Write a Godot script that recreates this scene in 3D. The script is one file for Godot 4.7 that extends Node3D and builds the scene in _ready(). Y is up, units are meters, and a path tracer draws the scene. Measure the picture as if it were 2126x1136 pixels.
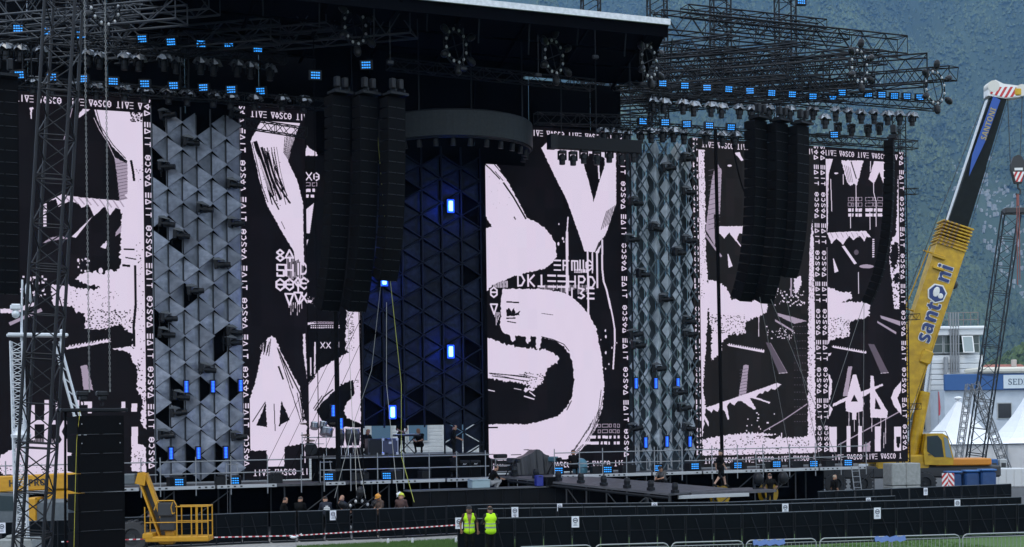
extends Node3D
# An open-air concert stage being set up at the foot of a wooded mountain. World axes: x along the LED screens, y up, z towards the audience; metres.

const EYE := Vector3(-26.653, 4.9, 65.514)
const BEARING := 0.386382          # the yard grid (crane, building, masts) is turned by this against the stage

var mats := {}
var taken := {}
var shared := {}
var rng := RandomNumberGenerator.new()
var wobble := FastNoiseLite.new()


class Geo:
	var v := PackedVector3Array()
	var n := PackedVector3Array()
	var uv := PackedVector2Array()
	var col := PackedColorArray()
	var tint := Color.WHITE
	var tinted := false

	func vert(p: Vector3, nn: Vector3, t := Vector2.ZERO) -> void:
		v.append(p); n.append(nn); uv.append(t); col.append(tint)

	func tri(a: Vector3, b: Vector3, c: Vector3) -> void:
		var nn := (b - a).cross(c - a).normalized()
		vert(a, nn); vert(c, nn); vert(b, nn)

	func quad(a: Vector3, b: Vector3, c: Vector3, d: Vector3) -> void:
		var nn := (b - a).cross(c - a)
		if nn.length_squared() < 1e-14: nn = (c - a).cross(d - a)
		nn = nn.normalized()
		vert(a, nn, Vector2(0, 1)); vert(c, nn, Vector2(1, 0)); vert(b, nn, Vector2(1, 1))
		vert(a, nn, Vector2(0, 1)); vert(d, nn, Vector2(0, 0)); vert(c, nn, Vector2(1, 0))

	func box(at: Vector3, s: Vector3, b := Basis.IDENTITY) -> Geo:
		var p := []
		for i in 8:
			p.append(at + b * Vector3((-.5 if i & 1 == 0 else .5) * s.x, (-.5 if i & 2 == 0 else .5) * s.y, (-.5 if i & 4 == 0 else .5) * s.z))
		hexa(p)
		return self

	func hexa(p: Array) -> Geo:   # eight corners, bit 1 x, bit 2 y, bit 4 z
		quad(p[4], p[5], p[7], p[6]); quad(p[1], p[0], p[2], p[3]); quad(p[5], p[1], p[3], p[7])
		quad(p[0], p[4], p[6], p[2]); quad(p[6], p[7], p[3], p[2]); quad(p[0], p[1], p[5], p[4])
		return self

	func bevel(at: Vector3, s: Vector3, c: float, b := Basis.IDENTITY) -> Geo:   # box with chamfered edges
		var h := s * .5
		var inner := h - Vector3(c, c, c)
		for ax in 3:
			for sg in [-1.0, 1.0]:
				var u := (ax + 1) % 3
				var w := (ax + 2) % 3
				var q := []
				for k in [[-1, -1], [1, -1], [1, 1], [-1, 1]]:
					var p := Vector3.ZERO
					p[ax] = sg * h[ax]; p[u] = k[0] * inner[u]; p[w] = k[1] * inner[w]
					q.append(at + b * p)
				if sg > 0: quad(q[0], q[1], q[2], q[3])
				else: quad(q[3], q[2], q[1], q[0])
			for s1 in [-1.0, 1.0]:
				for s2 in [-1.0, 1.0]:
					var u := (ax + 1) % 3
					var w := (ax + 2) % 3
					var e := []
					for k in [-1.0, 1.0]:
						var p := Vector3.ZERO
						p[ax] = k * inner[ax]; p[u] = s1 * h[u]; p[w] = s2 * inner[w]
						e.append(at + b * p)
						p[u] = s1 * inner[u]; p[w] = s2 * h[w]
						e.append(at + b * p)
					if s1 * s2 > 0: quad(e[0], e[2], e[3], e[1])
					else: quad(e[1], e[3], e[2], e[0])
		return self

	func bar(a: Vector3, b: Vector3, r: float, r2 := -1.0, m := 6, caps := true) -> Geo:
		if r2 < 0: r2 = r
		var d := (b - a).normalized()
		var x := d.cross(Vector3.UP if absf(d.y) < .95 else Vector3.RIGHT).normalized()
		var y := d.cross(x)
		for i in m:
			var t0 := TAU * i / m
			var t1 := TAU * (i + 1) / m
			var e0 := x * cos(t0) + y * sin(t0)
			var e1 := x * cos(t1) + y * sin(t1)
			var p := [a + e0 * r, a + e1 * r, b + e1 * r2, b + e0 * r2]
			vert(p[0], e0); vert(p[2], e1); vert(p[1], e1); vert(p[0], e0); vert(p[3], e0); vert(p[2], e1)
			if caps:
				if r > 0: tri(a, p[1], p[0])
				if r2 > 0: tri(b, p[3], p[2])
		return self

	func tube(path: Array, r: float, m := 6) -> Geo:
		for i in path.size() - 1: bar(path[i], path[i + 1], r, r, m, i == 0 or i == path.size() - 2)
		return self

	func lathe(prof: Array, m: int, t := Transform3D.IDENTITY) -> Geo:   # (radius, height) from bottom to top, outside to the right
		for j in prof.size() - 1:
			var a: Vector2 = prof[j]
			var b: Vector2 = prof[j + 1]
			var dn := Vector2(b.y - a.y, a.x - b.x).normalized()
			for i in m:
				var t0 := TAU * i / m
				var t1 := TAU * (i + 1) / m
				var c0 := Vector3(cos(t0), 0, sin(t0))
				var c1 := Vector3(cos(t1), 0, sin(t1))
				var n0 := (t.basis * (c0 * dn.x + Vector3.UP * dn.y)).normalized()
				var n1 := (t.basis * (c1 * dn.x + Vector3.UP * dn.y)).normalized()
				var p0 := t * (c0 * a.x + Vector3.UP * a.y)
				var p1 := t * (c1 * a.x + Vector3.UP * a.y)
				var p2 := t * (c1 * b.x + Vector3.UP * b.y)
				var p3 := t * (c0 * b.x + Vector3.UP * b.y)
				vert(p0, n0); vert(p1, n1); vert(p2, n1); vert(p0, n0); vert(p2, n1); vert(p3, n0)
		return self

	func ball(at: Vector3, r: Vector3, m := 8, k := 6, b := Basis.IDENTITY) -> Geo:
		var f := func(i: int, j: int) -> Vector3:
			var th := PI * j / k
			var ph := TAU * i / m
			return Vector3(sin(th) * cos(ph), cos(th), sin(th) * sin(ph))
		for j in k:
			for i in m:
				var q := [f.call(i, j), f.call(i + 1, j), f.call(i + 1, j + 1), f.call(i, j + 1)]
				for s in [[0, 2, 1], [0, 3, 2]]:
					for w in s:
						var e: Vector3 = q[w]
						vert(at + b * (e * r), (b * (e / r)).normalized())
		return self

	func prism(poly: PackedVector2Array, z0: float, z1: float, t := Transform3D.IDENTITY) -> Geo:   # counter-clockwise outline in local xy, extruded along z
		if not Geometry2D.is_polygon_clockwise(poly): pass
		else: poly.reverse()
		var ix := Geometry2D.triangulate_polygon(poly)
		for i in range(0, ix.size(), 3):
			var a := poly[ix[i]]
			var b := poly[ix[i + 1]]
			var c := poly[ix[i + 2]]
			if (b - a).cross(c - a) < 0:
				var s := b
				b = c; c = s
			tri(t * Vector3(a.x, a.y, z1), t * Vector3(b.x, b.y, z1), t * Vector3(c.x, c.y, z1))
			tri(t * Vector3(a.x, a.y, z0), t * Vector3(c.x, c.y, z0), t * Vector3(b.x, b.y, z0))
		for i in poly.size():
			var a := poly[i]
			var b := poly[(i + 1) % poly.size()]
			quad(t * Vector3(a.x, a.y, z0), t * Vector3(b.x, b.y, z0), t * Vector3(b.x, b.y, z1), t * Vector3(a.x, a.y, z1))
		return self

	func mesh(into: ArrayMesh = null, mat: Material = null) -> ArrayMesh:
		if into == null: into = ArrayMesh.new()
		var a := []
		a.resize(Mesh.ARRAY_MAX)
		a[Mesh.ARRAY_VERTEX] = v; a[Mesh.ARRAY_NORMAL] = n; a[Mesh.ARRAY_TEX_UV] = uv
		if tinted: a[Mesh.ARRAY_COLOR] = col
		into.add_surface_from_arrays(Mesh.PRIMITIVE_TRIANGLES, a)
		if mat: into.surface_set_material(into.get_surface_count() - 1, mat)
		return into


func numbered(called: String) -> String:
	taken[called] = taken.get(called, -1) + 1
	return called if taken[called] == 0 else "%s_%03d" % [called, taken[called]]


func tag(o: Node3D, label: String, category: String, group := "", kind := "") -> Node3D:
	if label: o.set_meta("label", label)
	if category: o.set_meta("category", category)
	if group: o.set_meta("group", group)
	if kind: o.set_meta("kind", kind)
	return o


func thing(called: String, label: String, category: String, at := Vector3.ZERO, turn := 0.0, group := "") -> Node3D:
	var o := Node3D.new()
	o.name = numbered(called)
	add_child(o)
	o.position = at
	o.rotation.y = turn
	return tag(o, label, category, group)


func copy(o: Node3D, called: String, label: String, at: Vector3, turn := 0.0, group := "") -> Node3D:
	var c: Node3D = o.duplicate()
	c.name = numbered(called)
	add_child(c)
	c.position = at
	c.rotation = Vector3(0, turn, 0)
	c.set_meta("label", label)
	if group: c.set_meta("group", group)
	return c


func put(called: String, m: Mesh, mat: Material, parent: Node3D = self, t := Transform3D.IDENTITY) -> MeshInstance3D:
	var o := MeshInstance3D.new()
	o.mesh = m
	if mat: o.material_override = mat
	o.name = numbered(called) if parent == self else called
	parent.add_child(o, true)
	o.transform = t
	return o


func obj(called: String, g: Geo, mat: Material, parent: Node3D = self) -> MeshInstance3D:
	return put(called, g.mesh(), mat, parent)


func structure(called: String, g: Geo, mat: Material) -> MeshInstance3D:
	var o := obj(called, g, mat)
	o.set_meta("kind", "structure")
	return o


func unit_bar(m := 6) -> Mesh:
	if not shared.has(m):
		shared[m] = Geo.new().bar(Vector3.ZERO, Vector3.UP, 1.0, 1.0, m).mesh()
	return shared[m]


func stick(called: String, a: Vector3, b: Vector3, r: float, mat: Material, parent: Node3D, m := 6) -> MeshInstance3D:
	var d := b - a
	var y := d.normalized()
	var x := y.cross(Vector3.FORWARD if absf(y.z) < .95 else Vector3.RIGHT).normalized()
	return put(called, unit_bar(m), mat, parent, Transform3D(Basis(x * r, d, x.cross(y) * r), a))


func lin(r: float, g: float, b: float) -> Color:
	return Color(r, g, b).linear_to_srgb()


func mat(key: String, c := Color.BLACK, rough := .6, metal := 0.0, gloss := .5) -> StandardMaterial3D:
	if not mats.has(key):
		var m := StandardMaterial3D.new()
		m.resource_name = key
		m.albedo_color = c.linear_to_srgb()
		m.roughness = rough
		m.metallic = metal
		m.metallic_specular = gloss
		mats[key] = m
	return mats[key]


func noise_tex(freq: float, size: int, lo: Color, hi: Color, oct := 4, sd := 3) -> NoiseTexture2D:
	var f := FastNoiseLite.new()
	f.seed = sd
	f.frequency = freq
	f.fractal_octaves = oct
	var t := NoiseTexture2D.new()
	t.noise = f
	t.width = size
	t.height = size
	t.seamless = true
	var r := Gradient.new()
	r.set_color(0, lo.linear_to_srgb())
	r.set_color(1, hi.linear_to_srgb())
	t.color_ramp = r
	return t


func grained(key: String, lo: Color, hi: Color, scale: float, rough := .7, freq := .02, metal := 0.0) -> StandardMaterial3D:
	if not mats.has(key):
		var m := mat(key, Color.WHITE, rough, metal)
		m.albedo_texture = noise_tex(freq, 256, lo, hi, 5, key.hash() % 1000)
		m.uv1_triplanar = true
		m.uv1_world_triplanar = true
		m.uv1_scale = Vector3.ONE * scale
	return mats[key]


func glow(key: String, c: Color, energy: float) -> StandardMaterial3D:
	if not mats.has(key):
		var m := mat(key, Color(.02, .02, .03), .4)
		m.emission_enabled = true
		m.emission = c.linear_to_srgb()
		m.emission_energy_multiplier = energy
	return mats[key]


func yard(u: float, y: float, k: float) -> Vector3:
	return Vector3(EYE.x + cos(BEARING) * u + sin(BEARING) * k, y, EYE.z + sin(BEARING) * u - cos(BEARING) * k)


func truss(called: String, label: String, group: String, a: Vector3, b: Vector3, w: float, h: float, seg: float, r: float, m: Material, side := Vector3.ZERO) -> Node3D:
	var t := thing(called, label, "truss", a, 0, group)
	var d := (b - a).normalized()
	var s := side if side != Vector3.ZERO else d.cross(Vector3.UP).normalized()
	var up := s.cross(d).normalized()
	var e := b - a
	var c := [s * w * .5 + up * h * .5, s * -w * .5 + up * h * .5, s * -w * .5 - up * h * .5, s * w * .5 - up * h * .5]
	for p in c: stick("chord", p, p + e, r, m, t)
	var g := Geo.new()
	var n := maxi(2, roundi(e.length() / seg))
	for i in n:
		for k in 4:
			var p: Vector3 = c[k] + e * (float(i) / n)
			var q: Vector3 = c[(k + 1) % 4] + e * ((i + 1.0) / n)
			if (i + k) % 2 == 1:
				p = c[(k + 1) % 4] + e * (float(i) / n)
				q = c[k] + e * ((i + 1.0) / n)
			g.bar(p, q, r * .6, -1, 4, false)
			if i % 4 == 0 or i == n - 1:
				var f := 1.0 if i == n - 1 else float(i) / n
				g.bar(c[k] + e * f, c[(k + 1) % 4] + e * f, r * .6, -1, 4, false)
	tag(obj("bracing", g, m, t), "", "", "", "stuff")
	return t


func mast(called: String, label: String, category: String, a: Vector3, b: Vector3, w: float, panel: float, r: float, m: Material, turn: float, group := "", rb := .5) -> Node3D:
	# square lattice mast whose legs, rungs and diagonals are parts
	var t := thing(called, label, category, a, 0, group)
	var e := b - a
	var up := e.normalized()
	var s := Vector3(cos(turn), 0, sin(turn))
	s = (s - up * s.dot(up)).normalized()
	var f := up.cross(s)
	var c := [(s + f) * w * .5, (f - s) * w * .5, (-s - f) * w * .5, (s - f) * w * .5]
	for p in c: stick("leg", p, p + e, r, m, t, 8)
	var n := maxi(1, roundi(e.length() / panel))
	for i in n:
		for k in 4:
			var p: Vector3 = c[k]
			var q: Vector3 = c[(k + 1) % 4]
			var y0 := e * (float(i) / n)
			var y1 := e * ((i + 1.0) / n)
			var ym := (y0 + y1) * .5
			stick("rung", p + y0, q + y0, r * rb, m, t, 5)
			if i % 2 == 1: stick("rung", p + y0 + up * .16, q + y0 + up * .16, r * rb, m, t, 5)
			if k % 2 == 0:
				stick("diagonal", p + y0, q + ym, r * rb, m, t, 5)
				stick("diagonal", q + ym, p + y1, r * rb, m, t, 5)
			else:
				stick("diagonal", q + y0, p + ym, r * rb, m, t, 5)
				stick("diagonal", p + ym, q + y1, r * rb, m, t, 5)
	return t


func lettering(called: String, words: String, size: float, depth: float, m: Material, parent: Node3D, t: Transform3D, bold := true, font := "Droid Sans") -> MeshInstance3D:
	var tm := TextMesh.new()
	var sf := SystemFont.new()
	sf.font_names = PackedStringArray([font])
	sf.font_weight = 700 if bold else 400
	tm.font = sf
	tm.text = words
	tm.font_size = 64
	tm.pixel_size = size / 64.0
	tm.depth = depth
	return put(called, tm, m, parent, t)

var left_lamps := [Vector3(-15.52, 17.33, 0.55), Vector3(-16.59, 16.20, 0.55), Vector3(-13.57, 15.53, 0.55), Vector3(-14.92, 14.39, 0.55), Vector3(-16.63, 13.68, 0.55), Vector3(-16.00, 13.17, 0.55), Vector3(-13.53, 13.80, 0.55), Vector3(-14.20, 11.93, 0.55), Vector3(-15.40, 10.72, 0.55), Vector3(-16.58, 9.48, 0.55), Vector3(-16.69, 8.78, 0.55), Vector3(-13.70, 8.91, 0.55), Vector3(-13.71, 8.44, 0.55), Vector3(-14.91, 7.22, 0.55), Vector3(-16.09, 6.00, 0.55), Vector3(-16.75, 4.30, 0.55), Vector3(-13.54, 4.18, 0.55), Vector3(-16.50, 18.48, 0.55), Vector3(-13.42, 18.69, 0.55), Vector3(-16.21, 5.30, 0.55)]
var left_bars := [Vector3(-15.82, 6.47, 0.45), Vector3(-14.64, 6.47, 0.45), Vector3(-13.39, 6.51, 0.45), Vector3(-16.53, 3.51, 0.45), Vector3(-15.32, 3.50, 0.45), Vector3(-14.10, 3.50, 0.45)]
var right_lamps := [Vector3(8.52, 17.45, 0.60), Vector3(6.63, 15.61, 0.60), Vector3(7.75, 14.37, 0.60), Vector3(6.38, 13.76, 0.60), Vector3(9.06, 13.19, 0.60), Vector3(6.98, 12.03, 0.60), Vector3(8.25, 10.80, 0.60), Vector3(9.63, 13.82, 0.60), Vector3(9.67, 16.29, 0.60), Vector3(9.63, 18.01, 0.60), Vector3(9.57, 9.69, 0.60), Vector3(9.61, 9.03, 0.60), Vector3(6.53, 9.00, 0.60), Vector3(6.66, 8.44, 0.60), Vector3(7.82, 7.28, 0.60), Vector3(9.01, 6.08, 0.60), Vector3(9.22, 5.27, 0.60), Vector3(6.46, 4.28, 0.60), Vector3(9.49, 4.23, 0.60)]
var right_bars := [Vector3(6.55, 6.55, 0.55), Vector3(7.67, 6.55, 0.55), Vector3(8.94, 6.54, 0.55), Vector3(7.05, 3.56, 0.55), Vector3(8.26, 3.59, 0.55), Vector3(9.59, 3.56, 0.55)]
var dark_lights := [Vector3(-3.49, 14.94, 1.25), Vector3(-6.81, 11.40, 1.25), Vector3(-3.58, 8.06, 1.25), Vector3(-6.49, 5.23, 1.25)]
var inner_bars := [Vector3(-9.15, 5.33, 0.60), Vector3(-8.79, 4.72, 0.60)]
var strobes_left := [Vector3(-22.85, 21.33, 2.30), Vector3(-21.65, 21.32, 2.30), Vector3(-20.33, 21.29, 2.30), Vector3(-17.81, 21.33, 2.30), Vector3(-16.59, 21.31, 2.30), Vector3(-15.31, 21.34, 2.30), Vector3(-14.10, 21.34, 2.30), Vector3(-12.82, 21.34, 2.30), Vector3(-22.82, 19.41, 2.30), Vector3(-21.54, 19.41, 2.30), Vector3(-20.28, 19.43, 2.30), Vector3(-19.04, 19.42, 2.30), Vector3(-17.73, 19.42, 2.30), Vector3(-16.51, 19.43, 2.30), Vector3(-15.23, 19.44, 2.30), Vector3(-14.02, 19.44, 2.30), Vector3(-12.72, 19.47, 2.30)]
var strobes_right := [Vector3(7.33, 21.32, 2.30), Vector3(8.57, 21.30, 2.30), Vector3(9.83, 21.29, 2.30), Vector3(11.08, 21.31, 2.30), Vector3(12.32, 21.31, 2.30), Vector3(13.60, 21.30, 2.30), Vector3(14.83, 21.32, 2.30), Vector3(16.09, 21.31, 2.30), Vector3(17.30, 21.37, 2.30), Vector3(6.21, 19.37, 2.30), Vector3(7.44, 19.40, 2.30), Vector3(8.66, 19.39, 2.30), Vector3(9.94, 19.40, 2.30), Vector3(11.19, 19.40, 2.30), Vector3(17.36, 19.40, 2.30)]
var strobes_end := [Vector3(17.17, 21.37, 3.30), Vector3(18.80, 21.42, 3.30), Vector3(19.64, 21.43, 3.30), Vector3(20.43, 21.43, 3.30), Vector3(21.22, 21.47, 3.30), Vector3(22.05, 21.48, 3.30)]
var strobes_deck := [Vector3(-16.53, 2.32, 2.60), Vector3(-14.15, 2.32, 2.60), Vector3(-9.93, 2.37, 2.60), Vector3(-7.23, 2.34, 2.60), Vector3(6.63, 2.34, 2.60), Vector3(8.70, 2.38, 2.60), Vector3(11.15, 2.37, 2.60), Vector3(13.43, 2.37, 2.60), Vector3(15.65, 2.34, 2.60), Vector3(17.75, 2.34, 2.60), Vector3(1.31, 2.36, 2.60), Vector3(3.90, 2.34, 2.60)]
var strobes_hang := [Vector3(-9.56, 19.56, 8.00), Vector3(-11.71, 18.97, 8.00), Vector3(11.66, 24.26, 8.00)]
var heads_left_up := [Vector3(-23.32, 20.44, 2.00), Vector3(-22.75, 20.43, 2.00), Vector3(-21.93, 20.42, 2.00), Vector3(-20.04, 20.45, 2.00), Vector3(-19.57, 20.39, 2.00), Vector3(-18.53, 20.43, 2.00), Vector3(-17.94, 20.42, 2.00), Vector3(-16.86, 20.51, 2.00), Vector3(-16.35, 20.44, 2.00), Vector3(-15.29, 20.49, 2.00), Vector3(-14.73, 20.47, 2.00), Vector3(-13.69, 20.51, 2.00), Vector3(-13.09, 20.47, 2.00), Vector3(-12.23, 20.45, 2.00)]
var heads_left_low := [Vector3(-22.27, 19.12, 2.00), Vector3(-21.50, 19.12, 2.00), Vector3(-20.39, 19.16, 2.00), Vector3(-19.70, 19.07, 2.00), Vector3(-18.54, 19.09, 2.00), Vector3(-17.70, 19.07, 2.00), Vector3(-16.68, 19.10, 2.00), Vector3(-15.89, 19.08, 2.00), Vector3(-14.76, 19.09, 2.00), Vector3(-14.00, 19.06, 2.00), Vector3(-12.94, 19.07, 2.00), Vector3(-11.70, 19.12, 2.00), Vector3(-10.72, 19.14, 2.00)]
var heads_right_up := [Vector3(6.92, 20.36, 2.00), Vector3(7.53, 20.33, 2.00), Vector3(8.62, 20.36, 2.00), Vector3(9.22, 20.30, 2.00), Vector3(10.21, 20.34, 2.00), Vector3(10.82, 20.31, 2.00), Vector3(11.86, 20.34, 2.00), Vector3(12.57, 20.33, 2.00), Vector3(13.60, 20.45, 2.00), Vector3(14.87, 20.49, 2.00), Vector3(16.28, 20.59, 2.00)]
var heads_right_end := [Vector3(16.98, 20.36, 3.00), Vector3(17.78, 20.36, 3.00), Vector3(18.55, 20.34, 3.00), Vector3(19.36, 20.39, 3.00), Vector3(20.21, 20.37, 3.00), Vector3(20.97, 20.42, 3.00), Vector3(21.77, 20.43, 3.00), Vector3(16.33, 19.94, 3.00)]
var heads_right_low := [Vector3(4.20, 18.69, 2.00), Vector3(4.85, 18.70, 2.00), Vector3(5.43, 18.69, 2.00), Vector3(6.22, 18.76, 2.00), Vector3(6.81, 18.82, 2.00), Vector3(7.43, 18.89, 2.00), Vector3(8.05, 18.93, 2.00), Vector3(8.65, 18.87, 2.00), Vector3(9.89, 18.94, 2.00), Vector3(10.86, 18.90, 2.00), Vector3(11.56, 18.95, 2.00)]
var heads_mid := [Vector3(17.81, 19.78, 2.00), Vector3(18.65, 19.76, 2.00), Vector3(19.69, 19.80, 2.00), Vector3(20.42, 19.95, 2.00)]
var heads_band := [Vector3(1.07, 16.95, 4.00), Vector3(1.63, 16.94, 4.00), Vector3(2.18, 17.06, 4.00), Vector3(2.86, 17.03, 4.00), Vector3(3.51, 17.18, 4.00), Vector3(4.15, 17.12, 4.00), Vector3(4.79, 17.27, 4.00)]
var rings_at := [Vector3(-4.84, 21.28, 5.83), Vector3(-0.26, 21.11, 6.08), Vector3(4.63, 21.33, 5.91), Vector3(-9.50, 21.64, 6.10), Vector3(-19.84, 21.45, 6.21), Vector3(17.58, 22.54, 4.16), Vector3(22.12, 21.75, 4.39)]
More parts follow.
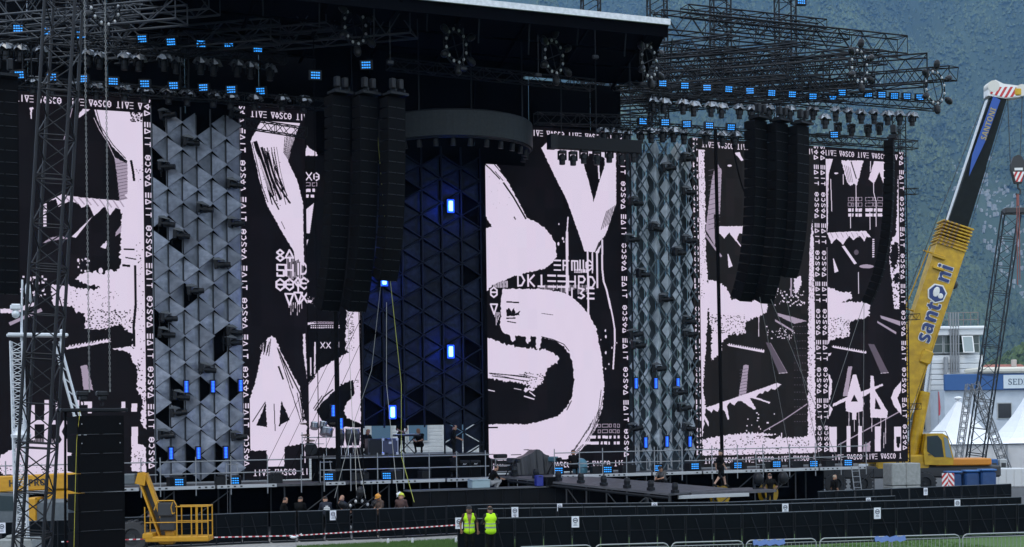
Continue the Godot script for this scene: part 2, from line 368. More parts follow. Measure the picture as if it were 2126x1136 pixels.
var art := {
	"A": [[0,1,1,[251,33,381,32,381,172,382,352,317,355,319,312,334,268,335,167,299,133,275,99,261,64]],
		[0,2,1,[302,158,335,174,335,270,314,272,308,204]],
		[1,3,1.5,[305,176,335,169]],
		[1,3,1.5,[306,184,335,177]],
		[1,3,1.5,[306,193,335,186]],
		[1,3,1.5,[307,202,335,195]],
		[1,3,1.5,[307,210,334,203]],
		[1,3,1.5,[308,219,334,212]],
		[1,3,1.5,[309,227,334,221]],
		[1,3,1.5,[309,236,334,229]],
		[1,3,1.5,[310,244,334,238]],
		[1,3,1.5,[310,253,334,247]],
		[1,3,1.5,[311,262,334,255]],
		[1,3,1.5,[312,270,334,264]],
		[1,0,1.9,[257,34,268,78,299,126,331,160]],
		[1,1,1.5,[262,35,275,77,306,126]],
		[1,1,1.5,[251,58,265,89,285,120,304,162]],
		[1,0,6.1,[345,166,350,195,352,217]],
		[2,0,4,[344,33,373,60,60]],
		[2,0,3,[352,173,377,302,30]],
		[0,0,1,[342,33,350,33,348,47]],
		[0,1,1,[136,282,167,263,204,268,314,273,335,268,356,299,317,308,316,296,304,292,289,313,276,290,248,316,235,287,217,296,207,282,183,282,159,297,153,276]],
		[1,2,3.1,[177,270,190,283]],
		[1,2,3.1,[194,270,207,285]],
		[1,2,3.1,[211,270,224,286]],
		[1,2,3.1,[228,270,241,287]],
		[1,2,3.1,[245,271,259,289]],
		[1,2,3.1,[262,271,276,290]],
		[1,2,3.1,[280,271,293,291]],
		[1,2,3.1,[297,272,311,293]],
		[1,2,3.1,[314,272,328,294]],
		[0,1,1,[212,62,214,49,224,35,246,33]],
		[1,2,2.3,[200,25,186,80,175,119]],
		[0,1,1,[89,43,99,40,101,44,97,47,96,70,93,70,93,47]],
		[0,1,0,[122,289,130,288,130,294,122,294]],
		[0,1,0,[122,296,130,296,130,302,122,302]],
		[0,1,0,[122,304,130,304,130,309,121,310]],
		[0,1,0,[121,312,130,312,129,317,121,318]],
		[0,1,0,[121,320,129,319,129,325,121,325]],
		[0,1,0,[121,327,129,327,129,333,121,333]],
		[0,1,0,[121,335,129,335,129,340,121,341]],
		[0,1,0,[121,343,129,343,129,348,121,349]],
		[0,1,4,[321,311,339,225,384,223,380,736,362,736,351,711,341,697,345,630,309,599,274,612,222,613,222,571,197,569,197,558,176,556,142,552,138,502,181,498,202,509,232,511,262,505,223,495,198,485,211,467,250,461,262,470,284,458,306,460,315,437,313,406,316,374,317,329]],
		[2,0,4,[223,560,343,612,160]],
		[2,0,3,[151,508,309,558,60]],
		[2,0,3,[355,382,373,733,60]],
		[1,0,6.7,[352,445,352,549,346,607,347,657]],
		[1,0,4.3,[324,401,350,401]],
		[1,0,5.8,[321,444,337,445]],
		[1,0,2.9,[328,423,354,427]],
		[0,1,0,[247,314,191,373,202,375]],
		[0,2,0,[318,336,303,357,302,368,317,356]],
		[0,1,1,[280,380,263,398,278,401]],
		[0,1,1,[13,564,50,563,102,543,102,551,54,575,13,575]],
		[1,2,8.6,[37,602,74,584,112,566]],
		[0,2,1,[114,394,140,376,165,371,186,378,152,382]],
		[0,1,0,[210,434,210,436,209,438,208,439,207,439,206,439,205,438,204,436,204,434,204,432,205,430,206,429,207,429,208,429,209,430,210,432]],
		[0,1,0,[269,460,269,463,267,465,265,467,263,468,261,467,259,466,258,463,258,460,258,457,259,454,261,453,263,452,266,452,267,454,269,457]],
		[2,1,7,[59,475,121,535,30]],
		[2,1,6,[199,427,232,462,12]],
		[0,1,1,[172,663,282,641,288,646,176,668]],
		[0,1,0,[179,661,184,654,185,660]],
		[0,1,0,[186,660,191,653,193,658]],
		[0,1,0,[194,659,199,651,201,657]],
		[0,1,0,[202,657,207,650,209,655]],
		[0,1,0,[209,656,215,649,216,654]],
		[0,1,0,[217,654,222,647,224,652]],
		[0,1,0,[225,653,230,646,232,651]],
		[0,1,0,[233,651,238,644,239,650]],
		[0,1,0,[240,650,246,643,247,648]],
		[0,1,0,[248,648,253,641,255,647]],
		[0,1,0,[256,647,261,640,263,645]],
		[0,1,0,[264,646,269,638,271,644]],
		[0,1,0,[271,644,277,637,278,642]],
		[0,1,0,[279,643,285,635,286,641]],
		[0,1,2,[290,665,343,657,347,675,341,697,336,675,308,668]],
		[0,2,1,[209,710,225,708,241,774,216,773]],
		[0,1,4,[8,941,33,928,78,912,132,910,187,905,185,993,143,997,8,988]],
		[2,0,3,[8,962,181,993,80]],
		[0,1,0,[83,812,94,812,93,903,82,903]],
		[0,1,0,[118,799,129,799,128,913,116,912]],
		[0,1,0,[146,804,154,804,154,830,146,830]],
		[0,1,0,[93,851,145,852,145,863,93,862]],
		[0,1,0,[196,800,205,800,204,831,196,830]],
		[0,1,0,[209,804,237,804,236,813,209,813]],
		[0,1,0,[226,804,237,804,236,835,226,835]],
		[0,1,0,[312,805,322,805,322,832,311,832]],
		[0,1,0,[338,810,353,810,352,832,337,832]],
		[0,1,0,[337,872,354,872,353,921,336,921]],
		[3,1,57,[151,909],"C"],
		[0,1,2,[336,921,358,917,374,928,374,993,335,989]],
		[0,1,3,[356,685,377,685,376,881,361,863,366,801,353,774]],
		[2,0,4,[354,685,372,864,50]],
		[2,0,3,[340,934,366,984,30]],
		[1,1,1,[91,899,90,912]],
		[1,1,1,[94,899,94,915]],
		[1,1,1,[98,899,98,918]],
		[1,1,1,[102,899,102,921]],
		[1,1,1,[106,899,105,924]],
		[1,1,1,[109,899,109,914]],
		[1,1,1,[113,899,113,918]],
		[1,1,1,[117,899,116,921]],
		[1,1,1,[120,899,120,924]],
		[1,1,1,[124,899,124,914]],
		[1,1,1,[128,900,128,917]],
		[1,1,1,[132,900,131,920]],
		[1,1,1,[135,900,135,923]],
		[1,1,1,[139,900,139,913]],
		[1,1,1,[143,900,143,916]],
		[1,1,1,[147,900,146,920]]],
	"B": [[0,1,1,[67,34,174,35,156,83,139,143,164,196,179,255,180,433,171,428,166,413,154,419,152,394,117,336,79,269,60,206,36,95,42,80]],
		[1,0,11.1,[49,97,75,176,94,239]],
		[1,0,7.1,[66,111,94,200,116,248]],
		[1,0,4.5,[80,122,104,204,143,259]],
		[1,0,2,[40,98,67,221,81,259]],
		[1,0,3.5,[86,230,111,278]],
		[1,0,3,[100,160,129,228]],
		[1,0,1.5,[118,312,127,331]],
		[2,0,3,[56,109,123,267,40]],
		[1,0,1,[45,102,65,172,87,225]],
		[1,0,2,[51,116,68,180,90,245]],
		[1,0,3,[57,130,72,188,93,265]],
		[1,0,1.5,[58,115,75,172,97,240]],
		[1,0,2.5,[64,128,79,180,100,260]],
		[1,0,1,[66,113,82,188,104,236]],
		[1,0,2,[72,127,86,172,107,256]],
		[1,0,3,[73,112,89,180,111,232]],
		[1,0,1.5,[79,126,92,188,114,252]],
		[1,0,2.5,[81,110,96,172,118,228]],
		[1,0,1,[86,124,100,180,121,248]],
		[1,0,2,[93,109,103,188,125,223]],
		[1,0,3,[94,123,107,172,128,243]],
		[1,0,1.5,[100,107,110,180,131,263]],
		[1,0,2.5,[101,121,113,188,135,239]],
		[1,0,1,[107,106,117,172,138,259]],
		[1,1,1.5,[44,114,69,206]],
		[1,1,1.5,[47,120,74,213]],
		[1,1,1.5,[51,126,79,219]],
		[1,1,1.5,[54,131,84,226]],
		[1,1,1.5,[58,137,89,232]],
		[1,1,1.5,[61,143,94,239]],
		[1,0,1.5,[159,63,139,138]],
		[1,0,1.5,[154,66,137,136]],
		[1,0,1.5,[149,68,135,133]],
		[1,0,1.5,[145,70,133,130]],
		[1,0,1.5,[140,72,131,127]],
		[1,0,1.5,[136,75,129,124]],
		[1,0,1.5,[131,77,127,121]],
		[3,1,32.3,[102,420],"8"],
		[3,1,32.3,[102,461],"5"],
		[3,1,32.3,[101,501],"O"],
		[3,1,32.3,[128,420],"A"],
		[3,1,32.3,[127,460],"H"],
		[3,1,32.3,[127,500],"O"],
		[3,1,32.3,[126,541],"V"],
		[3,1,32.3,[152,456],"I"],
		[3,1,32.3,[151,496],"Q"],
		[3,1,32.3,[151,537],"V"],
		[3,1,32.3,[168,455],"D"],
		[3,1,32.3,[168,496],"O"],
		[3,1,32.3,[167,536],"X"],
		[1,1,1.5,[132,405,132,464]],
		[1,1,1.5,[138,404,137,479]],
		[1,1,1.5,[143,404,143,474]],
		[1,1,1.5,[149,404,148,470]],
		[1,1,1.5,[155,404,154,465]],
		[1,1,1.5,[160,404,159,480]],
		[1,1,1.5,[166,404,165,476]],
		[1,1,1.5,[171,403,170,471]],
		[1,1,1.5,[177,403,176,467]],
		[1,1,1.5,[136,534,136,549]],
		[1,1,1.5,[142,534,141,569]],
		[1,1,1.5,[148,534,147,560]],
		[1,1,1.5,[154,534,154,550]],
		[1,1,1.5,[160,534,159,570]],
		[1,1,1.5,[166,534,165,561]],
		[1,1,1.5,[172,534,172,551]],
		[0,1,2,[86,626,96,633,123,692,162,766,176,860,181,865,181,924,119,933,117,989,69,988,70,942,23,943,21,809,43,746,56,677,54,658,69,638,76,633]],
		[0,0,1,[67,809,71,878,41,873,59,834]],
		[0,0,1,[111,805,134,859,113,869,104,878]],
		[1,0,3.5,[103,662,144,746,164,786,173,860]],
		[1,0,2.5,[110,677,144,771]],
		[1,0,4.5,[105,712,117,746]],
		[1,0,2,[91,815,93,888]],
		[1,0,2,[67,809,31,863]],
		[1,0,5,[69,633,66,668]],
		[1,0,3,[60,643,57,672]],
		[1,0,2,[156,785,171,865]],
		[0,1,1,[174,622,181,620,184,746,175,677]],
		[1,1,3,[175,924,175,978]],
		[1,0,1,[101,658,110,687]],
		[1,0,1.5,[105,671,115,701]],
		[1,0,2,[109,685,119,714]],
		[1,0,1,[114,699,123,728]],
		[1,0,1.5,[118,713,128,742]],
		[1,0,2,[122,726,132,756]],
		[1,0,1,[127,740,136,770]],
		[1,0,1.5,[131,754,140,783]],
		[1,0,2,[135,768,145,797]],
		[1,0,1,[139,781,149,811]],
		[1,0,1.5,[144,795,153,825]],
		[1,0,2,[148,809,158,839]],
		[1,0,1,[152,823,162,853]],
		[1,0,1.5,[157,837,166,867]],
		[1,0,2,[56,636,54,668]],
		[1,0,2,[60,647,57,676]],
		[1,0,2,[64,639,60,670]],
		[1,0,2,[68,650,64,678]],
		[1,0,2,[72,642,67,671]],
		[1,0,2,[76,653,71,680]],
		[1,0,2,[80,644,74,673]],
		[1,0,2,[84,636,78,682]]],
	"I": [[0,1,0,[-13,161,-10,161,-8,393,-12,393]],
		[0,1,1,[-11,126,-8,115,1,111,4,96,12,105,32,115,34,124]],
		[3,1,22.2,[1,193],"XO"],
		[0,1,0,[-7,218,13,217,13,226,-7,227]],
		[0,1,0,[18,216,28,216,28,225,18,225]],
		[0,1,0,[-8,234,8,233,7,242,-8,242]],
		[0,1,0,[13,233,23,233,23,241,13,241]],
		[1,2,2,[-9,201,12,200,12,209,-9,210,-9,201]],
		[1,2,2,[18,200,31,199,31,208,18,209,18,200]],
		[0,1,0,[22,256,-6,279,-7,341,9,341]],
		[0,1,0,[5,358,-6,396,-10,398,-9,360]],
		[0,1,0,[-7,455,6,475,-8,488]],
		[0,1,2,[-6,766,34,716,70,696,118,670,106,666,115,496,119,484,129,497,151,496,149,873,135,867,109,856,100,836,110,811,132,791,129,749,95,761,64,786,21,833,38,865,63,881,148,882,147,940,-7,937]],
		[2,0,3,[109,496,132,666,150]],
		[2,0,3,[85,746,146,787,30]],
		[1,0,3.5,[17,833,43,796,69,776]],
		[1,0,2,[13,828,38,793]],
		[1,0,2.5,[-5,766,19,739]],
		[3,1,17.1,[36,660],"XX"],
		[0,1,0,[85,642,89,642,89,658,85,658]],
		[1,1,3.5,[7,687,7,736]],
		[1,1,4.5,[20,644,18,731]],
		[0,1,0,[8,597,12,596,12,599,8,599]],
		[0,1,0,[8,601,12,601,12,605,8,605]],
		[0,1,0,[14,596,18,596,18,599,14,599]],
		[0,1,0,[14,601,18,601,18,605,14,605]],
		[0,1,0,[20,596,24,596,24,599,20,599]],
		[0,1,0,[20,601,24,601,24,605,20,605]],
		[0,1,0,[26,596,30,596,30,599,26,599]],
		[0,1,0,[26,601,30,601,30,605,26,605]],
		[0,1,0,[32,596,36,596,36,599,32,599]],
		[0,1,0,[32,601,36,601,36,605,32,605]],
		[0,1,0,[38,596,42,596,42,599,38,599]],
		[0,1,0,[38,601,42,601,42,605,38,605]],
		[0,1,0,[44,596,48,596,48,599,44,599]],
		[0,1,0,[44,601,48,601,48,604,44,605]],
		[0,1,0,[50,596,55,596,55,599,50,599]],
		[0,1,0,[50,601,55,601,54,604,50,604]],
		[0,1,0,[57,596,61,596,61,599,57,599]],
		[0,1,0,[57,601,61,601,61,604,57,604]],
		[0,1,0,[63,596,67,596,67,599,63,599]],
		[0,1,0,[63,601,67,601,67,604,63,604]],
		[0,1,0,[69,596,73,596,73,599,69,599]],
		[0,1,0,[69,601,73,601,73,604,69,604]],
		[0,1,0,[75,596,79,596,79,599,75,599]],
		[0,1,0,[75,601,79,601,79,604,75,604]],
		[0,1,0,[81,596,85,596,85,599,81,599]],
		[0,1,0,[81,601,85,601,85,604,81,604]],
		[0,1,0,[87,596,91,595,91,598,87,599]],
		[0,1,0,[87,601,91,600,91,604,87,604]],
		[1,2,2,[8,588,14,588,14,592,8,593,8,588]],
		[1,2,2,[17,587,23,587,23,592,17,592,17,587]],
		[1,2,2,[26,587,32,587,32,592,26,592,26,587]],
		[1,2,2,[35,587,41,587,41,592,35,592,35,587]],
		[1,2,2,[44,587,51,587,51,592,44,592,44,587]],
		[1,2,2,[54,587,60,587,60,592,54,592,54,587]],
		[1,2,2,[63,587,69,587,69,592,63,592,63,587]],
		[1,2,2,[72,587,78,587,78,592,72,592,72,587]],
		[1,2,2,[81,587,87,587,87,592,81,592,81,587]],
		[0,1,1,[-9,588,31,591,-7,597]],
		[0,1,2,[-5,524,14,528,9,536,-1,529]],
		[2,1,3,[-6,509,57,542,40]],
		[0,2,0,[58,505,62,505,62,508,58,508]],
		[0,2,0,[64,505,68,505,68,508,64,508]],
		[0,2,0,[70,505,73,505,73,508,70,508]],
		[0,2,0,[75,504,79,504,79,507,75,507]],
		[0,2,0,[81,504,84,504,84,507,81,507]],
		[0,2,0,[87,504,90,504,90,507,86,507]],
		[0,2,0,[58,513,62,513,62,516,58,516]],
		[0,2,0,[64,513,67,513,67,516,64,516]],
		[0,2,0,[69,513,73,513,73,516,69,516]],
		[0,2,0,[75,513,79,513,79,516,75,516]],
		[0,2,0,[81,513,84,513,84,516,81,516]],
		[0,2,0,[86,513,90,513,90,516,86,516]],
		[0,2,0,[58,526,62,526,62,529,58,529]],
		[0,2,0,[64,526,67,526,67,529,64,529]],
		[0,2,0,[69,526,73,525,73,528,69,529]],
		[0,2,0,[75,525,79,525,79,528,75,528]],
		[0,2,0,[81,525,84,525,84,528,81,528]],
		[0,2,0,[86,525,90,525,90,528,86,528]],
		[0,2,0,[58,532,62,532,62,535,58,535]],
		[0,2,0,[64,532,67,532,67,535,64,535]],
		[0,2,0,[69,532,73,532,73,535,69,535]],
		[0,2,0,[75,532,78,532,78,535,75,535]],
		[0,2,0,[81,532,84,532,84,535,80,535]],
		[0,2,0,[86,532,90,532,90,535,86,535]],
		[0,2,0,[58,546,61,546,61,549,58,549]],
		[0,2,0,[63,546,67,545,67,548,63,549]],
		[0,2,0,[69,545,73,545,73,548,69,548]],
		[0,2,0,[75,545,78,545,78,548,75,548]],
		[0,2,0,[80,545,84,545,84,548,80,548]],
		[0,2,0,[86,545,90,545,90,548,86,548]],
		[0,2,0,[58,552,61,552,61,555,58,555]],
		[0,2,0,[63,552,67,552,67,555,63,555]],
		[0,2,0,[69,552,73,552,73,555,69,555]],
		[0,2,0,[75,552,78,552,78,555,75,555]],
		[0,2,0,[80,552,84,552,84,555,80,555]],
		[0,2,0,[86,552,89,552,89,555,86,555]]],
	"C": [[0,1,2,[10,84,44,100,91,165,153,272,184,284,206,297,226,317,243,343,245,366,247,384,230,403,205,421,155,432,106,446,68,461,39,473,14,498,8,516,8,311,40,303,18,264,5,253]],
		[1,0,3.5,[10,111,39,134,67,161]],
		[1,0,4.8,[79,172,110,213,148,274]],
		[1,0,2.6,[34,101,105,177,168,276]],
		[1,0,2.2,[46,100,117,181,176,275]],
		[1,0,1.7,[53,140,77,165]],
		[1,0,3.5,[111,271,115,277]],
		[2,0,2,[15,124,138,261,14]],
		[0,1,1,[201,62,225,40,447,36,447,91,446,216,412,305,399,329,386,366,380,375,373,366,355,365,338,365,323,322,282,214,238,135]],
		[0,0,1,[339,104,359,69,408,80,409,103,393,145,370,215,358,165]],
		[1,1,5.2,[388,106,390,143]],
		[1,0,1.7,[394,297,413,241]],
		[1,0,1.7,[400,293,418,238]],
		[1,0,1.7,[407,289,422,235]],
		[1,0,1.7,[413,285,427,232]],
		[1,0,1.7,[419,281,432,229]],
		[1,0,1.7,[425,277,436,226]],
		[1,0,1.7,[431,273,441,223]],
		[1,0,2.2,[373,366,386,336]],
		[1,0,2.2,[378,361,391,331]],
		[1,0,2.2,[382,355,395,327]],
		[1,0,2.2,[387,349,400,322]],
		[1,0,2.2,[392,344,405,317]],
		[1,1,6.9,[348,363,348,535,347,555]],
		[1,1,4.8,[364,362,363,429]],
		[1,1,5.6,[379,371,379,472]],
		[1,1,6,[397,329,396,416,400,453,410,480,422,534]],
		[1,1,4.3,[285,264,281,310]],
		[1,1,8.6,[281,310,280,397,279,501]],
		[0,1,0,[257,286,256,287,256,288,255,289,254,289,254,289,253,288,253,287,253,286,253,285,253,284,254,283,255,283,255,283,256,284,256,285]],
		[0,1,0,[270,329,270,330,269,332,268,333,267,334,266,333,265,332,264,331,264,329,264,327,265,325,266,324,267,324,268,324,269,325,270,327]],
		[0,1,0,[256,345,255,347,255,349,253,350,252,351,251,350,250,349,249,347,249,345,249,343,250,341,251,340,252,339,254,340,255,341,255,343]],
		[0,1,0,[272,338,272,339,272,340,271,341,270,341,269,341,269,340,268,339,268,338,268,336,269,335,269,335,270,334,271,335,272,335,272,336]],
		[3,1,30.2,[237,423],"EFM|"],
		[3,1,31.1,[312,421],"IO"],
		[3,1,34.6,[118,473],"DKLEEHPD"],
		[3,1,32.4,[283,506],"I3E"],
		[1,1,1.7,[194,469,194,478]],
		[1,1,1,[198,469,198,495]],
		[1,1,1,[203,469,203,493]],
		[1,1,1.7,[207,469,207,492]],
		[1,1,1,[212,469,211,490]],
		[1,1,1,[216,469,216,489]],
		[1,1,1.7,[221,469,220,488]],
		[1,1,1,[225,468,225,486]],
		[1,1,1,[230,468,229,485]],
		[1,1,1.7,[234,468,234,483]],
		[1,1,1,[239,468,238,482]],
		[1,1,1,[243,468,243,480]],
		[1,1,1.7,[247,468,247,479]],
		[1,1,1,[252,468,252,477]],
		[1,1,1,[256,468,256,494]],
		[1,1,1.7,[261,468,261,493]],
		[1,1,1,[265,468,265,491]],
		[1,1,1,[270,467,270,490]],
		[1,1,1.7,[274,467,274,488]],
		[1,1,1,[279,467,279,487]],
		[1,1,1,[283,467,283,485]],
		[1,1,1.7,[288,467,288,484]],
		[1,1,1,[292,467,292,482]],
		[1,1,1,[297,467,297,481]],
		[1,1,1.7,[301,467,301,479]],
		[1,1,1,[306,467,306,478]],
		[1,1,1,[310,466,310,477]],
		[1,1,1.7,[315,466,315,493]],
		[1,1,1,[319,466,319,492]],
		[1,1,1,[324,466,324,490]],
		[1,1,1.7,[329,466,328,489]],
		[1,1,1,[333,466,333,487]],
		[1,1,1,[338,466,337,486]],
		[1,1,1.7,[342,466,342,485]],
		[1,1,1.3,[304,419,304,430]],
		[1,1,1.3,[307,419,306,430]],
		[1,1,1.3,[309,419,309,430]],
		[1,1,1.3,[312,418,311,430]],
		[1,1,1.3,[314,418,314,430]],
		[1,1,1.3,[317,418,316,430]],
		[1,1,1.3,[319,418,319,430]],
		[1,1,1.3,[322,418,321,430]],
		[1,1,1.3,[324,418,324,430]],
		[1,1,1.3,[327,418,327,430]],
		[1,1,1.3,[329,418,329,429]],
		[1,1,1.3,[332,418,332,429]],
		[1,1,1.3,[334,418,334,429]],
		[1,1,1.3,[337,418,337,429]],
		[1,1,1.3,[339,418,339,429]],
		[1,1,1.3,[342,418,342,429]],
		[1,1,1.3,[344,418,344,429]],
		[1,1,1.3,[347,418,347,429]],
		[1,1,1.7,[44,461,43,479]],
		[1,1,1.7,[47,461,47,479]],
		[1,1,1.7,[50,461,50,479]],
		[1,1,1.7,[54,461,53,479]],
		[1,1,1.7,[57,461,57,479]],
		[1,1,1.7,[60,461,60,479]],
		[1,1,1.7,[64,461,64,479]],
		[1,1,1.7,[67,461,67,479]],
		[1,1,1.7,[71,461,70,479]],
		[1,1,1.7,[74,461,74,479]],
		[1,1,1.7,[77,461,77,478]],
		[1,1,1.7,[81,460,80,478]],
		[1,1,1.7,[84,460,84,478]],
		[1,1,1.7,[87,460,87,478]],
		[3,1,30.2,[33,508],"O"],
		[3,1,30.2,[33,557],"V"],
		[1,1,1.7,[46,552,46,565]],
		[1,1,1.7,[50,552,50,589]],
		[1,1,1.7,[54,552,53,581]],
		[1,1,1.7,[58,552,57,574]],
		[1,1,1.7,[62,552,61,566]],
		[0,1,2,[72,483,184,480,263,489,303,507,350,552,372,593,391,680,398,763,392,827,373,887,347,932,316,964,281,986,256,990,51,986,15,975,14,879,100,879,144,881,193,871,243,858,273,831,291,799,298,753,295,708,285,676,268,653,241,635,197,624,192,631,189,658,176,658,175,624,160,620,157,636,150,644,143,636,142,622,111,620,109,632,101,639,95,632,92,618,73,614,61,592,66,556,64,529]],
		[0,1,4,[12,626,36,630,75,645,133,654,196,660,236,672,250,685,243,699,220,708,210,721,200,740,195,758,170,780,145,784,131,780,156,767,107,757,59,751,11,742]],
		[1,0,2.6,[26,730,83,735,156,744]],
		[1,0,2.2,[35,738,151,754]],
		[1,0,1.7,[93,735,146,740]],
		[1,0,3.5,[14,889,50,889]],
		[1,0,2.2,[194,622,231,630,266,644,283,664]],
		[1,0,1.7,[387,781,373,873,337,941,296,986]],
		[1,0,1.7,[379,836,358,900,322,950,286,981]],
		[1,0,1.3,[371,873,337,932,296,968]],
		[1,0,1.7,[392,800,378,868,350,925]],
		[1,0,2.6,[288,813,273,840]],
		[1,0,1.7,[17,967,70,968]],
		[1,0,2.6,[92,970,123,970]],
		[1,0,1.3,[195,553,232,557]],
		[1,0,2.2,[133,956,158,957]],
		[1,1,3,[13,777,42,783]],
		[1,1,3.9,[136,798,167,807]],
		[1,1,3.5,[153,785,170,798]],
		[1,1,2.2,[104,775,126,779]],
		[1,0,3.9,[84,521,122,522]],
		[0,0,2,[83,545,93,538,98,553,108,538,110,555,127,546,124,560,85,563]],
		[1,0,3.5,[83,569,110,568]],
		[1,0,2.6,[85,578,112,582]],
		[0,1,0,[347,918,368,918,367,927,347,927]],
		[1,2,1.7,[348,883,368,883,368,893,348,892,348,883]],
		[0,1,0,[374,918,383,918,383,927,374,927]],
		[1,2,1.7,[375,884,383,884,383,893,375,893,375,884]],
		[0,1,0,[389,918,408,919,408,928,389,927]],
		[1,2,1.7,[389,884,409,884,409,893,389,893,389,884]],
		[0,1,0,[412,919,420,919,419,928,412,928]],
		[1,2,1.7,[413,884,420,884,420,893,413,893,413,884]],
		[0,1,0,[427,919,434,919,434,928,427,928]],
		[1,2,1.7,[428,884,434,884,434,894,428,893,428,884]],
		[0,1,0,[440,919,447,919,447,928,440,928]],
		[1,2,1.7,[441,884,447,885,447,894,440,894,441,884]],
		[0,1,0,[322,935,377,936,377,945,322,944]],
		[0,1,0,[384,936,390,936,390,945,383,945]],
		[0,1,0,[394,936,405,936,405,946,394,945]],
		[0,1,0,[409,937,414,937,414,946,409,946]],
		[0,1,0,[427,937,434,937,434,946,427,946]],
		[0,1,0,[437,937,447,937,447,946,437,946]],
		[1,2,1.7,[375,901,383,901,383,910,375,910,375,901]],
		[1,2,1.7,[389,901,407,901,407,910,389,910,389,901]],
		[1,2,1.7,[413,901,420,901,420,910,413,910,413,901]],
		[1,2,1.7,[424,901,435,901,435,911,424,910,424,901]],
		[1,2,1.7,[440,902,446,902,446,911,440,911,440,902]],
		[1,1,5.2,[417,505,429,560,435,597,435,634,428,717]],
		[0,1,0,[406,602,406,603,405,605,405,606,404,606,403,606,402,605,401,603,401,602,401,600,402,599,403,598,404,597,405,598,406,599,406,600]],
		[0,1,0,[408,620,408,622,407,624,406,625,405,625,404,625,403,624,402,622,402,620,402,618,403,616,404,615,405,615,406,615,407,616,408,618]],
		[0,1,0,[407,668,407,670,406,672,405,673,404,674,403,673,402,672,401,670,401,668,401,666,402,665,403,664,404,663,405,664,406,665,407,666]],
		[0,1,0,[416,703,416,704,415,705,415,706,414,706,413,706,412,705,412,704,412,703,412,702,413,700,413,700,414,699,415,700,415,700,416,702]],
		[0,1,0,[405,717,404,718,404,719,403,720,402,720,402,720,401,719,401,718,400,717,401,715,401,714,402,714,403,713,403,714,404,714,404,715]],
		[0,1,0,[390,629,389,630,389,631,389,632,388,632,387,632,387,631,387,630,386,629,387,628,387,628,387,627,388,627,389,627,389,628,389,628]],
		[0,1,0,[427,653,427,654,426,656,426,656,425,657,424,656,423,656,423,654,423,653,423,652,424,651,424,650,425,650,426,650,426,651,427,652]],
		[0,1,0,[443,638,443,639,443,640,442,641,442,641,441,641,440,640,440,639,440,638,440,637,440,636,441,636,442,636,442,636,443,636,443,637]],
		[1,0,1,[276,981,301,956]],
		[1,0,1.3,[285,971,309,946]],
		[1,0,1.7,[292,961,316,935]],
		[1,0,1,[299,951,323,924]],
		[1,0,1.3,[311,942,330,913]],
		[1,0,1.7,[316,932,337,902]],
		[1,0,1,[326,922,345,891]],
		[1,0,1.3,[335,912,352,880]],
		[1,0,1.7,[343,902,359,870]],
		[1,0,1,[357,892,366,859]],
		[1,0,1.3,[364,882,374,848]],
		[1,0,1.7,[375,872,381,837]],
		[1,0,1.3,[30,732,59,737]],
		[1,0,1.3,[45,735,74,740]],
		[1,0,1.3,[60,738,89,743]],
		[1,0,1.3,[75,742,104,746]],
		[1,0,1.3,[90,745,119,749]],
		[1,0,1.3,[105,748,134,753]],
		[1,0,1.3,[120,733,149,738]],
		[1,0,1.3,[135,736,164,741]],
		[1,0,1.3,[150,739,179,744]],
		[2,0,4,[132,726,195,780,40]]],
	"D": [[0,1,3,[14,33,44,31,46,179,45,321,50,416,53,530,20,531]],
		[2,0,3,[22,38,43,511,130]],
		[0,2,1,[87,72,106,95,98,234,76,235,79,335,46,283,70,130]],
		[1,3,1.7,[57,283,98,272]],
		[1,3,1.7,[57,268,98,257]],
		[1,3,1.7,[57,253,98,241]],
		[1,3,1.7,[57,237,98,226]],
		[1,3,1.7,[57,222,98,211]],
		[1,3,1.7,[58,207,99,196]],
		[1,3,1.7,[58,192,99,180]],
		[1,3,1.7,[58,177,99,165]],
		[1,3,1.7,[58,161,99,150]],
		[1,3,1.7,[59,146,100,135]],
		[1,3,1.7,[59,131,100,119]],
		[1,3,1.7,[59,116,100,104]],
		[1,3,1.7,[59,100,100,89]],
		[0,1,1,[89,272,186,268,185,293,166,291,155,318,130,290,113,310,95,294]],
		[0,1,0,[141,301,149,301,176,334,171,334]],
		[1,2,6.9,[47,302,77,339,100,365]],
		[0,1,0,[123,357,126,357,141,395,126,401]],
		[0,1,1,[153,40,170,35,185,60,178,64]],
		[0,1,0,[143,80,143,81,141,82,138,83,135,84,132,84,129,83,127,82,127,81,127,79,129,78,132,77,135,77,138,77,141,78,143,79]],
		[0,1,4,[52,440,81,442,119,462,135,500,269,502,266,527,53,530]],
		[0,1,2,[437,235,442,308,441,524,419,524,425,338]],
		[2,0,3,[423,309,437,519,70]],
		[0,1,3,[366,423,392,420,393,446,371,481,366,457]],
		[2,1,6,[292,458,405,515,60]],
		[0,2,0,[352,423,358,423,357,486,351,486]],
		[0,1,4,[53,505,264,501,260,543,209,558,184,568,183,608,128,609,95,636,97,664,61,693,63,593,55,569]],
		[2,0,4,[58,546,183,606,150]],
		[0,1,3,[21,499,53,498,48,560,30,783,39,830,26,925,20,925]],
		[2,0,4,[32,679,48,830,110]],
		[0,1,4,[420,491,443,491,439,932,445,987,24,987,25,935,85,926,195,918,302,925,313,937,410,934,414,687]],
		[2,0,4,[28,925,415,985,220]],
		[2,0,3,[417,491,429,932,120]],
		[0,0,2,[240,931,308,925,285,941,262,936]],
		[0,1,0,[310,920,314,920,313,947,310,947]],
		[0,1,0,[117,640,252,659,251,666,121,645]],
		[0,1,0,[121,640,126,636,129,642]],
		[0,1,0,[129,641,134,637,137,643]],
		[0,1,0,[138,642,142,639,145,644]],
		[0,1,0,[146,644,150,640,154,646]],
		[0,1,0,[154,645,159,641,162,647]],
		[0,1,0,[162,646,167,642,170,648]],
		[0,1,0,[171,647,175,643,178,649]],
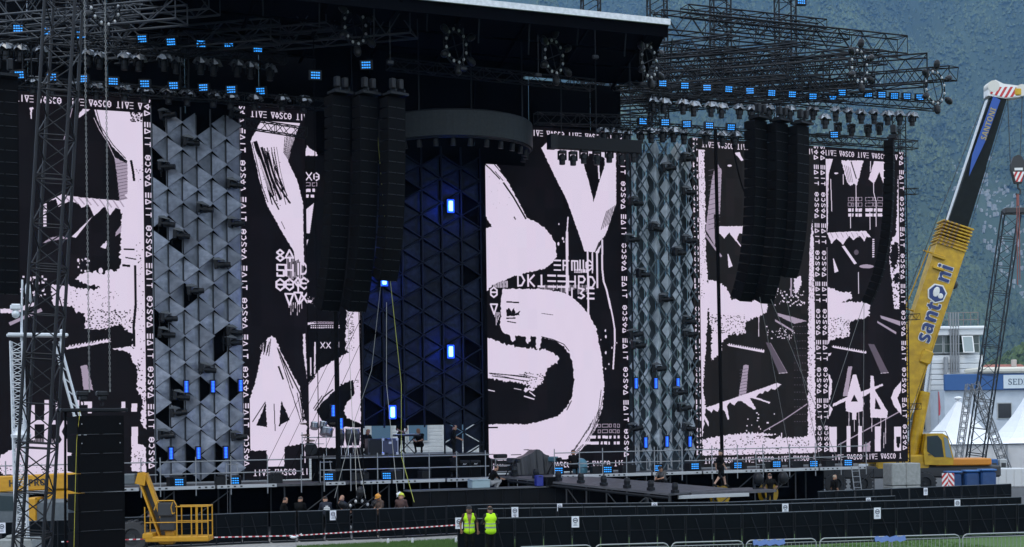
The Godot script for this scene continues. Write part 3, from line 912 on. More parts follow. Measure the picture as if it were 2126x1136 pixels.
		[0,1,0,[179,648,183,645,187,650]],
		[0,1,0,[187,650,192,646,195,652]],
		[0,1,0,[196,651,200,647,203,653]],
		[0,1,0,[204,652,208,648,212,654]],
		[0,1,0,[212,653,217,649,220,655]],
		[0,1,0,[221,654,225,651,228,656]],
		[0,1,0,[229,656,233,652,237,658]],
		[0,1,0,[237,657,242,653,245,659]],
		[0,1,0,[246,658,250,654,253,660]],
		[0,3,0,[258,633,275,634,336,729,305,731]],
		[1,2,1.3,[275,634,336,729]],
		[1,1,1.7,[305,731,336,729]],
		[0,2,1,[176,704,194,705,183,803,156,803]],
		[1,3,1.7,[161,798,189,793]],
		[1,3,1.7,[161,788,189,784]],
		[1,3,1.7,[161,779,189,774]],
		[1,3,1.7,[162,769,189,764]],
		[1,3,1.7,[162,760,190,755]],
		[1,3,1.7,[162,750,190,745]],
		[1,3,1.7,[162,740,190,736]],
		[1,3,1.7,[162,731,190,726]],
		[1,3,1.7,[162,721,190,716]],
		[0,1,1,[37,838,158,803,299,761,314,766,298,777,290,784,276,779,264,790,253,786,242,796,232,794,219,806,272,822,269,827,211,810,197,808,219,843,213,846,166,818,153,818,141,831,125,822,114,833,121,874,116,876,105,848,86,840,81,852,65,843,59,854]],
		[0,1,1,[27,863,37,864,49,883,47,897]],
		[0,2,1,[302,539,413,563,364,573,305,548]],
		[0,2,0,[293,559,364,595,361,600,293,566]],
		[1,2,3.5,[246,914,320,879,409,829]],
		[2,1,6,[180,851,285,910,14]],
		[0,1,0,[233,524,235,524,234,615,231,615]],
		[3,1,17.3,[339,624],"I"],
		[0,3,0,[364,580,369,580,369,582,364,582]],
		[0,3,0,[374,580,378,580,378,582,374,582]],
		[0,3,0,[383,580,388,580,388,582,383,582]],
		[0,3,0,[393,580,398,580,398,581,393,582]],
		[0,3,0,[403,579,408,579,408,581,403,581]],
		[0,3,0,[364,603,368,603,368,605,364,605]],
		[0,3,0,[373,603,378,603,378,605,373,605]],
		[0,3,0,[383,603,388,603,388,605,383,605]],
		[0,3,0,[393,603,397,603,397,605,393,605]],
		[0,3,0,[403,603,407,603,407,605,403,605]],
		[0,3,0,[363,627,368,627,368,629,363,629]],
		[0,3,0,[373,627,378,627,378,629,373,629]],
		[0,3,0,[383,627,387,627,387,628,383,629]],
		[0,3,0,[392,626,397,626,397,628,392,628]],
		[0,3,0,[402,626,407,626,407,628,402,628]],
		[0,3,0,[363,650,367,650,367,652,363,652]],
		[0,3,0,[373,650,377,650,377,652,373,652]],
		[0,3,0,[382,650,387,650,387,652,382,652]],
		[0,3,0,[392,650,397,650,397,652,392,652]],
		[0,3,0,[402,650,406,650,406,652,402,652]],
		[0,3,0,[363,673,367,673,367,675,363,675]],
		[0,3,0,[372,673,377,673,377,675,372,675]],
		[0,3,0,[382,673,387,673,387,675,382,675]],
		[0,3,0,[392,673,396,673,396,675,392,675]],
		[0,3,0,[402,673,406,673,406,675,401,675]],
		[0,3,0,[362,697,367,697,367,699,362,699]],
		[0,3,0,[372,697,376,697,376,699,372,699]],
		[0,3,0,[382,697,386,697,386,699,382,699]],
		[0,3,0,[391,697,396,697,396,699,391,699]],
		[0,3,0,[401,697,406,697,406,699,401,699]],
		[0,3,0,[362,720,366,720,366,722,362,722]],
		[0,3,0,[372,720,376,720,376,722,372,722]],
		[0,3,0,[381,720,386,720,386,722,381,722]],
		[0,3,0,[391,720,396,720,396,722,391,722]],
		[0,3,0,[401,720,405,720,405,722,401,722]],
		[0,3,0,[361,744,366,744,366,746,361,746]],
		[0,3,0,[371,744,376,744,376,746,371,746]],
		[0,3,0,[381,744,386,744,385,746,381,746]],
		[0,3,0,[391,744,395,744,395,746,391,746]],
		[0,3,0,[400,744,405,744,405,746,400,746]],
		[0,3,0,[361,767,366,767,366,769,361,769]],
		[0,3,0,[371,767,375,767,375,769,371,769]],
		[0,3,0,[381,767,385,767,385,769,381,769]],
		[0,3,0,[390,767,395,767,395,769,390,769]],
		[0,3,0,[400,767,405,767,405,769,400,769]],
		[0,3,0,[361,790,365,790,365,792,361,792]],
		[0,3,0,[370,790,375,790,375,792,370,792]],
		[0,3,0,[380,790,385,791,385,792,380,792]],
		[0,3,0,[390,791,395,791,395,793,390,792]],
		[0,3,0,[400,791,404,791,404,793,400,793]],
		[0,3,0,[360,814,365,814,365,816,360,816]],
		[0,3,0,[370,814,375,814,375,816,370,816]],
		[0,3,0,[380,814,384,814,384,816,380,816]],
		[0,3,0,[390,814,394,814,394,816,390,816]],
		[0,3,0,[399,814,404,814,404,816,399,816]],
		[0,3,0,[360,837,365,837,365,839,360,839]],
		[0,3,0,[370,837,374,837,374,839,370,839]],
		[0,3,0,[379,837,384,837,384,839,379,839]],
		[0,3,0,[389,837,394,837,394,839,389,839]],
		[0,3,0,[399,837,404,838,404,839,399,839]],
		[0,3,0,[360,861,364,861,364,863,360,862]],
		[0,3,0,[369,861,374,861,374,863,369,863]],
		[0,3,0,[379,861,384,861,384,863,379,863]],
		[0,3,0,[389,861,393,861,393,863,389,863]],
		[0,3,0,[399,861,403,861,403,863,399,863]],
		[0,3,0,[359,884,364,884,364,886,359,886]],
		[0,3,0,[369,884,374,884,374,886,369,886]],
		[0,3,0,[379,884,383,884,383,886,379,886]],
		[0,3,0,[389,884,393,884,393,886,388,886]],
		[0,3,0,[398,884,403,884,403,886,398,886]],
		[2,1,5,[256,581,363,619,40]]],
	"E": [[0,1,1,[8,39,52,38,36,84,33,124,28,267,12,316,5,327]],
		[1,2,1.7,[16,110,11,302]],
		[1,2,1.7,[20,110,14,302]],
		[1,2,1.7,[25,109,18,302]],
		[1,2,1.7,[30,109,21,301]],
		[0,1,2,[84,40,170,37,149,103,142,119,133,114,118,121,106,115,92,71]],
		[1,0,3.9,[122,44,141,96]],
		[1,0,1.3,[96,56,110,110]],
		[1,0,1.3,[103,58,115,110]],
		[1,0,1.3,[110,60,121,109]],
		[1,0,1.3,[117,63,127,109]],
		[0,1,1,[212,35,251,35,263,60,247,108,232,71,211,110,189,97]],
		[0,1,1,[25,277,175,266,196,286,178,285,169,301,151,282,127,298,110,284,86,314,62,295,42,313]],
		[1,2,2.6,[39,277,48,292]],
		[1,2,2.6,[59,276,68,291]],
		[1,2,2.6,[79,276,88,290]],
		[1,2,2.6,[99,275,108,290]],
		[1,2,2.6,[119,274,128,289]],
		[1,2,2.6,[140,274,148,288]],
		[1,2,2.6,[160,273,169,287]],
		[0,1,0,[81,319,92,317,139,373,129,377]],
		[0,1,0,[47,360,50,360,68,401,52,406]],
		[0,2,0,[205,381,203,384,197,386,188,388,177,388,166,388,156,387,150,385,148,383,150,380,156,378,166,376,177,375,188,376,197,377,203,379]],
		[0,3,0,[147,337,146,340,144,343,141,345,137,346,134,346,131,344,129,341,128,337,129,334,131,331,134,329,138,328,141,329,144,331,146,333]],
		[0,1,0,[72,83,71,84,69,85,66,86,63,87,60,87,58,86,56,85,55,84,56,83,58,82,60,81,63,81,67,81,69,81,71,82]],
		[1,2,1.7,[109,160,121,159,120,170,109,171,109,160]],
		[1,2,1.7,[108,177,120,177,120,188,108,188,108,177]],
		[0,1,0,[108,195,120,195,120,206,108,206]],
		[0,1,0,[108,212,120,211,120,222,108,222]],
		[1,2,1.7,[124,159,129,159,129,170,123,170,124,159]],
		[1,2,1.7,[123,177,129,177,129,188,123,188,123,177]],
		[0,1,0,[123,195,129,194,129,205,123,206]],
		[0,1,0,[123,211,129,211,128,221,123,222]],
		[1,2,1.7,[137,158,146,158,146,169,136,169,137,158]],
		[1,2,1.7,[136,176,146,176,146,187,136,187,136,176]],
		[0,1,0,[136,194,146,194,145,205,136,205]],
		[0,1,0,[136,211,145,210,145,221,136,221]],
		[1,2,1.7,[148,158,162,157,162,168,148,169,148,158]],
		[1,2,1.7,[148,176,162,175,162,186,148,187,148,176]],
		[0,1,0,[148,194,162,193,161,204,148,205]],
		[0,1,0,[148,210,161,210,161,220,148,221]],
		[1,2,1.7,[176,157,204,155,204,166,176,168,176,157]],
		[1,2,1.7,[176,175,204,173,204,184,175,186,176,175]],
		[0,1,0,[175,192,204,191,203,202,175,203]],
		[0,1,0,[175,209,203,208,203,218,175,219]],
		[1,2,1.7,[208,155,216,155,216,166,208,166,208,155]],
		[1,2,1.7,[208,173,216,173,216,184,208,184,208,173]],
		[0,1,0,[208,191,216,191,215,202,208,202]],
		[0,1,0,[207,208,215,207,215,218,207,218]],
		[1,2,1.7,[224,154,243,154,243,165,224,165,224,154]],
		[1,2,1.7,[224,172,243,172,243,183,223,183,224,172]],
		[0,1,0,[223,190,243,190,243,201,223,201]],
		[0,1,0,[223,207,242,206,242,217,223,217]],
		[1,1,3,[42,104,45,207]],
		[1,1,3,[90,86,90,118]],
		[1,1,3,[117,224,116,259]],
		[1,1,3,[139,116,139,201]],
		[1,1,3,[193,203,192,261]],
		[1,1,3,[218,165,216,250]],
		[1,1,3,[198,38,196,71]],
		[1,1,3,[208,110,209,140,216,165]],
		[1,1,3,[145,402,144,471]],
		[1,1,3,[24,326,23,518]],
		[0,1,3,[306,80,314,80,311,246,304,518,283,519,278,448,267,358,274,298,296,267]],
		[0,0,5,[274,308,305,297,307,347,285,393,270,373]],
		[0,0,4,[282,408,306,397,307,428,287,438]],
		[2,0,6,[277,298,307,513,60]],
		[0,1,0,[201,291,209,291,209,295,201,296]],
		[0,1,0,[201,298,209,298,209,302,201,303]],
		[0,1,0,[201,305,209,305,209,309,200,310]],
		[0,1,0,[200,312,209,312,209,316,200,317]],
		[0,1,0,[200,319,209,319,209,323,200,324]],
		[0,1,0,[200,326,209,326,209,330,200,331]],
		[0,1,0,[200,333,209,333,208,337,200,338]],
		[0,1,0,[200,340,208,340,208,344,200,345]],
		[0,1,0,[200,347,208,347,208,351,200,352]],
		[0,1,3,[7,454,42,456,72,468,113,467,121,487,77,502,148,498,184,505,189,520,3,523]],
		[0,1,4,[6,498,77,504,101,498,184,509,186,547,129,557,108,567,108,612,52,618,3,644]],
		[2,0,4,[12,549,108,612,110]],
		[0,1,0,[37,643,172,662,170,667,42,648]],
		[0,1,0,[41,643,45,639,49,645]],
		[0,1,0,[49,645,54,641,58,646]],
		[0,1,0,[58,646,63,642,66,648]],
		[0,1,0,[67,647,72,643,75,649]],
		[0,1,0,[76,648,81,644,84,650]],
		[0,1,0,[85,649,89,645,93,651]],
		[0,1,0,[93,651,98,647,102,653]],
		[0,1,0,[102,652,107,648,111,654]],
		[0,1,0,[111,653,116,649,119,655]],
		[0,1,0,[120,654,125,650,128,656]],
		[0,1,0,[129,656,134,652,137,658]],
		[0,1,0,[138,657,143,653,146,659]],
		[0,1,0,[147,658,151,654,155,660]],
		[0,1,0,[156,659,160,655,164,661]],
		[0,1,0,[164,661,169,657,173,663]],
		[0,3,0,[179,635,203,636,258,729,228,731]],
		[1,1,1.7,[227,731,258,729]],
		[0,1,2,[5,670,36,664,33,672,7,682]],
		[0,2,1,[100,709,116,709,96,805,78,805]],
		[0,2,0,[228,541,310,560,308,575,231,551]],
		[0,2,0,[216,559,291,595,290,603,216,566]],
		[0,1,1,[40,830,78,813,149,791,234,765,237,772,221,776,161,806,90,821,39,839]],
		[1,2,3.9,[58,963,189,906,305,855]],
		[0,1,1,[118,735,131,735,161,831,154,843,156,854,130,859,129,882,113,882,113,859,89,854,87,830]],
		[0,0,0,[122,800,136,823,109,823]],
		[0,1,1,[187,739,199,740,203,786,252,856,250,879,184,875,184,796]],
		[0,0,0,[205,811,226,849,202,848]],
		[0,1,1,[311,754,279,784,266,811,278,839,309,870,306,844,292,812,311,782]],
		[0,1,2,[6,736,26,732,38,756,34,795,22,829,38,844,21,884,17,904,10,854,2,829]],
		[0,0,0,[27,763,27,768,25,773,23,776,20,777,17,776,15,773,14,768,13,763,14,758,15,753,18,750,20,749,23,750,25,753,27,758]],
		[0,1,0,[6,903,53,904,52,985,5,984]],
		[0,1,0,[91,902,106,902,105,986,90,986]],
		[0,1,0,[136,902,151,903,149,987,134,987]],
		[0,1,0,[201,905,224,905,223,989,200,988]],
		[0,1,0,[277,907,305,907,304,990,276,990]],
		[0,0,0,[9,923,24,923,23,948,9,947]],
		[0,0,0,[285,940,302,940,302,963,285,962]],
		[0,2,2,[151,987,156,965,183,953,182,988]],
		[0,0,0,[298,968,298,971,297,974,295,976,292,977,290,976,288,974,287,971,286,967,287,964,288,961,290,959,292,958,295,959,297,961,298,964]],
		[1,1,2.2,[101,855,100,909]],
		[1,1,2.2,[121,882,121,920]],
		[1,1,2.2,[139,859,140,915]],
		[1,1,2.2,[156,854,155,905]],
		[1,1,2.2,[190,876,189,921]],
		[1,1,2.2,[244,876,243,962]],
		[1,1,2.2,[225,876,224,936]],
		[1,1,2.2,[237,926,235,976]]],
}


# ---------------------------------------------------------------- the pictures on the LED screens
const PPM := 60.0
const INK := [Color8(25, 24, 30), Color8(227, 215, 237), Color8(168, 155, 176), Color8(92, 84, 98)]
const GLYPH := {
	"V": [[0, 1, 1, 1, .5, 0, 0, 1]], "A": [[0, .3, .5, 1, 1, .3, 0, .3], [.5, .3, .5, 0]], "S": [[.95, .9, .3, 1, .1, .75, .9, .3, .7, 0, .05, .1]],
	"C": [[.95, .9, .4, .95, .1, .5, .4, .05, .95, .1]], "O": [[.5, 1, .95, .75, .95, .25, .5, 0, .05, .25, .05, .75, .5, 1], [.1, .5, .9, .5]],
	"L": [[.5, 1, .5, 0], [.05, 0, .95, 0]], "I": [[.5, 1, .5, 0]], "E": [[0, 1, 1, 1], [0, .5, 1, .5], [0, 0, 1, 0]], "X": [[0, 1, 1, 0], [0, 0, 1, 1]],
	"H": [[.05, 1, .05, 0], [.95, 1, .95, 0], [.05, .5, .95, .5]], "D": [[.1, 1, .1, 0, .6, .05, .95, .5, .6, .95, .1, 1]], "K": [[.1, 1, .1, 0], [.9, 1, .2, .5, .9, 0]],
	"P": [[.1, 0, .1, 1, .7, 1, .95, .75, .7, .45, .1, .45]], "M": [[.05, 0, .05, 1, .5, 1, .5, 0], [.5, 1, .95, 1, .95, 0]], "F": [[.1, 0, .1, 1, .95, 1], [.1, .5, .8, .5]],
	"Q": [[.5, 1, .95, .6, .5, .2, .05, .6, .5, 1], [.5, .6, .5, -.2]], "8": [[.5, .5, .9, .75, .5, 1, .1, .75, .5, .5, .95, .25, .5, 0, .05, .25, .5, .5]],
	"5": [[.95, 1, .1, 1, .1, .5, .9, .5, .9, 0, .1, 0, .1, .25]], "3": [[.1, 1, .9, .9, .4, .5, .95, .25, .5, 0, .05, .1]], "|": [[.5, 1.1, .5, -.1]], " ": [],
}


func fill(im: Image, p: PackedVector2Array, c: Color) -> void:
	var lo := 1e9
	var hi := -1e9
	for q in p:
		lo = minf(lo, q.y); hi = maxf(hi, q.y)
	for y in range(maxi(0, floori(lo)), mini(im.get_height(), ceili(hi) + 1)):
		var xs := []
		var sy := y + .5
		for i in p.size():
			var a := p[i]
			var b := p[(i + 1) % p.size()]
			if (a.y <= sy) != (b.y <= sy): xs.append(a.x + (sy - a.y) / (b.y - a.y) * (b.x - a.x))
		xs.sort()
		for i in range(0, xs.size() - 1, 2):
			var x0 := roundi(xs[i])
			var x1 := roundi(xs[i + 1])
			if x1 > x0: im.fill_rect(Rect2i(x0, y, x1 - x0, 1), c)


func stroke(im: Image, pts: Array, w: float, c: Color, taper := 1.0) -> void:
	for i in pts.size() - 1:
		var a: Vector2 = pts[i]
		var b: Vector2 = pts[i + 1]
		var d := (b - a).normalized()
		var s := d.orthogonal() * w * .5
		var e := d * w * .3
		fill(im, PackedVector2Array([a - s - e, b - s * taper + e, b + s * taper + e, a + s - e]), c)


func glyphs(im: Image, words: String, at: Vector2, size: Vector2, step: float, w: float, c: Color, upward := false) -> void:
	for i in words.length():
		for line in GLYPH.get(words[i], []):
			var pts := []
			for k in range(0, line.size(), 2):
				var q := Vector2(i * step + line[k] * size.x, -line[k + 1] * size.y)
				pts.append(at + (Vector2(q.y, -q.x) if upward else q))
			stroke(im, pts, w, c)


func screen_picture(key: String, wide: float, high: float, sides: String) -> ImageTexture:
	var im := Image.create(int(wide * PPM), int(high * PPM), false, Image.FORMAT_RGBA8)
	var base: Color = {"A": Color8(9, 8, 11), "B": Color8(8, 7, 11), "I": Color8(2, 3, 5), "C": Color8(6, 5, 8), "D": Color8(22, 22, 22), "E": Color8(12, 10, 13)}[key]
	im.fill(base)
	var W := im.get_width()
	var H := im.get_height()
	var g := RandomNumberGenerator.new()
	g.seed = key.hash()
	for op in art[key]:
		var c: Color = base if op[1] == 0 else INK[op[1]]
		var p: Array = op[3]
		match int(op[0]):
			0:
				var poly := PackedVector2Array()
				var n := p.size() / 2
				for i in n:
					var a := Vector2(p[i * 2], p[i * 2 + 1])
					var b := Vector2(p[(i * 2 + 2) % p.size()], p[(i * 2 + 3) % p.size()])
					var m := maxi(1, int(a.distance_to(b) / 4.0)) if op[2] > 0 else 1
					for k in m:
						var q := a.lerp(b, float(k) / m)
						if op[2] > 0: q += (b - a).normalized().orthogonal() * (wobble.get_noise_2d(q.x * 9.0, q.y * 9.0) * op[2] * 2.2 + g.randf_range(-.35, .35) * op[2])
						poly.append(q)
				fill(im, poly, c)
			1:
				var pts := []
				for i in p.size() / 2: pts.append(Vector2(p[i * 2], p[i * 2 + 1]))
				stroke(im, pts, op[2], c)
			2:
				for i in int(p[4]):
					var s: float = g.randf_range(.6, 1.0) * op[2]
					im.fill_rect(Rect2i(int(g.randf_range(p[0], p[2])), int(g.randf_range(p[1], p[3])), maxi(1, int(s * g.randf_range(.5, 1.6))), maxi(1, int(s))), c)
			3:
				var s: float = op[2]
				glyphs(im, op[4], Vector2(p[0], p[1]), Vector2(s * .7, s * .95), s * .95, maxf(1.4, s * .165), c)
	var white: Color = INK[1]
	if sides.contains("t"):
		im.fill_rect(Rect2i(0, 0, W, 36), base)
		for i in 8: glyphs(im, "VASCO LIVE", Vector2(-62 + (14 if key == "E" else 50 if key == "A" else 30) + i * 126, 27), Vector2(8.5, 16), 11.5, 2.9, white)
	if sides.contains("b"):
		im.fill_rect(Rect2i(0, H - 36, W, 36), base)
		for i in 8: glyphs(im, "VASCO LIVE", Vector2(-40 + i * 132, H - 12), Vector2(9, 16), 12, 2.9, white)
	for s in [["l", 0], ["r", W - 24]]:
		if sides.contains(s[0]):
			im.fill_rect(Rect2i(s[1], 0, 24, H), base)
			for i in 7: glyphs(im, "VASCO LIVE", Vector2(s[1] + 20, H - 40 - i * 188), Vector2(12.5, 14), 17.5, 3.1, white, true)
	var tiles := Image.create(W, H, false, Image.FORMAT_RGBA8)   # the cabinets of the wall differ a little in tint, as their makers calibrate them
	for ty in H / 60 + 1:
		for tx in W / 30 + 1:
			tiles.fill_rect(Rect2i(tx * 30, ty * 60, 30, 60), Color(.62 + .2 * g.randf(), .6, .72, .02 + .05 * g.randf() * (1.0 if (tx / 4) % 2 else .6)))
	im.blend_rect(tiles, Rect2i(0, 0, W, H), Vector2i.ZERO)
	return ImageTexture.create_from_image(im)


func led_screen(called: String, key: String, x0: float, x1: float, y0: float, sides: String, label: String) -> void:
	var high := 19.25 - y0
	var t := thing(called, label, "screen", Vector3((x0 + x1) * .5, y0, 0))
	var w := x1 - x0
	var m := StandardMaterial3D.new()
	m.resource_name = "lit screen " + key
	m.albedo_color = lin(.005, .005, .006)
	m.roughness = .7
	m.metallic_specular = .15
	m.emission_enabled = true
	m.emission = Color.BLACK
	m.emission_texture = screen_picture(key, w, 17.05, sides)
	m.emission_energy_multiplier = .93
	m.uv1_scale = Vector3(1, high / 17.05, 1)
	var g := Geo.new()
	g.quad(Vector3(-w / 2, 0, 0), Vector3(w / 2, 0, 0), Vector3(w / 2, high, 0), Vector3(-w / 2, high, 0))
	obj("display", g, m, t)
	var f := Geo.new()
	f.box(Vector3(0, high / 2, -.14), Vector3(w, high, .26))
	obj("housing", f, mat("screen housing", Color(.02, .02, .022)), t)
	var cols := maxi(1, roundi(w / 1.3))
	for i in cols + 1:
		stick("rear_post", Vector3(-w / 2 + .06 + (w - .12) * i / cols, 0, -.45), Vector3(-w / 2 + .06 + (w - .12) * i / cols, high, -.45), .035, mat("black steel"), t)


# ---------------------------------------------------------------- people
const REST := {
	"pelvis": Vector3(0, .95, 0), "waist": Vector3(0, 1.1, 0), "chest": Vector3(0, 1.3, 0), "neck": Vector3(0, 1.47, 0), "head": Vector3(0, 1.6, .02),
	"hip_l": Vector3(.095, .93, 0), "knee_l": Vector3(.11, .5, .03), "ankle_l": Vector3(.12, .09, -.02), "toe_l": Vector3(.14, .04, .15),
	"hip_r": Vector3(-.095, .93, 0), "knee_r": Vector3(-.11, .5, .03), "ankle_r": Vector3(-.12, .09, -.02), "toe_r": Vector3(-.14, .04, .15),
	"sho_l": Vector3(.185, 1.42, 0), "elb_l": Vector3(.25, 1.14, -.03), "wri_l": Vector3(.26, .89, .08),
	"sho_r": Vector3(-.185, 1.42, 0), "elb_r": Vector3(-.25, 1.14, -.03), "wri_r": Vector3(-.26, .89, .08),
}


func net(bones: Array, cell: float, blend: float, paint: Callable) -> Geo:
	# distances to tapered capsules, joined smoothly and meshed as surface nets
	var lo := Vector3.ONE * 1e9
	var hi := Vector3.ONE * -1e9
	for b in bones:
		for e in [[b[0], b[2]], [b[1], b[3]]]:
			lo = lo.min(e[0] - Vector3.ONE * (e[1] + cell * 2.5)); hi = hi.max(e[0] + Vector3.ONE * (e[1] + cell * 2.5))
	var nx := int((hi.x - lo.x) / cell) + 2
	var ny := int((hi.y - lo.y) / cell) + 2
	var nz := int((hi.z - lo.z) / cell) + 2
	var f := PackedFloat32Array(); f.resize(nx * ny * nz); f.fill(1.0)
	var best := PackedFloat32Array(); best.resize(nx * ny * nz); best.fill(9.0)
	var kind := PackedByteArray(); kind.resize(nx * ny * nz)
	for b in bones:
		var a: Vector3 = b[0]
		var ab: Vector3 = b[1] - a
		var l2 := maxf(ab.length_squared(), 1e-8)
		var r0: float = b[2]
		var r1: float = b[3]
		var m := maxf(r0, r1) + cell * 2.2 + blend
		var p0 := (a.min(b[1]) - Vector3.ONE * m - lo) / cell
		var p1 := (a.max(b[1]) + Vector3.ONE * m - lo) / cell
		for z in range(maxi(0, int(p0.z)), mini(nz, int(p1.z) + 1)):
			for y in range(maxi(0, int(p0.y)), mini(ny, int(p1.y) + 1)):
				for x in range(maxi(0, int(p0.x)), mini(nx, int(p1.x) + 1)):
					var q := lo + Vector3(x, y, z) * cell - a
					var t := clampf(q.dot(ab) / l2, 0, 1)
					var d := (q - ab * t).length() - lerpf(r0, r1, t)
					var i := (z * ny + y) * nx + x
					if d < best[i]:
						best[i] = d; kind[i] = b[4]
					var h := maxf(blend - absf(d - f[i]), 0.0) / blend
					f[i] = minf(d, f[i]) - h * h * blend * .25
	var g := Geo.new()
	g.tinted = true
	var where := {}
	var step := [1, nx, nx * ny]
	for z in nz - 1:
		for y in ny - 1:
			for x in nx - 1:
				var i := (z * ny + y) * nx + x
				var s := 0
				var lowest := f[i]
				for k in 8:
					if f[i + (k & 1) + (k >> 1 & 1) * nx + (k >> 2) * nx * ny] < 0: s |= 1 << k
				if s == 0 or s == 255: continue
				var sum := Vector3.ZERO
				var cnt := 0
				for e in [[0, 1], [2, 3], [4, 5], [6, 7], [0, 2], [1, 3], [4, 6], [5, 7], [0, 4], [1, 5], [2, 6], [3, 7]]:
					if (s >> e[0] & 1) != (s >> e[1] & 1):
						var fa := f[i + (e[0] & 1) + (e[0] >> 1 & 1) * nx + (e[0] >> 2) * nx * ny]
						var fb := f[i + (e[1] & 1) + (e[1] >> 1 & 1) * nx + (e[1] >> 2) * nx * ny]
						var pa := Vector3(e[0] & 1, e[0] >> 1 & 1, e[0] >> 2)
						var pb := Vector3(e[1] & 1, e[1] >> 1 & 1, e[1] >> 2)
						sum += pa.lerp(pb, fa / (fa - fb)); cnt += 1
				var p := lo + (Vector3(x, y, z) + sum / cnt) * cell
				var nn := Vector3(f[i + 1] - f[i], f[i + nx] - f[i], f[i + nx * ny] - f[i]).normalized()
				where[i] = [p, nn, paint.call(kind[i], p)]
	for i in where:
		for ax in 3:
			var j: int = i + step[ax]
			if j >= f.size() or (f[i] < 0) == (f[j] < 0): continue
			var u: int = step[(ax + 1) % 3]
			var w: int = step[(ax + 2) % 3]
			if not (where.has(i - u) and where.has(i - w) and where.has(i - u - w)): continue
			var q := [where[i], where[i - u], where[i - u - w], where[i - w]]
			if f[i] >= 0: q.reverse()
			for k in [0, 2, 1, 0, 3, 2]:
				g.tint = q[k][2]
				g.vert(q[k][0], q[k][1])
	return g


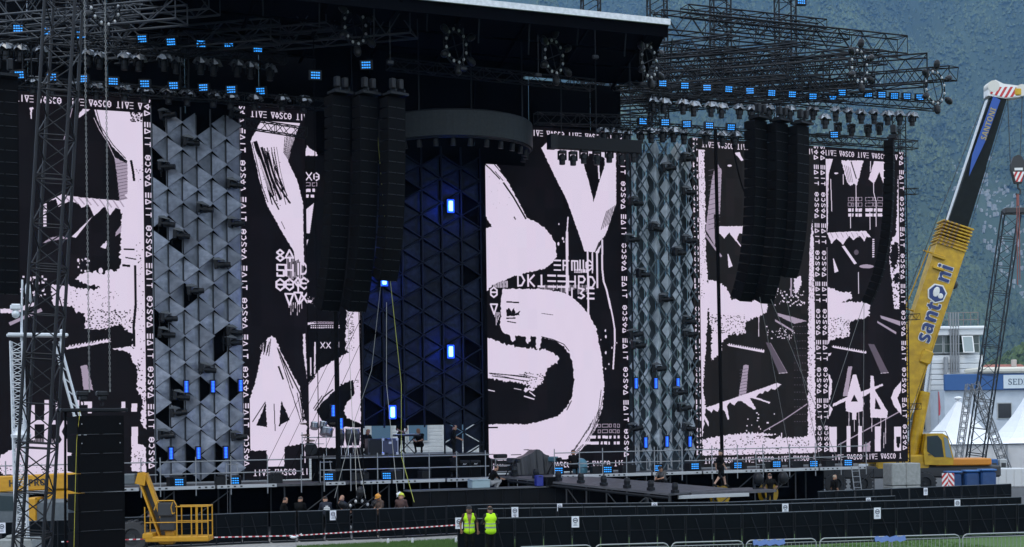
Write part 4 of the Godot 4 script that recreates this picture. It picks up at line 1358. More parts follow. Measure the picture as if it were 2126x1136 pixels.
func person(label: String, at: Vector3, turn: float, pose: Dictionary, wear: Dictionary, group := "") -> Node3D:
	var t := thing("person", label, "person", at, turn, group)
	var j := REST.duplicate()
	for k in pose:
		if j.has(k): j[k] = pose[k]
	var skin: Color = wear.get("skin", Color(.32, .18, .12))
	var shirt: Color = wear.get("shirt", Color(.006, .006, .0075))
	var legs: Color = wear.get("legs", Color(.005, .005, .0065))
	var shoe: Color = wear.get("shoe", Color(.02, .02, .02))
	var sleeve: bool = wear.get("long", false)
	var shorts: bool = wear.get("shorts", false)
	var hd: Vector3 = j.head
	var fwd: Vector3 = pose.get("look", Vector3(0, 0, 1))
	var up: Vector3 = (hd - j.neck).normalized()
	var sd := up.cross(fwd).normalized()
	var bones := [
		[j.hip_l, j.hip_r, .115, .115, 0], [j.pelvis, j.waist, .13, .125, 1], [j.waist, j.chest, .125, .15, 1], [j.chest + Vector3(.07, .0, 0), j.chest - Vector3(.07, .0, 0), .125, .125, 1], [j.sho_l, j.sho_r, .072, .072, 1], [j.chest, j.neck, .12, .06, 1],
		[j.neck, hd, .058, .055, 2], [hd + up * .0, hd + up * .075, .082, .09, 2], [hd + fwd * .03 - up * .045, hd + fwd * .04 - up * .02, .055, .06, 2], [hd + fwd * .09, hd + fwd * .105 - up * .02, .014, .017, 2], [hd + sd * .085, hd + sd * .085 - up * .02, .02, .016, 2], [hd - sd * .085, hd - sd * .085 - up * .02, .02, .016, 2]]
	for s in ["_l", "_r"]:
		bones.append([j["hip" + s], j["knee" + s], .092, .066, 0])
		bones.append([j["knee" + s], j["ankle" + s], .062, .042, 2 if shorts else 0])
		bones.append([j["ankle" + s], j["toe" + s], .05, .038, 3])
		bones.append([j["sho" + s], j["elb" + s], .062, .046, 1])
		bones.append([j["elb" + s], j["wri" + s], .045, .031, 1 if sleeve else 2])
	var pick := func(k: int, p: Vector3) -> Color:
		var c: Color = [legs, shirt, skin, shoe][k]
		if k == 1 and not sleeve and wear.get("bare", false) and absf(p.x) > .2: c = skin
		return c
	var g := net(bones, .028, .05, pick)
	g.tint = skin
	for s in ["_l", "_r"]:                                  # palms and five fingers, slightly curled
		var wr: Vector3 = j["wri" + s]
		var d: Vector3 = (wr - j["elb" + s]).normalized()
		var side := d.cross(Vector3(0, 0, 1) if absf(d.z) < .8 else Vector3.UP).normalized()
		var curl := side.cross(d)
		g.bar(wr - d * .02, wr + d * .085, .03, .036, 6)
		for k in 4:
			var b := wr + d * .08 + side * (k - 1.5) * .021
			var ln: float = [.035, .042, .045, .036][k]
			g.bar(b, b + d * ln, .0105, .01, 5); g.bar(b + d * ln, b + d * ln * 1.7 + curl * .022, .01, .008, 5)
		var th := wr + d * .03 - side * .03
		g.bar(th, th - side * .025 + d * .03, .013, .012, 5); g.bar(th - side * .025 + d * .03, th - side * .028 + d * .06 + curl * .01, .012, .009, 5)
	var cm := mat("skin and cloth", Color.WHITE, .85, 0, .25)
	cm.vertex_color_use_as_albedo = true
	obj("body", g, cm, t)
	var b := Basis(sd, up, sd.cross(up))
	var hat: String = wear.get("hat", "hair")
	if hat == "helmet":
		var hg := Geo.new()
		hg.lathe([Vector2(.118, 0), Vector2(.122, .02), Vector2(.115, .07), Vector2(.09, .115), Vector2(.05, .14), Vector2(0, .147)], 14, Transform3D(b, hd + up * .055))
		hg.lathe([Vector2(.0, -.004), Vector2(.15, -.004), Vector2(.152, .006), Vector2(.11, .014)], 14, Transform3D(b, hd + up * .055 + fwd * .02))
		hg.box(hd + up * .19, Vector3(.02, .03, .2), b)
		obj("helmet", hg, mat("helmet " + str(wear.hat_color), wear.hat_color, .35), t)
	elif hat == "cap":
		var hg := Geo.new()
		hg.lathe([Vector2(.1, 0), Vector2(.103, .03), Vector2(.085, .08), Vector2(.04, .105), Vector2(0, .11)], 12, Transform3D(b, hd + up * .07))
		hg.box(hd + up * .075 + fwd * .13, Vector3(.13, .012, .09), b)
		obj("cap", hg, mat("cap cloth", Color(.015, .015, .017), .9), t)
	elif hat == "hair":
		var hg := Geo.new()
		hg.ball(hd + up * .07 - fwd * .022, Vector3(.096, .078, .1), 10, 7, b)
		obj("hair", hg, mat("hair " + str(wear.get("hair", Color(.02, .015, .012))), wear.get("hair", Color(.02, .015, .012)), .8), t)
	if wear.has("vest"):
		var vb := [[j.pelvis - Vector3(.06, .06, 0), j.waist - Vector3(.05, 0, 0), .148, .14, 0], [j.pelvis + Vector3(.06, -.06, 0), j.waist + Vector3(.05, 0, 0), .148, .14, 0], [j.waist, j.chest, .15, .165, 0], [j.chest + Vector3(.085, .02, 0), j.chest - Vector3(.085, -.02, 0), .142, .142, 0], [j.sho_l * .8 + j.sho_r * .2, j.sho_l * .2 + j.sho_r * .8, .092, .092, 0]]
		var vc: Color = wear.vest
		var open: bool = wear.get("open", false)
		var vg := net(vb, .02, .04, func(_k: int, p: Vector3) -> Color:
			if open and p.z > .02 and absf(p.x) < .012 + maxf(0, p.y - 1.05) * .2: return skin
			if absf(p.y - 1.0) < .026 or absf(p.y - 1.13) < .026: return Color(.2, .23, .22)
			return vc)
		obj("vest", vg, cm, t)
	return t


const WORK := {"elb_l": Vector3(.25, 1.16, .1), "wri_l": Vector3(.12, 1.08, .33), "elb_r": Vector3(-.25, 1.16, .1), "wri_r": Vector3(-.1, 1.06, .34), "head": Vector3(0, 1.585, .06), "look": Vector3(0, -.35, .94)}
const HIPS := {"elb_l": Vector3(.4, 1.17, -.08), "wri_l": Vector3(.2, 1.0, .04), "elb_r": Vector3(-.4, 1.17, -.08), "wri_r": Vector3(-.2, 1.0, .04)}
const WALK := {"knee_l": Vector3(.1, .52, .22), "ankle_l": Vector3(.1, .1, .3), "toe_l": Vector3(.11, .05, .46), "knee_r": Vector3(-.1, .48, -.08), "ankle_r": Vector3(-.1, .14, -.34), "toe_r": Vector3(-.1, .04, -.2), "elb_l": Vector3(.25, 1.14, -.12), "wri_l": Vector3(.25, .92, -.1), "elb_r": Vector3(-.25, 1.14, .06), "wri_r": Vector3(-.24, .93, .2)}
const CROUCH := {"pelvis": Vector3(0, .42, -.12), "waist": Vector3(0, .56, -.08), "chest": Vector3(0, .76, .02), "neck": Vector3(0, .92, .1), "head": Vector3(0, 1.04, .17), "hip_l": Vector3(.1, .4, -.12), "hip_r": Vector3(-.1, .4, -.12), "knee_l": Vector3(.17, .52, .3), "ankle_l": Vector3(.14, .09, .1), "toe_l": Vector3(.16, .04, .26), "knee_r": Vector3(-.17, .5, .3), "ankle_r": Vector3(-.14, .09, .08), "toe_r": Vector3(-.16, .04, .24), "sho_l": Vector3(.185, .87, .06), "sho_r": Vector3(-.185, .87, .06), "elb_l": Vector3(.22, .64, .24), "wri_l": Vector3(.1, .6, .46), "elb_r": Vector3(-.22, .64, .24), "wri_r": Vector3(-.1, .58, .46), "look": Vector3(0, -.3, .95)}


# ---------------------------------------------------------------- lamps and loudspeakers
func moving_head(label: String, group: String, cover: bool) -> Node3D:   # hangs from its clamp at the origin
	var t := thing("moving_light", label, "stage light", Vector3.ZERO, 0, group)
	var blk := mat("lamp black")
	var g := Geo.new().bevel(Vector3(0, -.13, 0), Vector3(.36, .13, .3), .02)
	g.bar(Vector3(-.1, 0, 0), Vector3(-.1, -.08, 0), .02); g.bar(Vector3(.1, 0, 0), Vector3(.1, -.08, 0), .02)
	obj("base", g, blk, t)
	for s in [-1.0, 1.0]: obj("yoke_arm", Geo.new().bevel(Vector3(s * .19, -.33, 0), Vector3(.05, .34, .14), .015), blk, t)
	var h := Geo.new().lathe([Vector2(.0, -.72), Vector2(.13, -.72), Vector2(.14, -.7), Vector2(.14, -.55), Vector2(.155, -.5), Vector2(.15, -.34), Vector2(.1, -.24), Vector2(0, -.22)], 12)
	obj("head", h, blk, t)
	if cover:                                              # crumpled silver rain cover over the base
		var c := Geo.new()
		var ring := []
		for k in 3:
			var row := []
			for i in 12:
				var a := TAU * i / 12
				var r: float = [.1, .25, .33][k] * (1.0 + .3 * sin(i * 2.7 + k) * (k * .5))
				row.append(Vector3(cos(a) * r, [.0, -.06, -.22][k] + .07 * sin(i * 4.1 + k * 2), sin(a) * r * .8))
			ring.append(row)
		for k in 2:
			for i in 12: c.quad(ring[k][i], ring[k][(i + 1) % 12], ring[k + 1][(i + 1) % 12], ring[k + 1][i])
		obj("rain_cover", c, mat("silver cover", Color(.33, .35, .38), .35, .7), t)
	return t


func strobe(label: String, group: String, upright: bool) -> Node3D:
	var t := thing("light_bar" if upright else "strobe_light", label, "stage light", Vector3.ZERO, 0, group)
	var s := Vector3(.2, .56, .14) if upright else Vector3(.46, .34, .2)
	obj("housing", Geo.new().bevel(Vector3(0, 0, -.08), s + Vector3(.06, .06, 0), .02), mat("lamp black"), t)
	var lens := Geo.new()
	var rows := 8 if upright else 3
	for i in rows:
		var h := s.y * .92 / rows
		lens.box(Vector3(0, (i - (rows - 1) * .5) * h, .0), Vector3(s.x * .86, h * .84, .02))
	obj("lens", lens, glow("blue lamp", Color(.004, .075, .9), 1.1), t)
	var cores := Geo.new()
	for i in rows:
		var h := s.y * .92 / rows
		for k in (1 if upright else 4): cores.box(Vector3(0 if upright else (k - 1.5) * .095, (i - (rows - 1) * .5) * h, .012), Vector3(.07, h * .5, .02))
	obj("diodes", cores, glow("blue diode", Color(.03, .33, 1.0), 1.5), t)
	return t


func beam_light(label: String, group: String) -> Node3D:   # bracketed to a panel column, head lying sideways along +x
	var t := thing("beam_light", label, "stage light", Vector3.ZERO, 0, group)
	var blk := mat("lamp black")
	obj("bracket", Geo.new().bar(Vector3(-.35, -.35, -.45), Vector3(-.35, .35, -.45), .03).bar(Vector3(-.35, 0, -.45), Vector3(-.3, 0, -.1), .03), blk, t)
	obj("base", Geo.new().bevel(Vector3(-.26, .05, 0), Vector3(.16, .42, .34), .03), blk, t)
	for s in [-1.0, 1.0]: obj("yoke_arm", Geo.new().bevel(Vector3(-.06, .0, .17 * s), Vector3(.34, .1, .04), .01), blk, t)
	var tr := Transform3D(Basis(Vector3(0, 1, 0), Vector3(1, 0, 0), Vector3(0, 0, -1)), Vector3(-.12, 0, 0))
	var hd := obj("head", Geo.new().lathe([Vector2(0, 0), Vector2(.12, .02), Vector2(.155, .1), Vector2(.15, .22), Vector2(.12, .3), Vector2(.12, .5), Vector2(.1, .52), Vector2(0, .51)], 14, tr), blk, t)
	obj("lens", Geo.new().lathe([Vector2(.0, .524), Vector2(.09, .522)], 14, tr), mat("lens glass", Color(.03, .035, .05), .08), hd)
	obj("rain_cover", Geo.new().prism(PackedVector2Array([Vector2(-.36, .24), Vector2(.12, .18), Vector2(.14, .21), Vector2(-.1, .34), Vector2(-.34, .3)]), -.2, .2), mat("clear cover", Color(.05, .057, .065), .25), t)
	return t


func light_ring(label: String, at: Vector3, turn: float, r := .78) -> Node3D:
	var t := thing("light_ring", label, "light fixture", at, turn, "round light rings")
	var blk := mat("lamp black")
	var g := Geo.new()
	for rr in [r, r - .2]:
		var path := []
		for i in 25: path.append(Vector3(cos(TAU * i / 24) * rr, sin(TAU * i / 24) * rr, 0))
		g.tube(path, .035, 6)
	for i in 12: g.bar(Vector3(cos(TAU * i / 12), sin(TAU * i / 12), 0) * (r - .2), Vector3(cos(TAU * i / 12), sin(TAU * i / 12), 0) * r, .02, -1, 4)
	obj("hoop", g, blk, t)
	for i in 2: stick("spoke", Vector3(cos(i * PI / 2 + .4), sin(i * PI / 2 + .4), 0) * (r - .2), -Vector3(cos(i * PI / 2 + .4), sin(i * PI / 2 + .4), 0) * (r - .2), .022, blk, t)
	if not shared.has("bulb"): shared.bulb = Geo.new().ball(Vector3.ZERO, Vector3(.058, .075, .06), 8, 6).mesh()
	for i in 12:
		var a := TAU * (i + .5) / 12
		put("lamp", shared.bulb, mat("frosted bulb", Color(.5, .5, .5), .3), t, Transform3D(Basis.IDENTITY, Vector3(cos(a) * (r - .1), sin(a) * (r - .1), .07)))
	if not shared.has("pod"): shared.pod = Geo.new().lathe([Vector2(0, 0), Vector2(.08, .0), Vector2(.09, .05), Vector2(.15, .12), Vector2(.17, .28), Vector2(.14, .42), Vector2(.07, .5), Vector2(0, .51)], 12).mesh()
	for i in 6:
		var a := TAU * (i + .5) / 6
		var d := Vector3(cos(a), sin(a), .15).normalized()
		var x := d.cross(Vector3(0, 0, 1)).normalized()
		put("spotlight", shared.pod, mat("pod black", Color(.012, .0125, .014), .4, 0, .35), t, Transform3D(Basis(x, d, x.cross(d)), d * r))
	return t


func line_array(label: String, top: Vector3, turn: float, n: int, w: float, h: float, d: float, bend: Array, group := "", bumper := true) -> Node3D:
	var t := thing("line_array", label, "loudspeaker", top, turn, group)
	var key := "cab%.2f_%.2f_%.2f" % [w, h, d]
	var blk := mat("grille black")
	if not shared.has(key):
		var g := Geo.new()
		var p := []
		for i in 8:
			var z := d * .5 if i & 4 else -d * .5
			var hh := h * .49 if i & 4 else h * .4
			p.append(Vector3(-w / 2 if i & 1 == 0 else w / 2, -hh if i & 2 == 0 else hh, z))
		g.hexa(p)
		g.box(Vector3(0, 0, d * .5 + .004), Vector3(w * .94, h * .86, .012))
		var m := g.mesh(null, blk)
		var e := Geo.new()
		for s in [-1.0, 1.0]:
			e.box(Vector3(s * w * .24, -h * .47, d * .5 + .006), Vector3(w * .4, .012, .016))
		e.mesh(m, mat("worn steel"))
		shared[key] = m
	var at := Vector3.ZERO
	var ang := 0.0
	if bumper:
		obj("fly_frame", Geo.new().box(Vector3(0, .1, -.05), Vector3(w * 1.02, .1, d * 1.05)).box(Vector3(-w * .25, .2, 0), Vector3(.06, .12, d)).box(Vector3(w * .25, .2, 0), Vector3(.06, .12, d)), mat("black steel"), t)
		for s in [-1.0, 1.0]:
			obj("hoist", Geo.new().bevel(Vector3(s * w * .22, .52, 0), Vector3(.2, .42, .26), .03).bar(Vector3(s * w * .22, .25, 0), Vector3(s * w * .22, .35, 0), .03), mat("lamp black"), t)
	for i in n:
		ang += deg_to_rad(bend[mini(i * bend.size() / n, bend.size() - 1)])
		var b := Basis(Vector3.RIGHT, ang)
		put("cabinet", shared[key], null, t, Transform3D(b, at + b * Vector3(0, -h * .5, -d * .5)))
		at += b * Vector3(0, -h, 0)
	return t


# ---------------------------------------------------------------- the scene
func _ready() -> void:
	rng.seed = 7
	wobble.seed = 5
	wobble.frequency = .02
	look()
	mat("black steel", Color(.009, .0105, .013), .5, .1, .3)
	mat("lamp black", Color(.01, .011, .013), .45, 0, .3)
	mat("grille black", Color(.004, .0042, .005), .7, 0, .15)
	mat("worn steel", Color(.045, .048, .052), .45, .3, .35)
	mat("galvanised", Color(.28, .29, .3), .45, .6)
	mat("black cloth", Color(.003, .0032, .004), .95, 0, .1)
	mat("roof black", Color(.003, .003, .004), .9, 0, .1)
	mat("screen housing", Color(.006, .006, .007), .7, 0, .2)
	mat("barrier cloth", Color(.0035, .005, .0065), .8, 0, .18)
	ground_and_hills()
	screens()
	panel_column_left()
	panel_column_dark()
	panel_column_right()
	roof_and_trusses()
	stage_floor()
	lamps()
	loudspeakers()
	yard_right()
	yard_left()
	barriers()
	on_stage()
	crew()
	cables()
	for key in ["boom grey", "slate panel 0", "slate panel 1", "slate panel 2", "slate panel 3", "ribbon screen"]: mats[key].metallic_specular = .25


func look() -> void:
	var cam := Camera3D.new()
	cam.name = "Camera"
	add_child(cam)
	cam.set_frustum(2.0 * .5 * 568.0 / 3000.0, Vector2(0, 299.5 / 3000.0 * .5), .5, 12000.0)
	var roll := .013
	var right := Vector3(cos(BEARING), 0, sin(BEARING))
	var ahead := Vector3(sin(BEARING), 0, -cos(BEARING))
	var up := Vector3.UP * cos(roll) + right * sin(roll)
	cam.transform = Transform3D(Basis(right * cos(roll) - Vector3.UP * sin(roll), up, -ahead), EYE)
	cam.current = true
	var env := Environment.new()
	env.background_mode = Environment.BG_SKY
	var sky := Sky.new()
	var sm := ProceduralSkyMaterial.new()
	sm.sky_top_color = lin(.62, .72, .86)
	sm.sky_horizon_color = lin(.6, .68, .78)
	sm.sky_curve = .2
	sm.sky_energy_multiplier = 1.45
	sm.ground_energy_multiplier = 1.45
	sm.ground_horizon_color = lin(.3, .33, .36)
	sm.ground_bottom_color = lin(.12, .13, .13)
	sm.sun_angle_max = 1.0
	sky.sky_material = sm
	env.sky = sky
	env.tonemap_mode = Environment.TONE_MAPPER_LINEAR
	env.tonemap_exposure = 1.0
	env.fog_enabled = true
	env.fog_density = .000055
	env.fog_light_color = lin(.26, .55, 1.0)
	env.sdfgi_enabled = true
	env.ssao_enabled = true
	env.ssil_enabled = true
	var we := WorldEnvironment.new()
	we.name = "WorldEnvironment"
	we.environment = env
	add_child(we)
	var sun := DirectionalLight3D.new()
	sun.name = "Sun"
	sun.light_energy = .5
	sun.light_angular_distance = 12.0
	sun.light_color = Color(1, .98, .95)
	sun.shadow_enabled = true
	add_child(sun)
	sun.rotation = Vector3(deg_to_rad(-58), deg_to_rad(-55), 0)


func ground_and_hills() -> void:
	var g := Geo.new()
	var R := 11000.0
	g.quad(Vector3(-R, 0, R * .1), Vector3(R, 0, R * .1), Vector3(R, 0, -R), Vector3(-R, 0, -R))
	structure("ground", g, grained("asphalt", Color(.035, .036, .038), Color(.075, .075, .075), .35, .9, .03))
	g = Geo.new()
	g.quad(Vector3(-40, .004, 10.6), Vector3(60, .004, 10.6), Vector3(60, .004, 6.2), Vector3(-40, .004, 6.2))
	structure("pavement", g, grained("concrete path", Color(.2, .195, .18), Color(.36, .35, .33), .4, .9, .04))
	g = Geo.new()
	g.quad(Vector3(-13.5, .008, 58), Vector3(60, .008, 58), Vector3(60, .008, 10.5), Vector3(-13.5, .008, 10.5))
	structure("grass", g, grained("turf", Color(.04, .085, .014), Color(.08, .15, .03), .5, .95, .05))
	var blade := Geo.new()
	for i in 5:
		var a := i * 1.3
		var d := Vector3(cos(a), 0, sin(a)) * .03
		blade.tri(d - d.rotated(Vector3.UP, 1.57) * .25, d + d.rotated(Vector3.UP, 1.57) * .25, d * 1.8 + Vector3(0, .06 + .012 * i, 0))
	var mm := MultiMesh.new()
	mm.transform_format = MultiMesh.TRANSFORM_3D
	mm.mesh = blade.mesh()
	mm.instance_count = 26000
	for i in 26000:
		var p := Vector3(rng.randf_range(-13.4, -5.5), .008, rng.randf_range(10.55, 17.0))
		if i >= 14000: p = Vector3(rng.randf_range(-9, 9), .008, rng.randf_range(20.5, 33))
		mm.set_instance_transform(i, Transform3D(Basis(Vector3.UP, rng.randf() * TAU).scaled(Vector3.ONE * rng.randf_range(.6, 1.2)), p))
	var gi := MultiMeshInstance3D.new()
	gi.multimesh = mm
	gi.material_override = mat("grass blades", Color(.06, .125, .022), .8)
	gi.name = "grass_blades"
	add_child(gi)
	tag(gi, "short mown green turf in front of the barriers", "grass", "", "stuff")

	# the mountain: a height field in the yard grid, wooded, with bare rock showing in streaks
	var n := FastNoiseLite.new()
	n.seed = 21
	n.frequency = .0012
	n.fractal_octaves = 5
	var high := func(u: float, k: float) -> float:
		u /= 2.0; k /= 2.0
		return 2.0 * maxf(0.0, (k - 1500.0) * .6 + n.get_noise_2d(u, k) * 260.0 * clampf((k - 1500.0) / 700.0, 0, 1) + absf(n.get_noise_2d(u * 2.5 + 900, k * .6)) * -230.0 * clampf((k - 1700.0) / 500.0, 0, 1))
	var rocky := func(u: float, k: float) -> float:
		u /= 2.0; k /= 2.0
		return n.get_noise_2d(u * 3.2 + 3000.0, k * 1.3 - 700.0) + .22 * n.get_noise_2d(u * 22.0, k * 7.0)
	var mg := Geo.new()
	mg.tinted = true
	var us := 220
	var ks := 170
	var grid := []
	var point := func(i: int, j: int) -> Vector3:
		var u := -2000.0 + 6400.0 * i / us
		var k := 2800.0 + 6000.0 * j / ks
		return yard(u, high.call(u, k) - 1.0, k)
	for j in ks + 1:
		for i in us + 1: grid.append(point.call(i, j))
	for j in ks:
		for i in us:
			mg.tint = Color(.04, .06, .03)
			var at := j * (us + 1) + i
			mg.quad(grid[at], grid[at + 1], grid[at + us + 2], grid[at + us + 1])
	var wood := mat("forest floor", Color.WHITE, .95)
	wood.vertex_color_use_as_albedo = true
	structure("mountain", mg, wood)
	# bare rock outcrops
	var rg := Geo.new()
	for i in 40000:
		var u := rng.randf_range(240, 2900)
		var k := rng.randf_range(3300, 7400)
		if u / k < .1 or u / k > .42 or rocky.call(u, k) + rng.randf_range(-.09, .05) < .31: continue
		var s := rng.randf_range(2.4, 5.5)
		var p := yard(u, high.call(u, k), k)
		var c := []
		for q in 8: c.append(p + Vector3((-1 if q & 1 == 0 else 1) * s * rng.randf_range(.4, .8), (-1.2 if q & 2 == 0 else 1.5) * s * rng.randf_range(.6, 1.1), (-1 if q & 4 == 0 else 1) * s * rng.randf_range(.5, .9)))
		rg.hexa(c)
	tag(obj("rock_outcrops", rg, mat("limestone", Color(.3, .3, .29), .95)), "pale limestone outcrops scattered among the mountain forest", "rock", "", "stuff")
	var crown := Geo.new()
	var pts := []
	for j in 4:
		var row := []
		for i in 6:
			var a := TAU * (i + .5 * (j % 2)) / 6
			var r: float = [.35, 1.0, .8, .3][j] * (1.0 + .28 * sin(i * 2.3 + j * 1.7))
			row.append(Vector3(cos(a) * r, [.0, .5, 1.25, 1.75][j] + .12 * sin(i * 3.1 + j), sin(a) * r))
		pts.append(row)
	for j in 3:
		for i in 6: crown.quad(pts[j][i], pts[j + 1][i], pts[j + 1][(i + 1) % 6], pts[j][(i + 1) % 6])
	for i in 6: crown.tri(pts[3][i], Vector3(.05, 1.95, 0), pts[3][(i + 1) % 6])
	var trees := MultiMesh.new()
	trees.transform_format = MultiMesh.TRANSFORM_3D
	trees.use_colors = true
	trees.mesh = crown.mesh()
	var spots := []
	var tries := 0
	while spots.size() < 120000 and tries < 170000:
		tries += 1
		var k := sqrt(rng.randf_range(3090.0 * 3090.0, 7400.0 * 7400.0))
		var u := k * rng.randf_range(.02, .43)
		if rocky.call(u, k) > .36: continue
		spots.append(Vector2(u, k))
	trees.instance_count = spots.size()
	for i in spots.size():
		var u: float = spots[i].x
		var k: float = spots[i].y
		var s := rng.randf_range(3.6, 7.4)
		trees.set_instance_transform(i, Transform3D(Basis(Vector3.UP, rng.randf() * TAU).scaled(Vector3(s, s * rng.randf_range(.9, 1.7), s)), yard(u, high.call(u, k) - 4.0, k)))
		var f := rng.randf()
		var patch := clampf(n.get_noise_2d(u * 1.5, k * 1.5) * 1.6 + .5, 0, 1)
		trees.set_instance_color(i, Color(.016, .034, .02).lerp(Color(.1, .13, .05), f * .45 + patch * .55))
	var ti := MultiMeshInstance3D.new()
	ti.multimesh = trees
	var leaf := mat("far foliage", Color.WHITE, .9)
	leaf.vertex_color_use_as_albedo = true
	ti.material_override = leaf
	ti.name = "mountain_forest"
	add_child(ti)
	tag(ti, "dense mixed forest covering the steep mountain behind the stage", "forest", "", "stuff")
	# nearer wooded hillock behind the white building
	var hh := func(u: float, k: float) -> float:
		return 74.0 * exp(-(pow((u - 420.0) / 100.0, 2) + pow((k - 960.0) / 190.0, 2)))
	var hg := Geo.new()
	hg.tinted = true
	hg.tint = Color(.045, .07, .03)
	for j in 20:
		for i in 20:
			var q := []
			for w in [[0, 0], [1, 0], [1, 1], [0, 1]]:
				var u: float = 150.0 + 27.0 * (i + w[0])
				var k: float = 480.0 + 48.0 * (j + w[1])
				q.append(yard(u, hh.call(u, k) - 1.0, k))
			hg.quad(q[0], q[1], q[2], q[3])
	structure("hill", hg, wood)
	var bm := MultiMesh.new()
	bm.transform_format = MultiMesh.TRANSFORM_3D
	bm.use_colors = true
	bm.mesh = trees.mesh
	bm.instance_count = 5200
	for i in 5200:
		var k := rng.randf_range(620, 1080)
		var u := rng.randf_range(200, 520)
		var s := rng.randf_range(2.0, 3.6)
		bm.set_instance_transform(i, Transform3D(Basis(Vector3.UP, rng.randf() * TAU).scaled(Vector3(s, s * 1.2, s)), yard(u, hh.call(u, k) - 1.5, k)))
		bm.set_instance_color(i, Color(.035, .065, .025).lerp(Color(.08, .12, .04), rng.randf()))
	var bi := MultiMeshInstance3D.new()
	bi.multimesh = bm
	bi.material_override = leaf
	bi.name = "hillside_wood"
	add_child(bi)
	tag(bi, "brighter green woodland on the low hill beyond the red roof", "forest", "", "stuff")


func screens() -> void:
	led_screen("led_screen", "A", -23.8, -17.12, 2.2, "tr", "tall lit screen with piano-key photo collage beside the grey folded panel column")
	led_screen("led_screen", "B", -13.3, -10.17, 2.2, "tlb", "narrow lit screen with a broad white painted arrow and letter Y")
	led_screen("led_screen", "I", -10.15, -7.55, 3.25, "", "borderless dark lit screen with XX I figures behind the drum kit")
	led_screen("led_screen", "C", -1.6, 6.42, 2.2, "trb", "big lit screen with a giant painted letter S and Y")
	led_screen("led_screen", "D", 10.2, 17.98, 2.2, "tlrb", "lit screen framed in text with collage of keyboards and white border strips")
	led_screen("led_screen", "E", 18.0, 23.52, 2.2, "tlrb", "outermost lit screen with painted letters A and D over keyboards")


func plate(a: Vector3, b: Vector3, c: Vector3, th: float) -> Mesh:   # a thin triangular panel with a dished middle
	var g := Geo.new()
	var nn := (b - a).cross(c - a).normalized()
	if nn.z < 0:
		var s := b
		b = c; c = s
		nn = -nn
	var m := (a + b + c) / 3.0 + nn * .02
	var k := nn * th
	for e in [[a, b], [b, c], [c, a]]:
		g.tri(e[0], e[1], m)
		g.quad(e[0] - k, e[1] - k, e[1], e[0])
	g.tri(a - k, c - k, b - k)
	return g.mesh()


func panel_column_left() -> void:
	var t := thing("panel_column", "column of grey folded triangular panels with sharp points, between two screens", "stage panels", Vector3(-17.15, 2.2, 0))
	var S := 1.19
	var w := .655
	var ms := []
	for i in 4: ms.append(grained("grey panel %d" % i, Color(.12, .133, .165) * (.75 + .15 * i), Color(.27, .296, .35) * (.75 + .15 * i), .55, .5, .012 + .004 * i, .25))
	var shapes := {}
	for i in 6:
		for j in 30:
			var right := j % 2 == 0
			var y := (j / 2) * S + (0.0 if (i % 2 == 0) == right else S * .5) - S * .5
			if y < -.3 or y + S > 16.75 - (.0 if i % 3 else .4): continue
			var mid := Vector3(-17.15 + (i + .5) * w, 2.2 + y + S * .5, .3)
			var hole := false
			for l in left_lamps:
				if mid.distance_to(l + Vector3(-.32, 0, 0)) < .42: hole = true
			for l in left_bars:
				if mid.distance_to(l + Vector3(-.22, 0, 0)) < .36: hole = true
			if hole: continue
			if not shapes.has(right):
				shapes[right] = plate(Vector3(.04, .085, .0), Vector3(.04, S - .085, .0), Vector3(w * 1.03, S * .5, .33), .03) if right else plate(Vector3(w - .04, .085, .0), Vector3(w - .04, S - .085, .0), Vector3(-w * .03, S * .5, .33), .03)
			put("panel", shapes[right], ms[rng.randi() % 4], t, Transform3D(Basis.IDENTITY, Vector3(i * w, y, .12)))
	for i in 7: stick("upright", Vector3(i * w, 0, .02), Vector3(i * w, 16.8 - .3 * (i % 2), .02), .035, mat("grey bar", Color(.09, .1, .115), .5, .3), t)
	obj("backing", Geo.new().box(Vector3(3 * w, 8.3, -.25), Vector3(6 * w, 16.6, .1)), mat("black cloth"), t)


